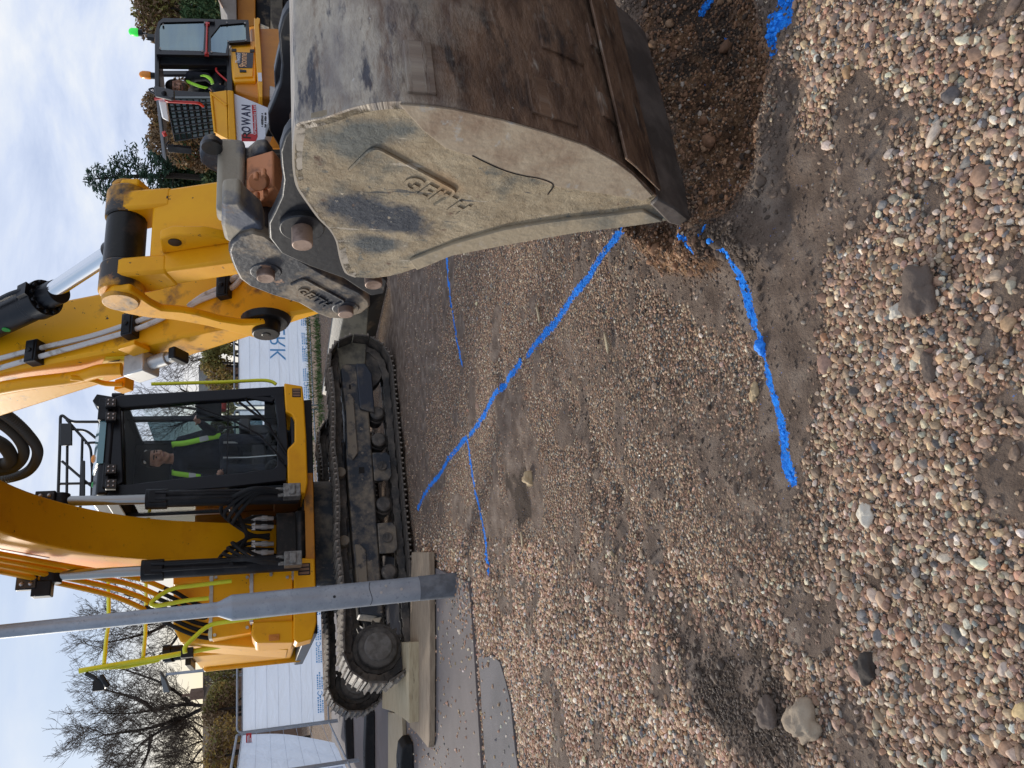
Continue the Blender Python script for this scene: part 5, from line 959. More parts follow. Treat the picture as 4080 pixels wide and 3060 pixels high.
# wipers
for pts in (((1290, 195), (1560, 300), (1720, 390), (1900, 590)), ((1620, 150), (1700, 230), (1790, 330))):
    mb = MB(); mb.tube([PF(*zc3(*q), FF + .03) for q in pts], .012, 6); obj('wiper', mb, BLK, CAB)
mb = MB(); mb.tube([PF(*zc3(*q), FF + .03) for q in ((1580, 170), (1760, 300), (1900, 520))], .016, 6); mb.box(PF(*zc3(1900, 560), FF + .02), F * .03, W * .05, Z * .03); obj('wiper_arm', mb, BLK, CAB)
for X, Y in ((735, 178), (735, 270), (735, 618), (735, 715)): work_lamp(PF(*zc3(X, Y), FF + .10), F - Z * .12, .052, CAB)
mb = MB(); mb.box(PF(*zc3(690, 225), FF + .02), F * .05, W * .12, Z * .05); mb.prism([PF(*zc3(*q), FF + .06) for q in ((610, 160), (640, 115), (760, 135), (770, 150), (690, 200), (640, 195))], F * -.2); obj('lamp_bracket', mb, BLK, CAB, bev=.008)
mb = MB(); mb.box(PF(*zc3(705, 660), FF + .02), F * .05, W * .13, Z * .03); obj('lamp_bracket', mb, BLK, CAB, bev=.008)
# yellow corner skirt below the cab
sk = [zc3(*q) for q in ((1878, 42), (1885, 170), (1890, 230), (1930, 250), (1948, 290), (1948, 430), (1900, 480), (1900, 560), (1905, 770), (2020, 775), (2035, 700), (2025, 400), (2010, 160), (2000, 62))]
mb = MB(); mb.prism([PF(x, y, FF + .06) for x, y in sk], F * -.55); SKT = obj('cab_skirt', mb, YEL, EXC, bev=.016, seg=3)
bumper_lamp(*zc3(1960, 108), FF + .06, .055, .048, SKT)
p = PF(*zc3(1957, 745), FF + .06); mb = MB(); mb.box(p + F * .001, F * .003, W * .05, Z * .045); dc = obj('data_plate', mb, WHITEP, SKT); mb = MB(); mb.box(p + F * .005 + Z * .012, F * .001, W * .045, Z * .02); obj('plate_print', mb, INK, dc)
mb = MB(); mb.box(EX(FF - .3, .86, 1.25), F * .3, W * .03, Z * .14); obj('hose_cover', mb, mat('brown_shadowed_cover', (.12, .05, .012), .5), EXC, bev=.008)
# roof guard rails, mirrors, beacons
RB = mat('black_rail', (0.02, 0.022, 0.025), .4)
fg = FF - .55
g_ = rail([zc3(655, 300), zc3(465, 300), zc3(400, 245), zc3(395, 470), zc3(385, 760), zc3(385, 885)], fg, .016, 'roof_guard', RB, EXC, .06)
for pts in ([zc3(440, 285), zc3(560, 420), zc3(600, 470), zc3(610, 640), zc3(605, 800), zc3(625, 850)], [zc3(480, 350), zc3(570, 355), zc3(660, 430)], [zc3(445, 450), zc3(440, 880)], [zc3(545, 400), zc3(530, 890)], [zc3(390, 710), zc3(655, 705)], [zc3(410, 560), zc3(560, 690), zc3(650, 760)], [zc3(560, 440), zc3(660, 435)], [zc3(605, 605), zc3(660, 605)]):
    rail(pts, fg, .014, 'roof_guard', RB, EXC, .06)
for q0_, q1_ in (((400, 315), (480, 460)), ((540, 560), (565, 845))):
    pts = [PF(*zc3(*q), fg + .03) for q in (q0_, (q0_[0], q1_[1]), q1_, (q1_[0], q0_[1]))]; mb = MB(); mb.prism(pts, F * .03); obj('top_mirror', mb, RB, g_, bev=.008)
def beacon(p, m_, parent, r_=.055, h_=.12):
    mb = MB(); mb.cyl(p - Z * .06, p, r_ * .8, n=16); b_ = obj('beacon', mb, BLK, parent)
    mb = MB(); mb._lat(p, Z, [(0, r_ * .9), (h_ * .2, r_), (h_ * .7, r_ * .92), (h_ * .92, r_ * .6), (h_, r_ * .2)], 18); obj('beacon_lens', mb, m_, b_)
beacon(PF(*zc3(665, 545), FF - .4), AMBER, CAB, .055, .09); beacon(PF(*zc3(660, 715), FF - .4), GREEND, CAB, .045, .08)
# inside: seat, consoles, levers, extinguisher
sf = FF - .95; sl = 1.52
mb = MB(); mb.box(EX(sf, sl, CB + .42), F * .26, W * .25, Z * .08); mb.box(EX(sf - .27, sl, CB + .85), F * .07, W * .24, Z * .40); mb.box(EX(sf - .30, sl, CB + 1.33), F * .05, W * .13, Z * .10); mb.box(EX(sf, sl, CB + .2), F * .18, W * .18, Z * .16); SEAT = obj('operator_seat', mb, SEATM, CAB, bev=.04, seg=3)
for s_ in (-1, 1):
    mb = MB(); mb.box(EX(sf + .12, sl + .38 * s_, CB + .58), F * .26, W * .07, Z * .06); mb.box(EX(sf, sl + .38 * s_, CB + .3), F * .2, W * .06, Z * .25); obj('console', mb, mat('grey_console', (.06, .062, .07), .6), CAB, bev=.02)
    mb = MB(); mb.tube([EX(sf + .3, sl + .37 * s_, CB + .64), EX(sf + .32, sl + .36 * s_, CB + .82)], .014, 8); mb.ball(EX(sf + .32, sl + .36 * s_, CB + .83), .03, (1, 1, 1.4)); obj('joystick', mb, BLK, CAB)
for s_ in (-1, 1):
    mb = MB(); mb.tube([EX(FF - .35, sl + .09 * s_, CB + .1), EX(FF - .42, sl + .09 * s_, CB + .55), EX(FF - .40, sl + .09 * s_, CB + .8)], .013, 8); obj('travel_lever', mb, RODG, CAB)
    mb = MB(); mb.box(EX(FF - .28, sl + .14 * s_ - .05, CB + .14), F * .10, W * .06, Z * .02); obj('pedal', mb, mat('dusty_pedal', (.17, .18, .15), .7), CAB, bev=.01)
mb = MB(); p = PF(*zc3(1470, 190), FF - .5); mb.cyl(p - W * .07, p + W * .07, .045, n=16); obj('fire_extinguisher', mb, REDP, CAB, bev=.01)
mb = MB(); mb.box(EX(FF - 1.5, (CL + CR) / 2, CB + .35), F * .07, W * .55, Z * .35); obj('rear_shelf', mb, mat('dark_trim', (.018, .018, .02), .8), CAB)
mb = MB(); mb.box(EX(FF - .7, (CL + CR) / 2, CT - .09), F * .66, W * .52, Z * .02); obj('headliner', mb, mat('dark_trim', (.018, .018, .02), .8), CAB)
mb = MB(); mb.box(EX(FF - .25, CR - .14, CB + .95), F * .03, W * .09, Z * .13); obj('monitor', mb, BLK, CAB, bev=.01)
# ------------------------------------------------------------------ people
def person(name, label, J, fd, up, vest_paths, cloth, parent=None, cap=None, beard=False):
    """one continuous body (voxel-fused), clothing and hair as parts; J: joints in world space"""
    fd = fd.normalized(); rt = fd.cross(up).normalized(); up = rt.cross(fd).normalized(); R_ = Matrix((rt, fd, up)).transposed()
    h = J['head']; b = MB(); hs = 1.16
    b.ball(h + up * .02, .1, (.77, .95, 1.08), 18, 12, R_); b.ball(h - up * .055 + fd * .022, .07, (.80, .88, .85), 14, 9, R_); b.ball(h - up * .095 + fd * .052, .028, (1.1, .8, .75), rot=R_)
    b.capsule(h + fd * .092 + up * .022, h + fd * .112 - up * .018, .009, .015); b.ball(h + up * .032 + fd * .083, .03, (1.7, .5, .35), rot=R_)
    b.ball(h - up * .052 + fd * .084, .016, (1.5, .6, .5), rot=R_)
    for s_ in (-1, 1): b.ball(h + rt * s_ * .078 - up * .004, .028, (.4, .75, 1.1), rot=R_); b.ball(h + rt * s_ * .034 - up * .02 + fd * .068, .024, rot=R_)
    b.v = [h + (v - h) * hs for v in b.v]
    b.capsule(h - up * .05 - fd * .01, J['neck'], .058, .062); b.capsule(J['neck'], J['chest'], .07, .13); b.capsule(J['chest'], J['pelvis'], .125, .13)
    for s_ in 'LR':
        b.capsule(J['neck'], J[s_ + 'sh'], .06, .062); b.capsule(J[s_ + 'sh'], J[s_ + 'el'], .052, .042); b.capsule(J[s_ + 'el'], J[s_ + 'wr'], .041, .029)
        wv = (J[s_ + 'wr'] - J[s_ + 'el']).normalized(); sd = wv.cross(fd).normalized() if wv.cross(fd).length > .2 else wv.cross(up).normalized(); nd_ = sd.cross(wv)
        pm_ = J[s_ + 'wr'] + wv * .055
        b.ball(pm_, .04, (.95, .45, 1.15), rot=Matrix((sd, nd_, wv)).transposed())
        for i, (o_, ln) in enumerate(((-.030, .058), (-.010, .068), (.010, .064), (.030, .050))):
            k0 = pm_ + wv * .035 + sd * o_; k1 = k0 + (wv * .75 + nd_ * .65).normalized() * ln * .55; k2 = k1 + (wv * .1 + nd_ * .99).normalized() * ln * .55
            b.capsule(k0, k1, .0095, .0088); b.capsule(k1, k2, .0088, .0078)
        t0 = pm_ - wv * .012 - sd * .034; t1 = t0 + (wv * .5 - sd * .75 + nd_ * .4).normalized() * .035; b.capsule(t0, t1, .0125, .0105); b.capsule(t1, t1 + (wv * .7 + nd_ * .7).normalized() * .03, .0105, .009)
        b.capsule(J['pelvis'], J[s_ + 'kn'], .085, .058); b.capsule(J[s_ + 'kn'], J[s_ + 'an'], .055, .036); b.capsule(J[s_ + 'an'], J[s_ + 'an'] + fd * .14 - up * .04, .036, .03)
    body = obj(name, b, SKIN, parent, remesh=.0085, loc=J['pelvis']); tag(body, label, 'person')
    j = MB(); j.capsule(J['neck'] - up * .005, J['chest'], .078, .155); j.capsule(J['chest'], J['pelvis'], .152, .155)
    for s_ in 'LR':
        j.capsule(J['neck'] - up * .02, J[s_ + 'sh'], .075, .082); j.capsule(J[s_ + 'sh'], J[s_ + 'el'], .075, .060); e_ = J[s_ + 'el'].lerp(J[s_ + 'wr'], .93); j.capsule(J[s_ + 'el'], e_, .060, .043)
    j.tube([J['neck'] + Vector((math.cos(a), math.sin(a), 0)) * .066 + up * .015 for a in [2 * math.pi * i / 12 for i in range(12)]], .02, 8, closed=True)
    obj('jacket', j, cloth, body, remesh=.013)
    tr = MB(); tr.ball(J['pelvis'], .158, (1, 1, .9))
    for s_ in 'LR': tr.capsule(J['pelvis'], J[s_ + 'kn'], .112, .078); tr.capsule(J[s_ + 'kn'], J[s_ + 'an'], .074, .058)
    obj('trousers', tr, cloth, body, remesh=.014)
    bt = MB()
    for s_ in 'LR': bt.capsule(J[s_ + 'an'] - up * .01, J[s_ + 'an'] + fd * .16 - up * .045, .056, .044)
    obj('boots', bt, RUBBER, body, remesh=.012)
    hr = MB(); hr.ball(h + up * .036 - fd * .012, .105, (.78, .95, 1.02), 18, 12, R_)
    hr.v = [h + (v - h) * hs for v in hr.v]; hv = [v for v in hr.v]
    hair = MB(); keepf = [f for f in hr.f if all(((hv[i] - h).dot(up) > .045 - .3 * min(0, (hv[i] - h).dot(fd) + .0) * -1 - .12 * (1 if (hv[i] - h).dot(fd) < 0.0 else 0)) for i in f)]
    hair.v = hv; hair.f = keepf; hair.m = [0] * len(keepf)
    ho = obj('hair', hair, HAIR, body); so_ = ho.modifiers.new('thick', 'SOLIDIFY'); so_.thickness = .012; so_.offset = 1
    ey = MB()
    for s_ in (-1, 1):
        ey2 = MB(); ey2.ball(h + rt * s_ * .032 + up * .008 + fd * .088, .0095, (1.3, .6, .7), rot=R_); ey2.v = [h + (v - h) * hs for v in ey2.v]; obj('eye', ey2, mat('eye_dark', (.03, .02, .018), .3), body)
        br = MB(); br.capsule(h + rt * s_ * .016 + up * .030 + fd * .096, h + rt * s_ * .052 + up * .030 + fd * .084, .006, .005); br.v = [h + (v - h) * hs for v in br.v]; obj('eyebrow', br, HAIR, body)
    mo_ = MB(); mo_.capsule(h - rt * .02 - up * .056 + fd * .094, h + rt * .02 - up * .056 + fd * .094, .0055); mo_.v = [h + (v - h) * hs for v in mo_.v]; obj('mouth', mo_, mat('lips', (.30, .12, .10), .5), body)
    if beard:
        bd_ = MB(); bd_.ball(h - up * .066 + fd * .03, .073, (.84, .86, .80), 16, 10, R_); bd_.capsule(h - rt * .03 - up * .036 + fd * .092, h + rt * .03 - up * .036 + fd * .092, .006); bd_.v = [h + (v - h) * hs for v in bd_.v]; obj('beard', bd_, mat('dark_stubble', (.075, .045, .035), .8), body)
    if cap:
        cp = MB(); cp.capsule(h - rt * .055 + up * .105 + fd * .03, h + rt * .055 + up * .105 + fd * .03, .018); cp.v = [h + (v - h) * hs for v in cp.v]; obj('head_band', cp, cap, body)
    vm = []
    for pts, wv, fl in vest_paths:
        pts = smooth_path(pts, 5); v_ = MB(); L0 = []; Rr = []
        for p in pts: L0.append(p - wv * .055); Rr.append(p + wv * .055)
        n_ = len(pts); v_.add(L0 + Rr, [(i, i + 1, n_ + i + 1, n_ + i) for i in range(n_ - 1)]); o = obj('hi_vis_vest', v_, VEST, body); s_ = o.modifiers.new('thick', 'SOLIDIFY'); s_.thickness = .014; s_.offset = 0
        i0 = int(n_ * fl); v2 = MB(); q = [(L0[i], Rr[i]) for i in range(i0, min(i0 + 3, n_))]; off = fd * .010
        v2.add([a_ + off for a_, _ in q] + [b_ + off for _, b_ in q], [(i, i + 1, len(q) + i + 1, len(q) + i) for i in range(len(q) - 1)]); obj('reflective_band', v2, VEST2, o)
    return body
pf = PF
J = dict(head=pf(628, 1826, -7.04), neck=pf(705, 1828, -7.12), chest=pf(775, 1822, -7.16), pelvis=pf(915, 1812, -7.22), Lsh=pf(728, 1762, -7.10), Rsh=pf(725, 1896, -7.10), Lel=pf(845, 1722, -7.00), Rel=pf(850, 1916, -7.02), Lwr=pf(800, 1686, -6.86), Rwr=pf(872, 1900, -6.80),
         Lkn=pf(900, 1752, -6.78), Rkn=pf(905, 1872, -6.78), Lan=pf(1065, 1752, -6.66), Ran=pf(1065, 1870, -6.66))
person('person', 'man in dark navy clothes and open hi-vis vest sitting at the excavator controls', J, (F * 1.0 + W * .12 - Z * .08), Z, [([pf(690, 1775, -7.10), pf(690, 1770, -6.98), pf(740, 1765, -6.97), pf(830, 1745, -6.98), pf(880, 1735, -7.0)], W * .55 + Z * .1, .62), ([pf(690, 1880, -7.10), pf(690, 1885, -6.98), pf(740, 1892, -6.97), pf(800, 1900, -6.98)], W * .5, .7)], NAVY, cap=WHITE)
# ------------------------------------------------------------------ site dumper
DH = Vector((-.766, -.643, 0)); DN = Vector((.643, -.766, 0)); D0 = PY(1000, 215, 12.6)
zd = lambda X, Y: (500 + .3375 * X, .3375 * Y)
def PL(X, Y, off=0.0): return onplane(*zd(X, Y), D0 + DN * off, DN)
DFp = PL(600, 1165)
def PFD(X, Y, off=0.0): return onplane(*zd(X, Y), DFp + DH * off, DH)
gdz = gz1(D0.x, D0.y)
DUM = thing('site_dumper', 'yellow site dumper with black cab, open glass door and white signed skip', 'dumper', (D0.x - .3, D0.y + .2, gdz))
def side(name, pts, off, depth, m_, parent=None, bev=.012):
    mb = MB(); mb.prism([PL(X, Y, off) for X, Y in pts], DN * -depth); return obj(name, mb, m_, parent or DUM, bev=bev)
DY = mat('dumper_yellow', (0.86, 0.40, 0.005), .38, 0, (.76, .33, .007), 3, .5, .72)
DO = mat('dumper_orange', (0.56, 0.215, 0.012), .45, 0, (.44, .16, .012), 3, .45, .7)
CAB2 = side('cab_frame', [(360, 640), (360, 1060), (400, 1060), (400, 760), (1200, 770), (1210, 640)], 0.0, .08, CABF)
side('roof', [(345, 395), (345, 1020), (385, 1060), (400, 1060), (400, 380), (370, 300)], .03, 1.15, CABF, CAB2)
side('rear_frame', [(370, 300), (360, 420), (360, 640), (1230, 650), (1230, 560), (400, 560), (400, 330)], -.02, .06, CABF, CAB2)
side('front_pillar', [(395, 1050), (395, 1120), (1000, 1180), (1010, 1090)], .0, .06, CABF, CAB2)
side('rear_wall', [(700, 770), (1230, 770), (1230, 1080), (1000, 1080), (960, 900)], -1.0, .05, mat('dark_trim', (.018, .018, .02), .8), CAB2)
side('far_post', [(400, 830), (1000, 830), (1000, 880), (400, 880)], -1.05, .05, CABF, CAB2)
side('floor', [(1190, 650), (1250, 650), (1270, 1080), (1200, 1080)], 0, 1.1, CABF, CAB2)
# open door, folded back against the machine
dr_out = [(445, 212), (385, 260), (362, 340), (365, 640), (1215, 655), (1225, 505), (1475, 490), (1452, 235)]
up_g = [(400, 320), (415, 275), (440, 262), (935, 250), (918, 602), (402, 588)]; lo_g = [(1008, 430), (1118, 292), (1415, 268), (1425, 468), (1212, 482), (1180, 626), (1010, 608)]
def with_holes(outer, holes, off, depth, m_, name, parent):
    """a flat frame: quads between each opening and the outline are built as separate bars fused by overlap"""
    bm_ = bmesh.new()
    from mathutils.geometry import tessellate_polygon
    loops = [[PL(X, Y, off) for X, Y in outer]] + [[PL(X, Y, off) for X, Y in h_] for h_ in holes]
    flat = sum(loops, []); tri = tessellate_polygon(loops); mb = MB(); n_ = len(flat); mb.add(flat + [p - DN * depth for p in flat], [list(t_) for t_ in tri] + [[i + n_ for i in reversed(t_)] for t_ in tri])
    b0_ = 0
    for lp in loops:
        k_ = len(lp); mb.f += [[b0_ + i, b0_ + (i + 1) % k_, b0_ + (i + 1) % k_ + n_, b0_ + i + n_] for i in range(k_)]; mb.m += [0] * k_; b0_ += k_
    bm_.free(); return obj(name, mb, m_, parent, ang=30)
DOOR = with_holes(dr_out, [up_g, lo_g], .09, .045, CABF, 'door', DUM)
DG = glass('reflecting_glass', (0.10, 0.15, 0.16), 1.0, 3.2)
for n_ in DG.node_tree.nodes:
    if n_.type == 'BSDF_GLOSSY': n_.inputs[0].default_value = (.75, .92, .96, 1)
for g_ in (up_g, lo_g): side('window_pane', g_, .072, .006, DG, DOOR, 0)
mb = MB(); mb.tube(fillet([PL(965, 275, .09), PL(965, 280, .14), PL(955, 635, .14), PL(955, 645, .09)], .03), .014, 8); mb.box(PL(960, 640, .10), DN * .02, Z * .03, DH * .03); mb.box(PL(968, 285, .10), DN * .02, Z * .03, DH * .03); obj('door_bar', mb, REDP, DOOR)
mb = MB(); mb.box(PL(1015, 265, .10), DN * .03, Z * .05, DH * .03); obj('door_handle', mb, BLK, DOOR, bev=.006)
for q in ((445, 290), (935, 265), (905, 600), (410, 570), (1195, 265), (1410, 270), (1420, 470), (1210, 485), (1015, 610)):
    mb = MB(); mb.cyl(PL(*q, .085), PL(*q, .105), .014, n=10); obj('door_bolt', mb, ALU, DOOR)
for pts, off in (([(540, 765), (560, 800), (885, 812), (892, 775)], -.75), ([(1180, 790), (1075, 790), (1065, 830), (1100, 870), (1215, 970), (1270, 990)], -.05)):
    mb = MB(); mb.tube(fillet([PL(*q, off) for q in pts], .06), .014, 8); obj('grab_rail', mb, REDP, CAB2)
# engine cover with its plate
ENG = side('engine_cover', [(1228, 500), (1545, 480), (1540, 960), (1280, 960), (1262, 910)], .02, .9, DY, bev=.02)
side('cover_door', [(1245, 560), (1528, 545), (1505, 905), (1285, 912)], .04, .03, DY, ENG, .012)
for q in ((1280, 588), (1496, 596)): side('hinge', [(q[0] - 28, q[1] - 16), (q[0] + 28, q[1] - 16), (q[0] + 28, q[1] + 16), (q[0] - 28, q[1] + 16)], .052, .012, BLK, ENG, .004)
DEC = side('model_plate', [(1296, 615), (1512, 622), (1506, 740), (1500, 800), (1335, 800), (1320, 740)], .047, .006, mat('navy_plate', (.014, .016, .032), .4), ENG, 0)
side('cover_latch', [(1345, 815), (1425, 825), (1428, 850), (1350, 850)], .05, .01, BLK, ENG, .004)
txd, tyd = -DH, Z
mb = text_mb('Thwaites', PL(1352, 752, .050), txd, tyd, .098, .002, shear=.2, fit=(PL(1350, 755) - PL(1350, 632)).length); obj('plate_lettering', mb, WHITEP, DEC)
mb = text_mb('9tonne', PL(1428, 798, .050), txd, tyd, .150, .002, fit=(PL(1428, 798) - PL(1428, 630)).length); obj('plate_lettering', mb, mat('peach_lettering', (.85, .50, .26), .4), DEC)
side('deck_beam', [(1518, 205), (1528, 212), (1545, 222), (1552, 205), (1588, 215), (1588, 262), (1575, 290), (1600, 600), (1618, 960), (1618, 1145), (1580, 1140), (1558, 960), (1530, 500)], .14, .25, DY, None, .01)
side('pale_patch', [(1560, 858), (1605, 858), (1612, 958), (1568, 958)], .146, .006, WHITEP, None, 0)  # thin grey-white patch on the face of the deck beam
side('chassis', [(1470, 330), (1800, 330), (1850, 380), (1850, 1150), (1560, 1150), (1290, 1060), (1290, 960), (1540, 960)], -.02, .9, DO, None, .03)
side('footstep', [(1700, 1010), (1790, 1030), (1790, 1230), (1700, 1170)], .05, .25, ALU, None, .01)
for off, q in ((.10, (2040, 720)), (-1.15, (2040, 720)), (.10, (2060, 1500))):
    c_ = PL(*q, off); c_.z = gdz + .52; mb = MB(); mb._lat(c_, -DN, [(0, .22), (0, .42), (.04, .50), (.12, .53), (.28, .53), (.36, .50), (.40, .42), (.40, .22)], 36); W_ = obj('wheel', mb, RUBBER, DUM, bev=.01)
    mb = MB(); mb._lat(c_ - DN * .02, -DN, [(0, .05), (0.02, .21), (.02, .24), (.08, .24)], 24); obj('rim', mb, DO, W_)
    mb = MB()
    for i in range(22):
        a = 2 * math.pi * i / 22; u_ = DH * math.cos(a) + Z * math.sin(a); mb.box(c_ - DN * (.11 if i % 2 else .29) + u_ * .53, DN * .10, u_ * .022, u_.cross(DN) * .035)
    obj('tread_lugs', mb, RUBBER, W_)
# windscreen with mesh guard, facing along the machine
P4 = [PFD(500, 1195), PFD(1015, 1185), PFD(1060, 1560), PFD(590, 1640)]
mb = MB(); mb.prism([PFD(480, 1160), PFD(1050, 1160), PFD(1075, 1570), PFD(590, 1660)], DH * -.05); WS = obj('windscreen_panel', mb, mat('dark_screen_glass', (.03, .05, .05), .05, 0, spec=1.0), CAB2)
for i in range(8):
    t_ = i / 7; a_ = P4[0].lerp(P4[1], t_); b_ = P4[3].lerp(P4[2], t_); mb = MB(); mb.tube([a_ + DH * .04, b_ + DH * .04], .013, 6); obj('guard_bar', mb, BLK, WS)
for i in range(6):
    t_ = i / 5; a_ = P4[0].lerp(P4[3], t_); b_ = P4[1].lerp(P4[2], t_); mb = MB(); mb.tube([a_ + DH * .055, b_ + DH * .055], .011, 6); obj('guard_bar', mb, BLK, WS)
mb = MB(); mb.prism([PFD(388, 1185, .1), PFD(490, 1195, .1), PFD(522, 1450, .1), PFD(430, 1400, .1)], DH * -.06); obj('sun_visor', mb, WHITE, CAB2, bev=.02)
mb = MB(); mb.tube(fillet([PFD(345, 1170, .1), PFD(470, 1150, .12), PFD(480, 1195, .14), PFD(870, 1215, .14), PFD(915, 1255, .08)], .05), .02, 8); obj('grab_rail', mb, REDP, CAB2)
mb = MB(); mb.tube([PFD(450, 1560, .1), PFD(470, 1600, .1)], .03, 8); obj('grab_rail', mb, REDP, CAB2)
mb = MB(); mb.prism([PL(330, 1012, .22), PL(360, 1005, .22), PL(580, 1060, .22), PL(582, 1150, .22), PL(545, 1158, .22), PL(345, 1112, .22)], DN * -.05); MI = obj('mirror', mb, mat('grey_mirror_shell', (.05, .052, .055), .5), CAB2, bev=.02)
mb = MB(); mb.tube(smooth_path([PL(350, 1110, .2), PL(300, 1080, .2), PL(280, 1055, .2), PL(330, 1040, .2)], 5), .012, 6); mb.ball(PL(455, 1100, .24), .035); obj('mirror_arm', mb, BLK, MI)
mb = MB(); mb.tube(smooth_path([PFD(520, 1660, .05), PFD(480, 1720, .1), PFD(560, 1760, .15)], 5), .012, 6); mb.box(PFD(640, 1760, .15), DH * .03, DN * .05, Z * .16); obj('mirror', mb, BLK, CAB2, bev=.02)
p_ = PL(152, 385, -.3); mb = MB(); mb.cyl(PL(345, 420, -.3), p_, .014, n=8); mb.box(PL(300, 440, -.3), DN * .03, DH * .05, Z * .05); obj('beacon_post', mb, BLK, CAB2); beacon(p_, GREENL, CAB2, .065, .14)
beacon(PL(300, 892, -.3), AMBER, CAB2, .060, .16); mb = MB(); mb.cyl(PL(350, 892, -.3), PL(300, 892, -.3), .03, n=10); obj('beacon_post', mb, BLK, CAB2)
mb = MB(); mb.box(PL(1150, 930, -.5), DH * .22, DN * .22, Z * .10); mb.box(PL(980, 800, -.5), DH * .06, DN * .22, Z * .30); obj('seat', mb, SEATM, CAB2, bev=.03)
# skip: folded plate body with a sign on its side
YS = 11.5; SN = Vector((0.04, -1, 0)).normalized()
def PS_(X, Y, off=0.0): return onplane(*zd(X, Y), Vector((3.9, YS, 1.5)) + SN * off, SN)
def skp(name, pts, off, depth, m_, parent, bev=.01):
    mb = MB(); mb.prism([PS_(X, Y, off) for X, Y in pts], SN * -depth); return obj(name, mb, m_, parent, bev=bev)
SKP = skp('skip', [(1200, 1060), (1275, 1068), (1310, 1668), (1215, 1645)], .06, .95, DY, DUM, .014)
mb = MB(); a_ = [PS_(1008, 1090, .0), PS_(1195, 1062, .06), PS_(1212, 1645, .06), PS_(1060, 1565, .0)]; mb.prism(a_, SN * -.9); obj('skip_flare', mb, DY, SKP, bev=.01)
mb = MB(); mb.tube([PS_(1012, 1105, .02), PS_(1195, 1245, .075)], .014, 8); mb.tube([PS_(1010, 1090, .01), PS_(1060, 1565, .01)], .018, 8); obj('skip_rib', mb, DY, SKP)
PANEL = skp('skip_side', [(1275, 1100), (1760, 1300), (1752, 1330), (1640, 1668), (1308, 1668)], .0, .85, WHITEP, SKP, .012)
tx = (PS_(1400, 1300) - PS_(1400, 1600)).normalized(); tx.z = 0; tx.normalize()
mb = text_mb('OWAN', PS_(1472, 1568, .003), tx, Z, .165, .002, spacing=1.3, fit=(PS_(1470, 1568) - PS_(1470, 1245)).length, offset=.004); obj('sign_lettering', mb, mat('navy_lettering', (.03, .035, .08), .5), PANEL)
skp('sign_block', [(1368, 1585), (1515, 1578), (1520, 1240), (1538, 1236), (1560, 1612), (1538, 1668), (1372, 1668)], .004, .004, REDT, PANEL, 0)
mb = text_mb('R', PS_(1480, 1648, .007), tx, Z, .165, .002, fit=.12); obj('sign_lettering', mb, INK, PANEL)
skp('sign_strip', [(1490, 1236), (1536, 1242), (1556, 1600), (1512, 1596)], .006, .003, REDT, PANEL, 0)
mb = text_mb('Groundworks Ltd', PS_(1543, 1592, .009), tx, Z, .066, .001, fit=(PS_(1540, 1592) - PS_(1540, 1252)).length); obj('sign_lettering', mb, WHITEP, PANEL)
rgm = random.Random(4)
for X_, Y0_, Y1_ in ((1614, 1495, 1315), (1652, 1505, 1310)):     # two lines of small print, too blurred to read in the photo
    a_, b_ = PS_(X_, Y0_, .004), PS_(X_, Y1_, .004); ln_ = (b_ - a_).length; u_ = 0.0; mb = MB()
    while u_ < ln_ - .02:
        w_ = rgm.uniform(.008, .020); mb.box(a_ + tx * (u_ + w_ / 2), tx * (w_ / 2), SN * .001, Z * rgm.uniform(.010, .016)); u_ += w_ + rgm.choice((.004, .004, .005, .016))
    obj('small_print', mb, INK, PANEL)
# the driver
pd = lambda X, Y, o_: PL(X, Y, -.30 + o_)
J = dict(head=pd(620, 1028, .0), neck=pd(745, 985, -.02), chest=pd(850, 950, -.05), pelvis=pd(1075, 900, -.15), Lsh=pd(775, 905, .14), Rsh=pd(790, 1060, -.2), Lel=pd(960, 905, .16), Rel=pd(960, 1090, -.15), Lwr=pd(1060, 1000, .12), Rwr=pd(1010, 1100, -.05),
         Lkn=pd(1090, 1060, .1), Rkn=pd(1090, 1085, -.15), Lan=pd(1190, 1060, .12), Ran=pd(1190, 1070, -.12))
person('person', 'bearded man in dark jacket and hi-vis vest looking out of the dumper cab', J, Vector((-.38, -.92, -.05)), Z, [([pd(745, 930, .05), pd(735, 960, .12), pd(800, 990, .16), pd(880, 1020, .17), pd(960, 1040, .15)], DH * .35 + Z * .35, .6), ([pd(900, 890, .26), pd(960, 900, .26), pd(1010, 940, .26), pd(1030, 990, .25)], DH * .3 + Z * .35, .9)], NAVY, beard=True)
# ------------------------------------------------------------------ second machine cut by the frame edge
zr = lambda X, Y: (850 + .1808 * X, .1808 * Y)
def PR(X, Y, yy=15.2): return PY(*zr(X, Y), yy)
p0_ = PR(1300, -200); TIP = thing('tipper_truck', 'orange tipper vehicle with a pale grey bed at the frame edge behind the dumper', 'truck', (p0_.x + .5, 15.9, gz1(p0_.x, 15.9)))
def blk(name, pts, yy, d_, m_, parent, bev=.015):
    mb = MB(); mb.prism([PR(X, Y, yy) for X, Y in pts], (0, d_, 0)); return obj(name, mb, m_, parent, bev=bev)
bed = blk('tipping_bed', [(128, -1200), (128, 0), (205, 160), (300, 330), (310, 430), (520, 440), (510, 0), (500, -1200)], 15.2, 1.8, mat('pale_grey_bed', (.30, .265, .235), .8, 0, (.22, .19, .16), 3, .45, .6), TIP)
blk('bed_rim', [(110, -1200), (110, 0), (190, 150), (215, 150), (135, -5), (135, -1200)], 15.15, .06, mat('peach_rim', (.62, .42, .30), .6), bed)
blk('chassis', [(522, -1200), (525, 520), (760, 600), (930, 560), (930, -1200)], 15.4, 1.5, DO, TIP)
blk('underframe', [(935, -1200), (935, 480), (1240, 600), (1280, 300), (1240, -1200)], 15.7, 1.2, BLKM, TIP)
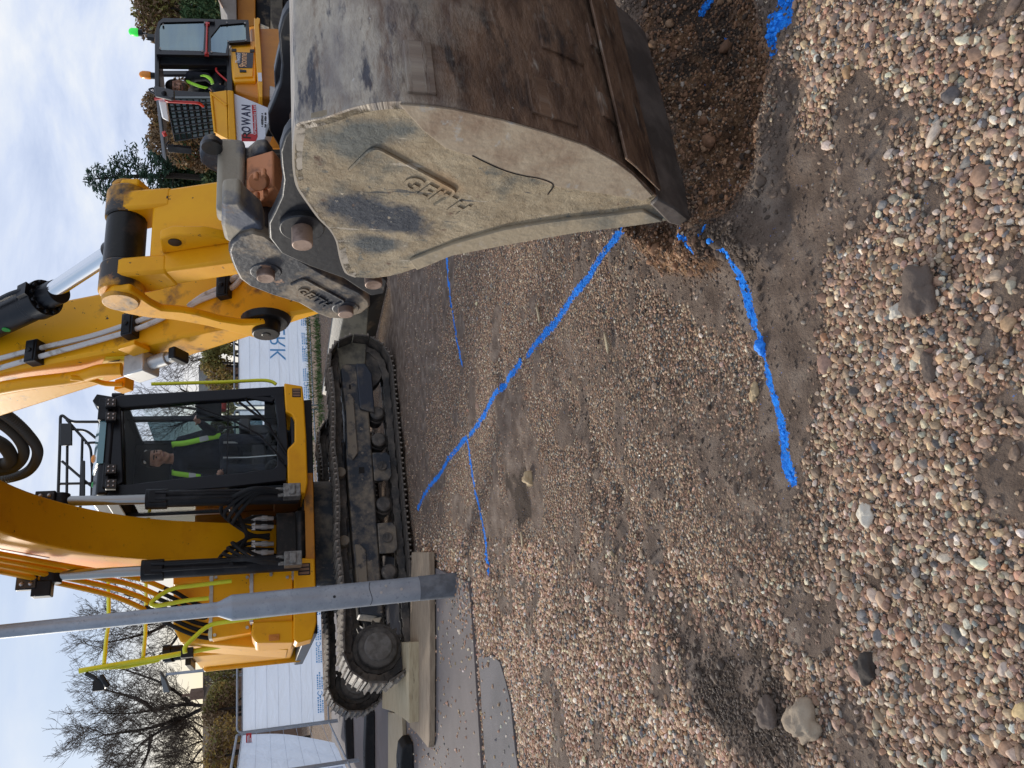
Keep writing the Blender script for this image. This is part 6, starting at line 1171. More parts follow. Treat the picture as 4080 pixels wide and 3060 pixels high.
blk('side_guard', [(1262, -1200), (1262, 420), (1320, 620), (1550, 690), (1530, 80), (1500, -1200)], 15.4, .5, mat('dusty_guard', (.14, .12, .09), .8, 0, (.07, .06, .05), 4, .5, .6), TIP)
blk('white_panel', [(1592, -900), (1598, 180), (1735, 185), (1730, -900)], 15.5, .15, mat('pale_blue_panel', (.42, .50, .66), .6), TIP)
for X in (-300, 900):
    c_ = PR(1600, X, 15.5); c_.z = gz1(c_.x, 15.6) + .5; mb = MB(); mb._lat(c_, Vector((0, 1, 0)), [(0, .2), (0, .42), (.05, .5), (.3, .5), (.35, .4), (.35, .2)], 28); obj('wheel', mb, RUBBER, TIP, bev=.01)
# ------------------------------------------------------------------ lamp column in the foreground
base = GP(1812, 2330); base.z = gz1(base.x, base.y) - .03
LC = thing('lamp_post', 'tall grey galvanised steel lamp post standing in front of the excavator track', 'lamp post', base)
ztop = 6.2
lean = Vector((-.02, 0.0, 1)).normalized()
mb = MB(); mb._lat(base, lean, [(0, .096), (1.0, .096), (1.76, .096), (1.775, .094), (1.86, .056), (1.88, .053), (ztop, .036)], 36); obj('column', mb, STEELG, LC, ang=25)
mb = MB(); mb._lat(base, lean, [(0, .0985), (.34, .0985), (.345, .0965)], 36); obj('root_coating', mb, mat('dark_coating', (.085, .09, .10), .6, 0, (.14, .15, .165), 8, .45, .6), LC)
cdir = (CPOS - base); cdir.z = 0; cdir.normalize(); sdv = Z.cross(cdir)
def on_col(z_, a=0.0, r_=.097): d_ = (cdir * math.cos(a) + sdv * math.sin(a)); return base + lean * z_ + d_ * r_, d_
for z_, a in ((1.02, .05), (.66, .0), (.50, .1), (.62, .5)):
    p, d_ = on_col(z_, a); mb = MB(); mb.cyl(p - d_ * .01, p + d_ * .004, .011, n=10); obj('bolt', mb, INK if z_ > .9 else ALU, LC)
p, d_ = on_col(.74, 0, .0975); mb = MB(); mb.tube([on_col(.74 + .01 * math.sin(a * 3), a, .0968)[0] for a in np.linspace(-1.1, 1.1, 14)], .0025, 5); obj('door_seam', mb, INK, LC)
# ------------------------------------------------------------------ timbers under the tracks
def wood(name, col, col2):
    return mat(name, col, .85, 0, col2, 3, .42, .62, stretch=(2, 16, 16), col3=tuple(c * .35 for c in col), n3=5, lo3=.62, hi3=.70, bump=.3, bscale=30)
W1 = wood('weathered_timber', (.37, .275, .185), (.26, .19, .125)); W2 = wood('sawn_timber', (.50, .41, .26), (.40, .31, .19)); W3 = wood('pale_timber', (.47, .385, .26), (.39, .31, .205))
def timber(label, pts, z_, th, m_):
    P = [GP(x, y, z_) for x, y in pts]; c_ = sum(P, Vector()) / len(P); mb = MB(); mb.prism(P, Z * -th); return tag(obj('timber_board', mb, m_, bev=.006, loc=(c_.x, c_.y, z_ - th)), label, 'timber', 'timbers under the excavator track')
timber('long grey weathered board with a pointed end, nearest timber under the track', [(1640, 2200), (1708, 2200), (1712, 2600), (1710, 2950), (1706, 2980), (1662, 2925), (1632, 2896), (1634, 2500)], .075, .055, W1)
timber('short thick timber with pale split end wedged under the rear of the track', [(1530, 2560), (1629, 2560), (1629, 2882), (1606, 2862), (1592, 2856), (1570, 2838), (1522, 2822)], .17, .155, W2)
timber('pale plank running out of frame behind the thick split timber', [(1546, 2835), (1600, 2846), (1612, 3120), (1546, 3120)], .06, .046, W3)
# ------------------------------------------------------------------ temporary fence with white sheeting
SHEET = bpy.data.materials.new('white_fence_sheet'); SHEET.use_nodes = True; t = SHEET.node_tree; b = t.nodes['Principled BSDF']; k = t.links
c = nd(t, 'ShaderNodeTexCoord'); b.inputs['Roughness'].default_value = .55
mp = nd(t, 'ShaderNodeMapping'); mp.inputs['Scale'].default_value = (.6, .6, 1.4); k.new(c.outputs['Object'], mp.inputs[0])
n_ = nd(t, 'ShaderNodeTexNoise', i_Scale=2.2, i_Detail=4.0, i_Distortion=1.2); k.new(mp.outputs[0], n_.inputs['Vector'])
bp = nd(t, 'ShaderNodeBump', i_Strength=.5, i_Distance=.12); k.new(n_.outputs['Fac'], bp.inputs['Height']); k.new(bp.outputs[0], b.inputs['Normal'])
b.inputs['Base Color'].default_value = (.60, .68, .82, 1)
tl = nd(t, 'ShaderNodeBsdfTranslucent'); tl.inputs[0].default_value = (.58, .66, .80, 1); ms = nd(t, 'ShaderNodeMixShader'); ms.inputs[0].default_value = .45
k.new(b.outputs[0], ms.inputs[1]); k.new(tl.outputs[0], ms.inputs[2]); k.new(ms.outputs[0], t.nodes['Material Output'].inputs[0])
CREASE = mat('sheet_crease', (.36, .42, .52), .6)
def fence_panel(p, q, label, print_=True, big=None, flap=0.0, low=.30):
    p, q = Vector(p), Vector(q); d_ = (q - p).normalized(); nrm = Vector((d_.y, -d_.x, 0)); nrm = nrm if nrm.dot(CPOS - p) > 0 else -nrm; Ln = (q - p).length
    root = thing('temporary_fence', label, 'fence', ((p.x + q.x) / 2, (p.y + q.y) / 2, (p.z + q.z) / 2), 'temporary fence panels')
    zp = lambda u, z_: p.lerp(q, u) + Z * z_
    mb = MB(); mb.tube(fillet([zp(0.01, .04), zp(.01, 2.0), zp(.99, 2.0), zp(.99, .04)], .10, 6), .021, 8); mb.tube([zp(.01, .22), zp(.99, .22)], .017, 8); mb.tube([zp(.01, 1.90), zp(.99, 1.90)], .012, 6); obj('frame', mb, STEELG, root)
    # rippled sheet hung on the far side of the frame
    nu, nv = 40, 18; vs = []
    for j in range(nv + 1):
        for i in range(nu + 1):
            u = .012 + .976 * i / nu; v = j / nv; z_ = low + (1.90 - low) * v
            rp = .025 * (float(vnoise(np.array([u * Ln * 2.2 + p.x]), np.array([z_ * 1.6 + p.y]))[0]) - .5) + .012 * math.sin(u * Ln * 5 + z_ * 2)
            fl_ = flap * (1 - v) ** 2
            vs.append(zp(u, z_) - nrm * (.035 + rp) + nrm * fl_)
    mb = MB(); mb.add(vs, [(j * (nu + 1) + i, j * (nu + 1) + i + 1, (j + 1) * (nu + 1) + i + 1, (j + 1) * (nu + 1) + i) for j in range(nv) for i in range(nu)]); sh = obj('sheeting', mb, SHEET, root)
    for i in range(1, 7):
        z_ = low + (1.88 - low) * i / 7; mb = MB(); mb.tube([zp(.015, z_) - nrm * .005, zp(.985, z_) - nrm * .005], .0035, 4); obj('fold_line', mb, CREASE, sh)
    rng = random.Random(int(abs(p.x * 977 + p.y * 131)))
    if print_:
        step = .98; u = .06
        while u * Ln + .9 < Ln:
            mb = MB()
            for r_ in range(3):
                z_ = low + .115 - .045 * r_; x_ = u * Ln
                for seg_ in range(2):
                    e_ = x_ + .30 * (1 if r_ < 2 else .7)
                    while x_ < e_:
                        w_ = rng.uniform(.018, .05); cc = p + d_ * (x_ + w_ / 2) + Z * (z_ + (q.z - p.z) * 0); mb.box(cc - nrm * .003, d_ * w_ * .42, nrm * .001, Z * .014); x_ += w_ + .010
                    x_ = u * Ln + .46
            cc = p + d_ * (u * Ln + .38) + Z * (low + .075) - nrm * .003; mb.tube([cc + (d_ * math.cos(a) + Z * math.sin(a)) * .045 for a in np.linspace(.5, 5.6, 12)], .009, 5)
            obj('printed_band', mb, BLUEI, sh); u += step / Ln
    if big:
        o_, s_ = big; mb = text_mb('ERK', p + d_ * o_ + Z * .82 - nrm * .004, -d_, Z, s_, .001, offset=-.004); obj('printed_lettering', mb, BLUEI, sh)
    return root
def gpt(x, y, dz=0.0): return Vector((x, y, gz1(x, y) + dz))
FA = Vector((-7.0, 16.25, 0.0)); FDIR = Vector((8.0, 3.4, 0)).normalized()
zs = [0.0, 0.03, 0.14, .20]
pts = [FA + FDIR * 3.5 * i + Z * z_ for i, z_ in enumerate(zs)]
fence_panel(pts[0] + FDIR * .02, pts[1] - FDIR * .02, 'white sheeted fence panel in the far left corner, beyond the rear of the track')
fence_panel(pts[1] + FDIR * .02, pts[2] - FDIR * .02, 'white sheeted fence panel mostly hidden behind the excavator body', )
fence_panel(pts[2] + FDIR * .02, pts[3] - FDIR * .02, 'white sheeted fence panel with big blue lettering between cab and stick', big=(2.15, .54))
C1 = Vector((-6.05, 12.55, 0.0)); C2 = Vector((-5.35, 9.1, 0))
fence_panel(FA + Vector((.05, -.05, 0)), C1, 'sheeted fence panel with a loose crumpled sheet coming towards the camera', print_=False, flap=-.35, low=.12)
fence_panel(C1 + Vector((.02, -.05, 0)), C2, 'nearest sheeted fence panel, cut off by the bottom left frame edge', print_=False)
mb = MB(); cc = FA + FDIR * .35 + Z * 1.74 - FDIR * 0.0; 
p_ = PY(991, 2945, 15.5); mb.box(p_, Vector((.10, .03, 0)), Vector((0, .004, 0)), Z * .05); NB = tag(obj('notice_board', mb, REDT, loc=p_), 'small red notice with white lettering fixed on the corner fence', 'sign')
mb = MB()
for dz_, x0_, x1_ in ((.018, -.08, .06), (-.004, -.07, .075), (-.028, -.05, .02)): mb.box(p_ + Vector(((x0_ + x1_) / 2, -.008 + (x0_ + x1_) * .15, dz_)), Vector(((x1_ - x0_) / 2, (x1_ - x0_) * .15, 0)), Vector((0, .002, 0)), Z * .006)
obj('notice_lettering', mb, WHITEP, NB)
# rubber feet
def foot(x, y, ax, label, ln=.36, wd=.12):
    c_ = GP(x, y, .013); ax = Vector((ax[0], ax[1], 0)).normalized(); ay = Vector((-ax.y, ax.x, 0)); mb = MB()
    prof = [(-ln, 0), (-ln, .07), (-ln + .05, .12), (-.10, .14), (.10, .14), (ln - .05, .12), (ln, .07), (ln, 0)]
    mb.prism([c_ + ax * a_ + Z * z_ - ay * wd for a_, z_ in prof], ay * 2 * wd); f_ = obj('ballast_block', mb, RUBBER, bev=.015, seg=3, loc=c_); tag(f_, label, 'ballast block', 'rubber fence feet on the path')
    for s_ in (-.05, .05):
        mb = MB(); mb.cyl(c_ + ax * s_ + Z * .135, c_ + ax * s_ + Z * .146, .022, n=12); obj('socket', mb, GREASE, f_)
foot(1405, 2880, (1, .25), 'black rubber foot at the corner where two fence lines meet', .62)
foot(1490, 3000, (1, .03), 'long black rubber foot beyond the pale plank, left edge', .62)
foot(1640, 3060, (1, .1), 'black rubber foot standing beside the weathered board, nearest the camera', .30, .14)
# ------------------------------------------------------------------ clods and bigger stones
def rock(name, label, cat, x, y, r_, sc, m_, seed, group=None, sink=.35):
    c_ = GP(x, y); c_.z = gz1(c_.x, c_.y) + r_ * sc[2] * (1 - sink); mb = MB(); mb.ball((0, 0, 0), r_, sc, 28, 18)
    mb.v = [v * (1 + .50 * (mnoise.noise(v * (1.3 / r_) + Vector((seed, 0, 0)))) + .20 * mnoise.noise(v * (3.6 / r_) + Vector((0, seed, 0)))) + c_ for v in mb.v]
    return tag(obj(name, mb, m_, loc=c_, ang=60), label, cat, group)
CLOD = mat('damp_earth_clod', (.125, .092, .072), .95, 0, (.19, .145, .115), 12, .45, .62, bump=.6, bscale=60)
CLOD2 = mat('dry_clay_clod', (.37, .29, .205), .95, 0, (.29, .225, .16), 10, .45, .62, bump=.5, bscale=50)
PALE = mat('pale_flint', (.62, .55, .44), .7, 0, (.50, .40, .28), 12, .45, .62, bump=.3); TANS = mat('tan_stone', (.46, .33, .18), .7, 0, (.36, .25, .14), 12, .45, .62, bump=.3)
BSTN = mat('sprayed_stone', (.018, .26, .92), .6, 0, (.17, .12, .09), 8, .60, .66, bump=.2)
rock('earth_clod', 'large brown clod of earth lying on the coarse gravel', 'clod', 3690, 1175, .060, (1.1, .72, .5), CLOD, 1.0)
rock('earth_clod', 'small flat mossy-brown clod left of the large brown clod', 'clod', 3710, 1465, .030, (1.2, .6, .4), CLOD, 4.2)
rock('earth_clod', 'dry tan clod of clay at the left edge of the gravel', 'clod', 3225, 2875, .062, (1.0, .9, .55), CLOD2, 2.4)
rock('earth_clod', 'grey-brown clod beside the dry tan clod', 'clod', 3075, 2840, .045, (1.1, .8, .5), CLOD, 6.1)
rock('earth_clod', 'dark wet clod alone on the gravel at lower left', 'clod', 3460, 2660, .040, (1.1, .7, .5), mat('wet_clod', (.045, .035, .028), .9, 0, (.07, .055, .045), 12, .5, .6, bump=.5), 8.8)
rock('stone', 'white flint stone touching the large brown clod', 'stone', 3585, 1240, .020, (1.0, .8, .7), PALE, 3.0)
rock('stone', 'blue-sprayed stone on the nearest painted line', 'stone', 3018, 1383, .022, (1, .9, .7), BSTN, 5.0)
rock('stone', 'yellow-tan stone just left of the nearest blue line', 'stone', 2990, 1560, .022, (1.3, .8, .6), TANS, 7.0)
rock('stone', 'round tan stone in the muddy rut between the blue lines', 'stone', 2115, 1907, .045, (1, .85, .7), TANS, 9.0)
rock('stone', 'pale cream stone at the lower edge of the mud', 'stone', 3455, 2045, .026, (1.2, .9, .6), PALE, 11.0)
def chip(label, x, y, ang, ln, wd, name='wood_splinter', m_=None):
    c_ = GP(x, y); c_.z = gz1(c_.x, c_.y) + .012; ax = Vector((math.cos(ang), math.sin(ang), .05)); ay = Vector((-math.sin(ang), math.cos(ang), 0)); mb = MB(); P = [(-1, -.2), (-.5, -1), (.4, -.8), (1, .1), (.5, .9), (-.6, .7)]
    mb.prism([c_ + ax * a_ * ln + ay * b_ * wd for a_, b_ in P], Z * .008); return tag(obj(name, mb, m_ or W2, bev=.002, loc=c_), label, 'splinter')
chip('long pale wood splinter on the gritty mud right of the long blue line', 2433, 1365, .25, .055, .012)
chip('pale wood splinter lying between the long blue line and the bucket', 2146, 1250, .35, .060, .012)
chip('short pale splinter near the end of the thin blue branch line', 2085, 2150, .1, .05, .012)
# ------------------------------------------------------------------ grass verge under the far fence
mb = MB(); rg = random.Random(5)
for i in range(5200):
    u = rg.uniform(.5, 1.25); p = FA + FDIR * 10.5 * u - Vector((-FDIR.y, FDIR.x, 0)) * rg.uniform(-.3, 1.1); z0 = gz1(p.x, p.y) if i % 3 == 0 else z0; h_ = rg.uniform(.03, .14); a = rg.uniform(0, 6.28); w_ = Vector((math.cos(a), math.sin(a), 0)) * .010; ln_ = Vector((rg.uniform(-.08, .08), rg.uniform(-.08, .08), h_))
    mb.add([Vector((p.x, p.y, z0)) - w_, Vector((p.x, p.y, z0)) + w_, Vector((p.x, p.y, z0)) + ln_], [(0, 1, 2)])
stuff(obj('grass_verge', mb, mat('verge_grass', (.035, .085, .014), .8, 0, (.07, .12, .02), 3, .45, .6)))
# ------------------------------------------------------------------ trees
BARK = mat('dark_bark', (.045, .038, .032), 1.0, spec=.1); TWIG = mat('fine_twigs', (.11, .088, .07), 1.0, spec=.1)
LEAF = {n_: mat('leaf_' + n_, c_, .75, 0, c2_, 1.1, .4, .62, spec=.2) for n_, c_, c2_ in (('dark_green', (.045, .085, .034), (.07, .12, .045)), ('olive', (.19, .18, .055), (.27, .235, .075)), ('rust', (.32, .185, .080), (.42, .26, .115)), ('ochre', (.36, .24, .07), (.45, .31, .10)), ('grey_green', (.13, .18, .075), (.19, .23, .10)), ('spruce', (.024, .055, .034), (.042, .078, .046)), ('brown', (.20, .135, .08), (.28, .19, .11)))}
def bare_tree(label, limbs, Y, seed, levels=4, group='bare winter trees beyond the fence', r0=.105):
    rg = random.Random(seed); base_ = limbs[0][0]; c0_ = PY(*base_, Y); c0_.z = min(c0_.z, 1.0)
    root = thing('bare_tree', label, 'tree', (c0_.x, c0_.y, 0.1), group)
    tk = MB(); tw = MB()
    def grow(p, d_, ln_, r_, lv):
        n_ = 4; P = [p]; dd = d_.copy()
        for i in range(n_):
            dd = (dd + Vector((rg.gauss(0, .20), rg.gauss(0, .20), rg.gauss(.05, .16)))).normalized(); P.append(P[-1] + dd * ln_ / n_)
        (tk if r_ > .03 else tw).tube(P, 0, 4 if r_ < .03 else 6, rs=[max(r_ * (1 - .6 * i / n_), .0065) for i in range(n_ + 1)])
        if lv <= 0: return
        for j in range(rg.choice((3, 3, 4))):
            t_ = rg.uniform(.30, 1.0); i = min(int(t_ * n_), n_ - 1); q = P[i].lerp(P[i + 1], t_ * n_ - i)
            nd2 = (dd + Vector((rg.gauss(0, .62), rg.gauss(0, .62), rg.gauss(.22, .45)))).normalized(); grow(q, nd2, ln_ * rg.uniform(.50, .74), r_ * .48, lv - 1)
    for limb in limbs:
        P = smooth_path([PY(x, y, Y + 1.2 * rg.uniform(-1, 1) * (i > 0)) for i, (x, y) in enumerate(limb)], 4); n_ = len(P)
        P2 = ([Vector((P[0].x, P[0].y, 0.0))] + P) if limb is limbs[0] else P
        rs = [r0 * (1 - .8 * i / len(P2)) for i in range(len(P2))]; tk.tube(P2, 0, 8, rs=rs)
        for i in range(2, n_):
            for j in range(2 if i < n_ - 1 else 4):
                tv = (P[i] - P[i - 1]).normalized(); d_ = (tv * .6 + Vector((rg.gauss(0, .65), rg.gauss(0, .65), rg.gauss(.25, .4)))).normalized(); grow(P[i], d_, rg.uniform(.85, 1.55), r0 * .26 * (1 - .5 * i / n_), levels - 1)
    obj('trunk', tk, BARK, root); obj('twigs', tw, TWIG, root); return root
bare_tree('large bare tree with forked trunk behind the long brown roof', [[(830, 2815), (760, 2808), (690, 2812), (610, 2830), (520, 2842), (430, 2842)], [(815, 2820), (740, 2856), (680, 2890), (610, 2930), (560, 2965), (520, 3010)], [(720, 2860), (600, 2900), (480, 2920), (410, 2930)], [(610, 2830), (560, 2790), (480, 2765), (420, 2750)], [(760, 2808), (720, 2770), (640, 2720), (560, 2690), (470, 2660)], [(600, 2930), (590, 3000), (560, 3060)]], 42, 3)
bare_tree('bare tree behind the excavator engine and the lamp post', [[(830, 2470), (700, 2460), (600, 2450), (500, 2455), (430, 2450)], [(700, 2460), (620, 2510), (520, 2540), (430, 2560)], [(680, 2458), (600, 2400), (500, 2370)], [(740, 2465), (690, 2560), (620, 2620)]], 46, 8)
bare_tree('low spreading bare thicket at the far left frame edge above the brown roof', [[(835, 2960), (800, 2955), (760, 2970), (720, 2990)], [(825, 2960), (790, 3000), (760, 3040), (720, 3060)], [(825, 2958), (790, 2920), (770, 2890)], [(830, 3030), (790, 3040), (750, 3030)], [(830, 2900), (795, 2890), (770, 2870)]], 44, 51, levels=4, r0=.07)
bare_tree('thin bare tree showing through the cab windows', [[(880, 1640), (780, 1630), (700, 1620), (640, 1625)], [(800, 1632), (740, 1680), (680, 1700)], [(820, 1636), (770, 1580), (720, 1550)]], 40, 21, levels=3, r0=.10)
bare_tree('slim bare tree right of the excavator stick', [[(900, 1400), (830, 1420), (770, 1440)], [(850, 1410), (800, 1390), (760, 1380)]], 40, 31, levels=3, r0=.08)
def leafy(label, blobs, Y, kinds, n_leaf, size, seed, name='leafy_tree', cat='tree', trunk=None, group='trees beyond the site', gap=.42):
    """blobs in photo pixels: (x, y, radius across, radius up); leaves are small folded cards spread through each clump's shell"""
    rg = random.Random(seed); P0 = [PY(x, y, Y + rg.uniform(-1.2, 1.2)) for x, y, a_, b_ in blobs]; c_ = sum(P0, Vector()) / len(P0)
    root = thing(name, label, cat, (c_.x, c_.y, .1), group); k_ = Y / FPX * 1.03
    tr = MB(); tb = Vector((c_.x, c_.y, 0)); 
    for p in P0: tr.tube(smooth_path([tb + Vector((0, 0, max(.2, c_.z * .25))), tb.lerp(p, .55) + Vector((0, 0, .2)), p], 4), 0, 6, rs=[.10 * (1 - .75 * i / 8) for i in range(9)])
    tr.cyl(tb, tb + Z * max(.3, c_.z * .3), .16, .11, 8); obj('trunk', tr, BARK, root)
    V_, Fc, Mi = [], [], []; tot = sum(a_ * b_ for _, _, a_, b_ in blobs)
    for (x, y, a_, b_), p in zip(blobs, P0):
        for q in range(int(1.5 * n_leaf * a_ * b_ / tot)):
            u = Vector((rg.gauss(0, 1), rg.gauss(0, 1), rg.gauss(0, 1))).normalized() * (rg.random() ** .45)
            pp = p + Vector((u.x * a_ * k_, u.y * min(a_, b_) * k_ * .9, u.z * b_ * k_))
            if mnoise.noise(pp * 1.3 + Vector((seed, 0, 0))) < -.05 - gap * .2 and rg.random() < .8: continue
            s_ = size * rg.uniform(.4, 1.05); n1_ = Vector((rg.gauss(0, 1), rg.gauss(0, 1), rg.gauss(.4, 1))).normalized(); t1 = n1_.orthogonal().normalized(); t1 = (Matrix.Rotation(rg.uniform(0, 6.28), 3, n1_) @ t1); t2 = n1_.cross(t1) * .55; i0 = len(V_)
            V_ += [pp - t1 * s_, pp + t2 * s_ * .8 - n1_ * s_ * .15, pp + t1 * s_, pp - t2 * s_ * .8 - n1_ * s_ * .15]; Fc.append((i0, i0 + 1, i0 + 2, i0 + 3))
            mz = mnoise.noise(pp * .8 + Vector((0, seed, 3))) + rg.gauss(0, .25); Mi.append(0 if mz < .05 else (1 if mz < .45 or len(kinds) < 3 else 2))
    cr = MB(); cr.v = V_; cr.f = [list(f_) for f_ in Fc]; cr.m = [min(m_, len(kinds) - 1) for m_ in Mi]
    me_ = bpy.data.meshes.new('crown'); bo = ofs(root); me_.from_pydata([tuple(v - bo) for v in V_], [], Fc)
    for kd_ in kinds: me_.materials.append(LEAF[kd_])
    me_.polygons.foreach_set('material_index', cr.m); me_.update(); o = bpy.data.objects.new('crown', me_); S.collection.objects.link(o); o.parent = root
    return root
leafy('autumn tree with russet and green leaves at the frame edge above the grey truck bed', [(600, 20, 90, 65), (660, 60, 110, 80), (740, 10, 120, 90), (700, -120, 160, 130), (590, 110, 50, 45), (640, 140, 40, 40)], 34, ('brown', 'olive', 'rust'), 9000, .13, 1)
leafy('rounded green tree low at the frame edge beside the dumper door', [(800, 30, 110, 75), (850, 90, 90, 45), (850, -60, 110, 70)], 32, ('dark_green', 'grey_green', 'olive'), 7000, .12, 2)
leafy('reddish brown autumn tree rising behind the dumper cab', [(620, 420, 55, 45), (680, 470, 70, 60), (640, 520, 45, 40), (730, 400, 80, 70), (760, 520, 70, 60)], 36, ('brown', 'rust', 'olive'), 6500, .12, 3)
leafy('low brown autumn tree between conifer and dumper', [(650, 565, 45, 60), (730, 590, 70, 60), (800, 600, 80, 60), (830, 540, 80, 50)], 35, ('brown', 'rust', 'dark_green'), 5500, .12, 4)
leafy('broad dark green tree below the spindly conifer', [(700, 650, 55, 50), (740, 720, 85, 75), (700, 760, 60, 55), (800, 680, 100, 70), (820, 780, 90, 70), (670, 700, 35, 40), (860, 720, 120, 50)], 37, ('dark_green', 'spruce', 'grey_green'), 12000, .12, 5)
leafy('thin autumn tree beside the stick pin', [(655, 800, 25, 45), (700, 835, 30, 45), (760, 850, 45, 55), (820, 860, 60, 50)], 33, ('brown', 'dark_green', 'ochre'), 3000, .11, 6)
# spindly conifer
def conifer(label, x0, x1, y0, y1, Y, seed):
    rg = random.Random(seed); b_, t_ = PY(x0, y0, Y), PY(x1, y1, Y); root = thing('conifer_tree', label, 'tree', (b_.x, b_.y, .1), 'trees beyond the site')
    mb = MB(); b2 = Vector((b_.x, b_.y, 0)); mb.tube([b2, b_, b_.lerp(t_, .5) + Vector((.05, 0, 0)), t_], 0, 7, rs=[.16, .12, .07, .015]); obj('trunk', mb, BARK, root)
    V_, Fc = [], []
    br = MB(); H_ = (t_ - b_).length
    for i in range(30):
        f_ = (i + rg.uniform(-.3, .3)) / 30 * .97; f_ = max(.02, f_); p = b_.lerp(t_, f_); ln_ = (.25 + 1.75 * (1 - f_) ** .75) * rg.uniform(.55, 1.1); a = i * 2.4 + rg.uniform(-.5, .5); d_ = Vector((math.cos(a), math.sin(a) * .8, .10))
        P = [p, p + d_ * ln_ * .5 + Z * .02, p + d_ * ln_ + Z * rg.uniform(-.10, .18) * ln_]; br.tube(P, 0, 5, rs=[.028, .02, .008])
        for q in range(int(90 * ln_ + 15)):
            u = rg.uniform(.25, 1.02); c_ = (P[0].lerp(P[1], u * 2) if u < .5 else P[1].lerp(P[2], u * 2 - 1)) + Vector((rg.gauss(0, .11), rg.gauss(0, .11), rg.gauss(-.05, .11)))
            s_ = rg.uniform(.06, .15); t1 = (d_ + Vector((rg.gauss(0, .8), rg.gauss(0, .8), rg.gauss(-.15, .6)))).normalized(); t2 = t1.orthogonal().normalized() * .35; i0 = len(V_)
            V_ += [c_ - t1 * s_, c_ + t2 * s_, c_ + t1 * s_, c_ - t2 * s_]; Fc.append((i0, i0 + 1, i0 + 2, i0 + 3))
    obj('branches', br, BARK, root); cr = MB(); cr.v = V_; cr.f = [list(q) for q in Fc]; cr.m = [0] * len(Fc); o = obj('crown', cr, LEAF['spruce'], root, smooth=False); return root
conifer('tall spindly conifer standing out against the bright cloud', 700, 330, 700, 716, 36, 14)
leafy('green and gold shrub seen between the excavator boom and stick', [(870, 1400, 40, 60), (850, 1440, 45, 45), (900, 1500, 70, 40), (890, 1350, 50, 60), (905, 1600, 90, 36), (845, 1455, 45, 40), (880, 1530, 45, 60)], 30, ('olive', 'ochre', 'brown'), 4200, .10, 7, 'shrub', 'shrub', group='shrubs beyond the fence')
leafy('golden brown shrub at the left edge in front of the brown roof', [(890, 3000, 70, 50), (855, 2960, 60, 45), (900, 2920, 70, 50), (880, 3080, 90, 65), (850, 3020, 60, 40)], 27, ('ochre', 'brown', 'olive'), 5200, .085, 9, 'shrub', 'shrub', group='shrubs beyond the fence')
leafy('dark brown shrub beneath the forked bare tree', [(890, 2840, 60, 45), (890, 2780, 60, 60), (860, 2870, 50, 45), (840, 2830, 50, 35)], 28, ('brown', 'olive', 'ochre'), 3600, .085, 10, 'shrub', 'shrub', group='shrubs beyond the fence')
leafy('olive hedge shrub behind the distant lamp post', [(880, 2690, 60, 65), (870, 2630, 60, 65), (890, 2560, 60, 60)], 29, ('olive', 'brown', 'grey_green'), 3200, .085, 12, 'shrub', 'shrub', group='shrubs beyond the fence')
leafy('dark shrub hidden behind the excavator engine', [(890, 2450, 90, 50), (890, 2250, 110, 50), (890, 2050, 110, 50)], 30, ('brown', 'olive', 'dark_green'), 3600, .12, 13, 'shrub', 'shrub', group='shrubs beyond the fence')
leafy('olive shrub seen through the cab glass', [(880, 1750, 90, 50), (890, 1900, 90, 45)], 30, ('olive', 'ochre', 'brown'), 3000, .10, 15, 'shrub', 'shrub', group='shrubs beyond the fence')
leafy('green hedge along the frame edge behind the tipper truck', [(890, 200, 180, 60), (900, 420, 160, 50), (890, 0, 150, 60), (890, 620, 160, 55), (890, 820, 150, 60), (900, 1000, 150, 50), (900, 1180, 150, 45)], 40, ('dark_green', 'olive', 'brown'), 9000, .14, 16, 'hedge', 'hedge', group='shrubs beyond the fence')
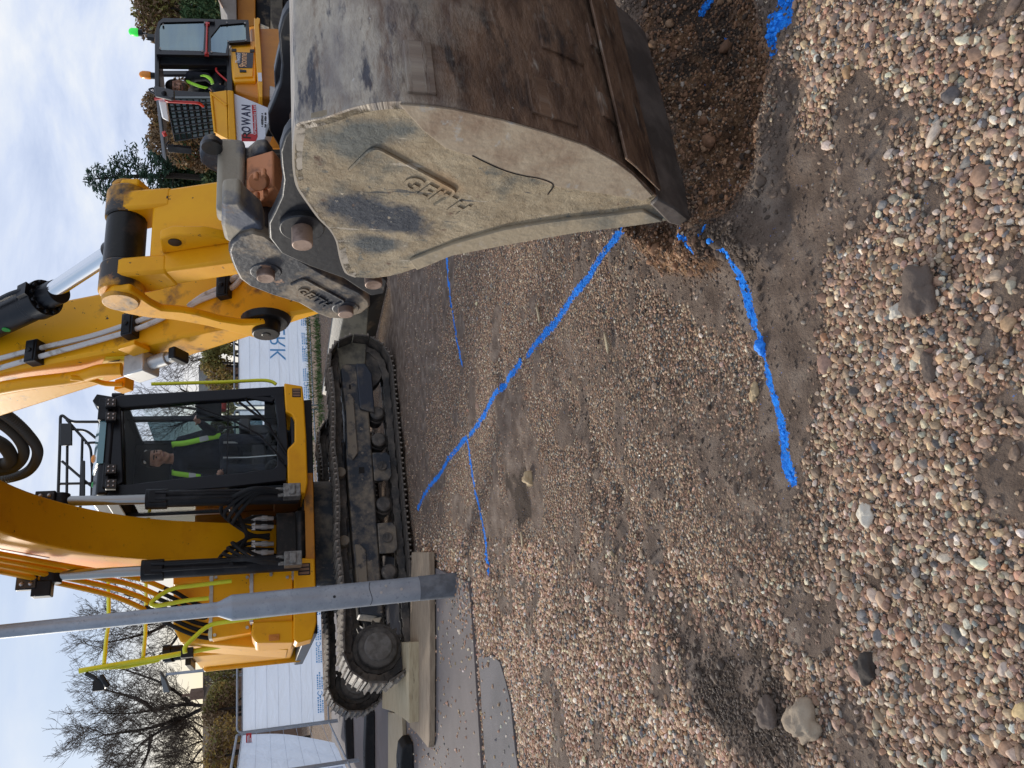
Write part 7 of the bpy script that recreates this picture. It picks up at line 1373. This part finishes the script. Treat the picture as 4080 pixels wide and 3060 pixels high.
# ------------------------------------------------------------------ houses beyond
RT = mat('brown_roof_tiles', (.060, .045, .034), 1.0, 0, (.085, .064, .048), 2, .45, .6, bump=.3, bscale=12, spec=.05); RT2 = mat('grey_roof_tiles', (.12, .115, .105), .85, 0, (.155, .145, .13), 3, .45, .6); BRICK = mat('brown_brick', (.21, .135, .095), .9, 0, (.16, .10, .07), 9, .45, .6)
def house(label, xa, xb, Y, ridge, eave, depth, m_, chim=None, extra=None):
    a_, b_ = PY(ridge, xa, Y + depth / 2), PY(ridge, xb, Y + depth / 2); ze = PY(eave, xa, Y).z; zr_ = a_.z
    x0, x1 = min(a_.x, b_.x), max(a_.x, b_.x); root = thing('bungalow', label, 'house', ((x0 + x1) / 2, Y + depth / 2, 0))
    mb = MB(); mb.box(((x0 + x1) / 2, Y + depth / 2, ze / 2), Vector(((x1 - x0) / 2 - .2, 0, 0)), Vector((0, depth / 2 - .2, 0)), Z * (ze / 2)); obj('wall', mb, BRICK, root)
    mb = MB(); mb.prism([Vector((x0, Y - .1, ze)), Vector((x0, Y + depth / 2, zr_)), Vector((x0, Y + depth + .1, ze))], Vector((x1 - x0, 0, 0))); rf = obj('roof', mb, m_, root)
    if chim:
        c_ = PY(ridge, chim, Y + depth / 2); mb = MB(); mb.box(c_ + Z * .2, Vector((.19, 0, 0)), Vector((0, .2, 0)), Z * .32); ch = obj('chimney', mb, BRICK, rf, bev=.03); mb = MB(); mb.cyl(c_ + Z * .5, c_ + Z * .85, .06, n=10); obj('chimney_pot', mb, BRICK, ch)
    return root, rf
house('long low bungalow with dark brown roof and chimney behind the corner fence', 2560, 3200, 33, 808, 905, 8, RT, chim=2762)
r_, rf = house('grey roofed bungalow seen in the gap between boom and stick', 1452, 1560, 44, 792, 905, 6, RT2)
c_ = PY(856, 1487, 43.5); mb = MB(); mb.box(c_, Vector((.19, 0, 0)), Vector((0, .3, 0)), Z * .26); d_ = obj('dormer', mb, WHITEP, rf); mb = MB(); mb.box(c_ - Vector((0, .31, .02)), Vector((.12, 0, 0)), Vector((0, .01, 0)), Z * .16); obj('window', mb, GLASSD, d_)
# ------------------------------------------------------------------ distant lamp posts
def far_lamp(label, xb, yb, xt, yt, Y, head):
    t_ = PY(xt, yt, Y); b_ = Vector((t_.x, Y, 0)); root = thing('street_lamp', label, 'lamp post', b_, 'street lamps beyond the fence')
    mb = MB(); mb.cyl(b_, b_ + Z * t_.z * .3, .09, .085, 12); mb.cyl(b_ + Z * t_.z * .3, t_, .055, .04, 12); obj('column', mb, STEELG, root)
    mb = MB(); mb.prism([t_ + Vector((-.15, -.12, .0)), t_ + Vector((-head, -.12, -.12)), t_ + Vector((-head, -.12, .06)), t_ + Vector((.1, -.12, .16))], Vector((0, .26, 0))); mb.tube([t_ - Z * .05, t_ + Vector((-.12, 0, .04))], .035, 8); obj('lantern', mb, mat('grey_lantern', (.16, .175, .18), .5), root, bev=.02)
far_lamp('tall grey street lamp with sloping head beyond the corner fence', 950, 2655, 662, 2687, 25, .5)
far_lamp('short grey street lamp low against the brown roof', 950, 2692, 855, 2700, 30, .4)
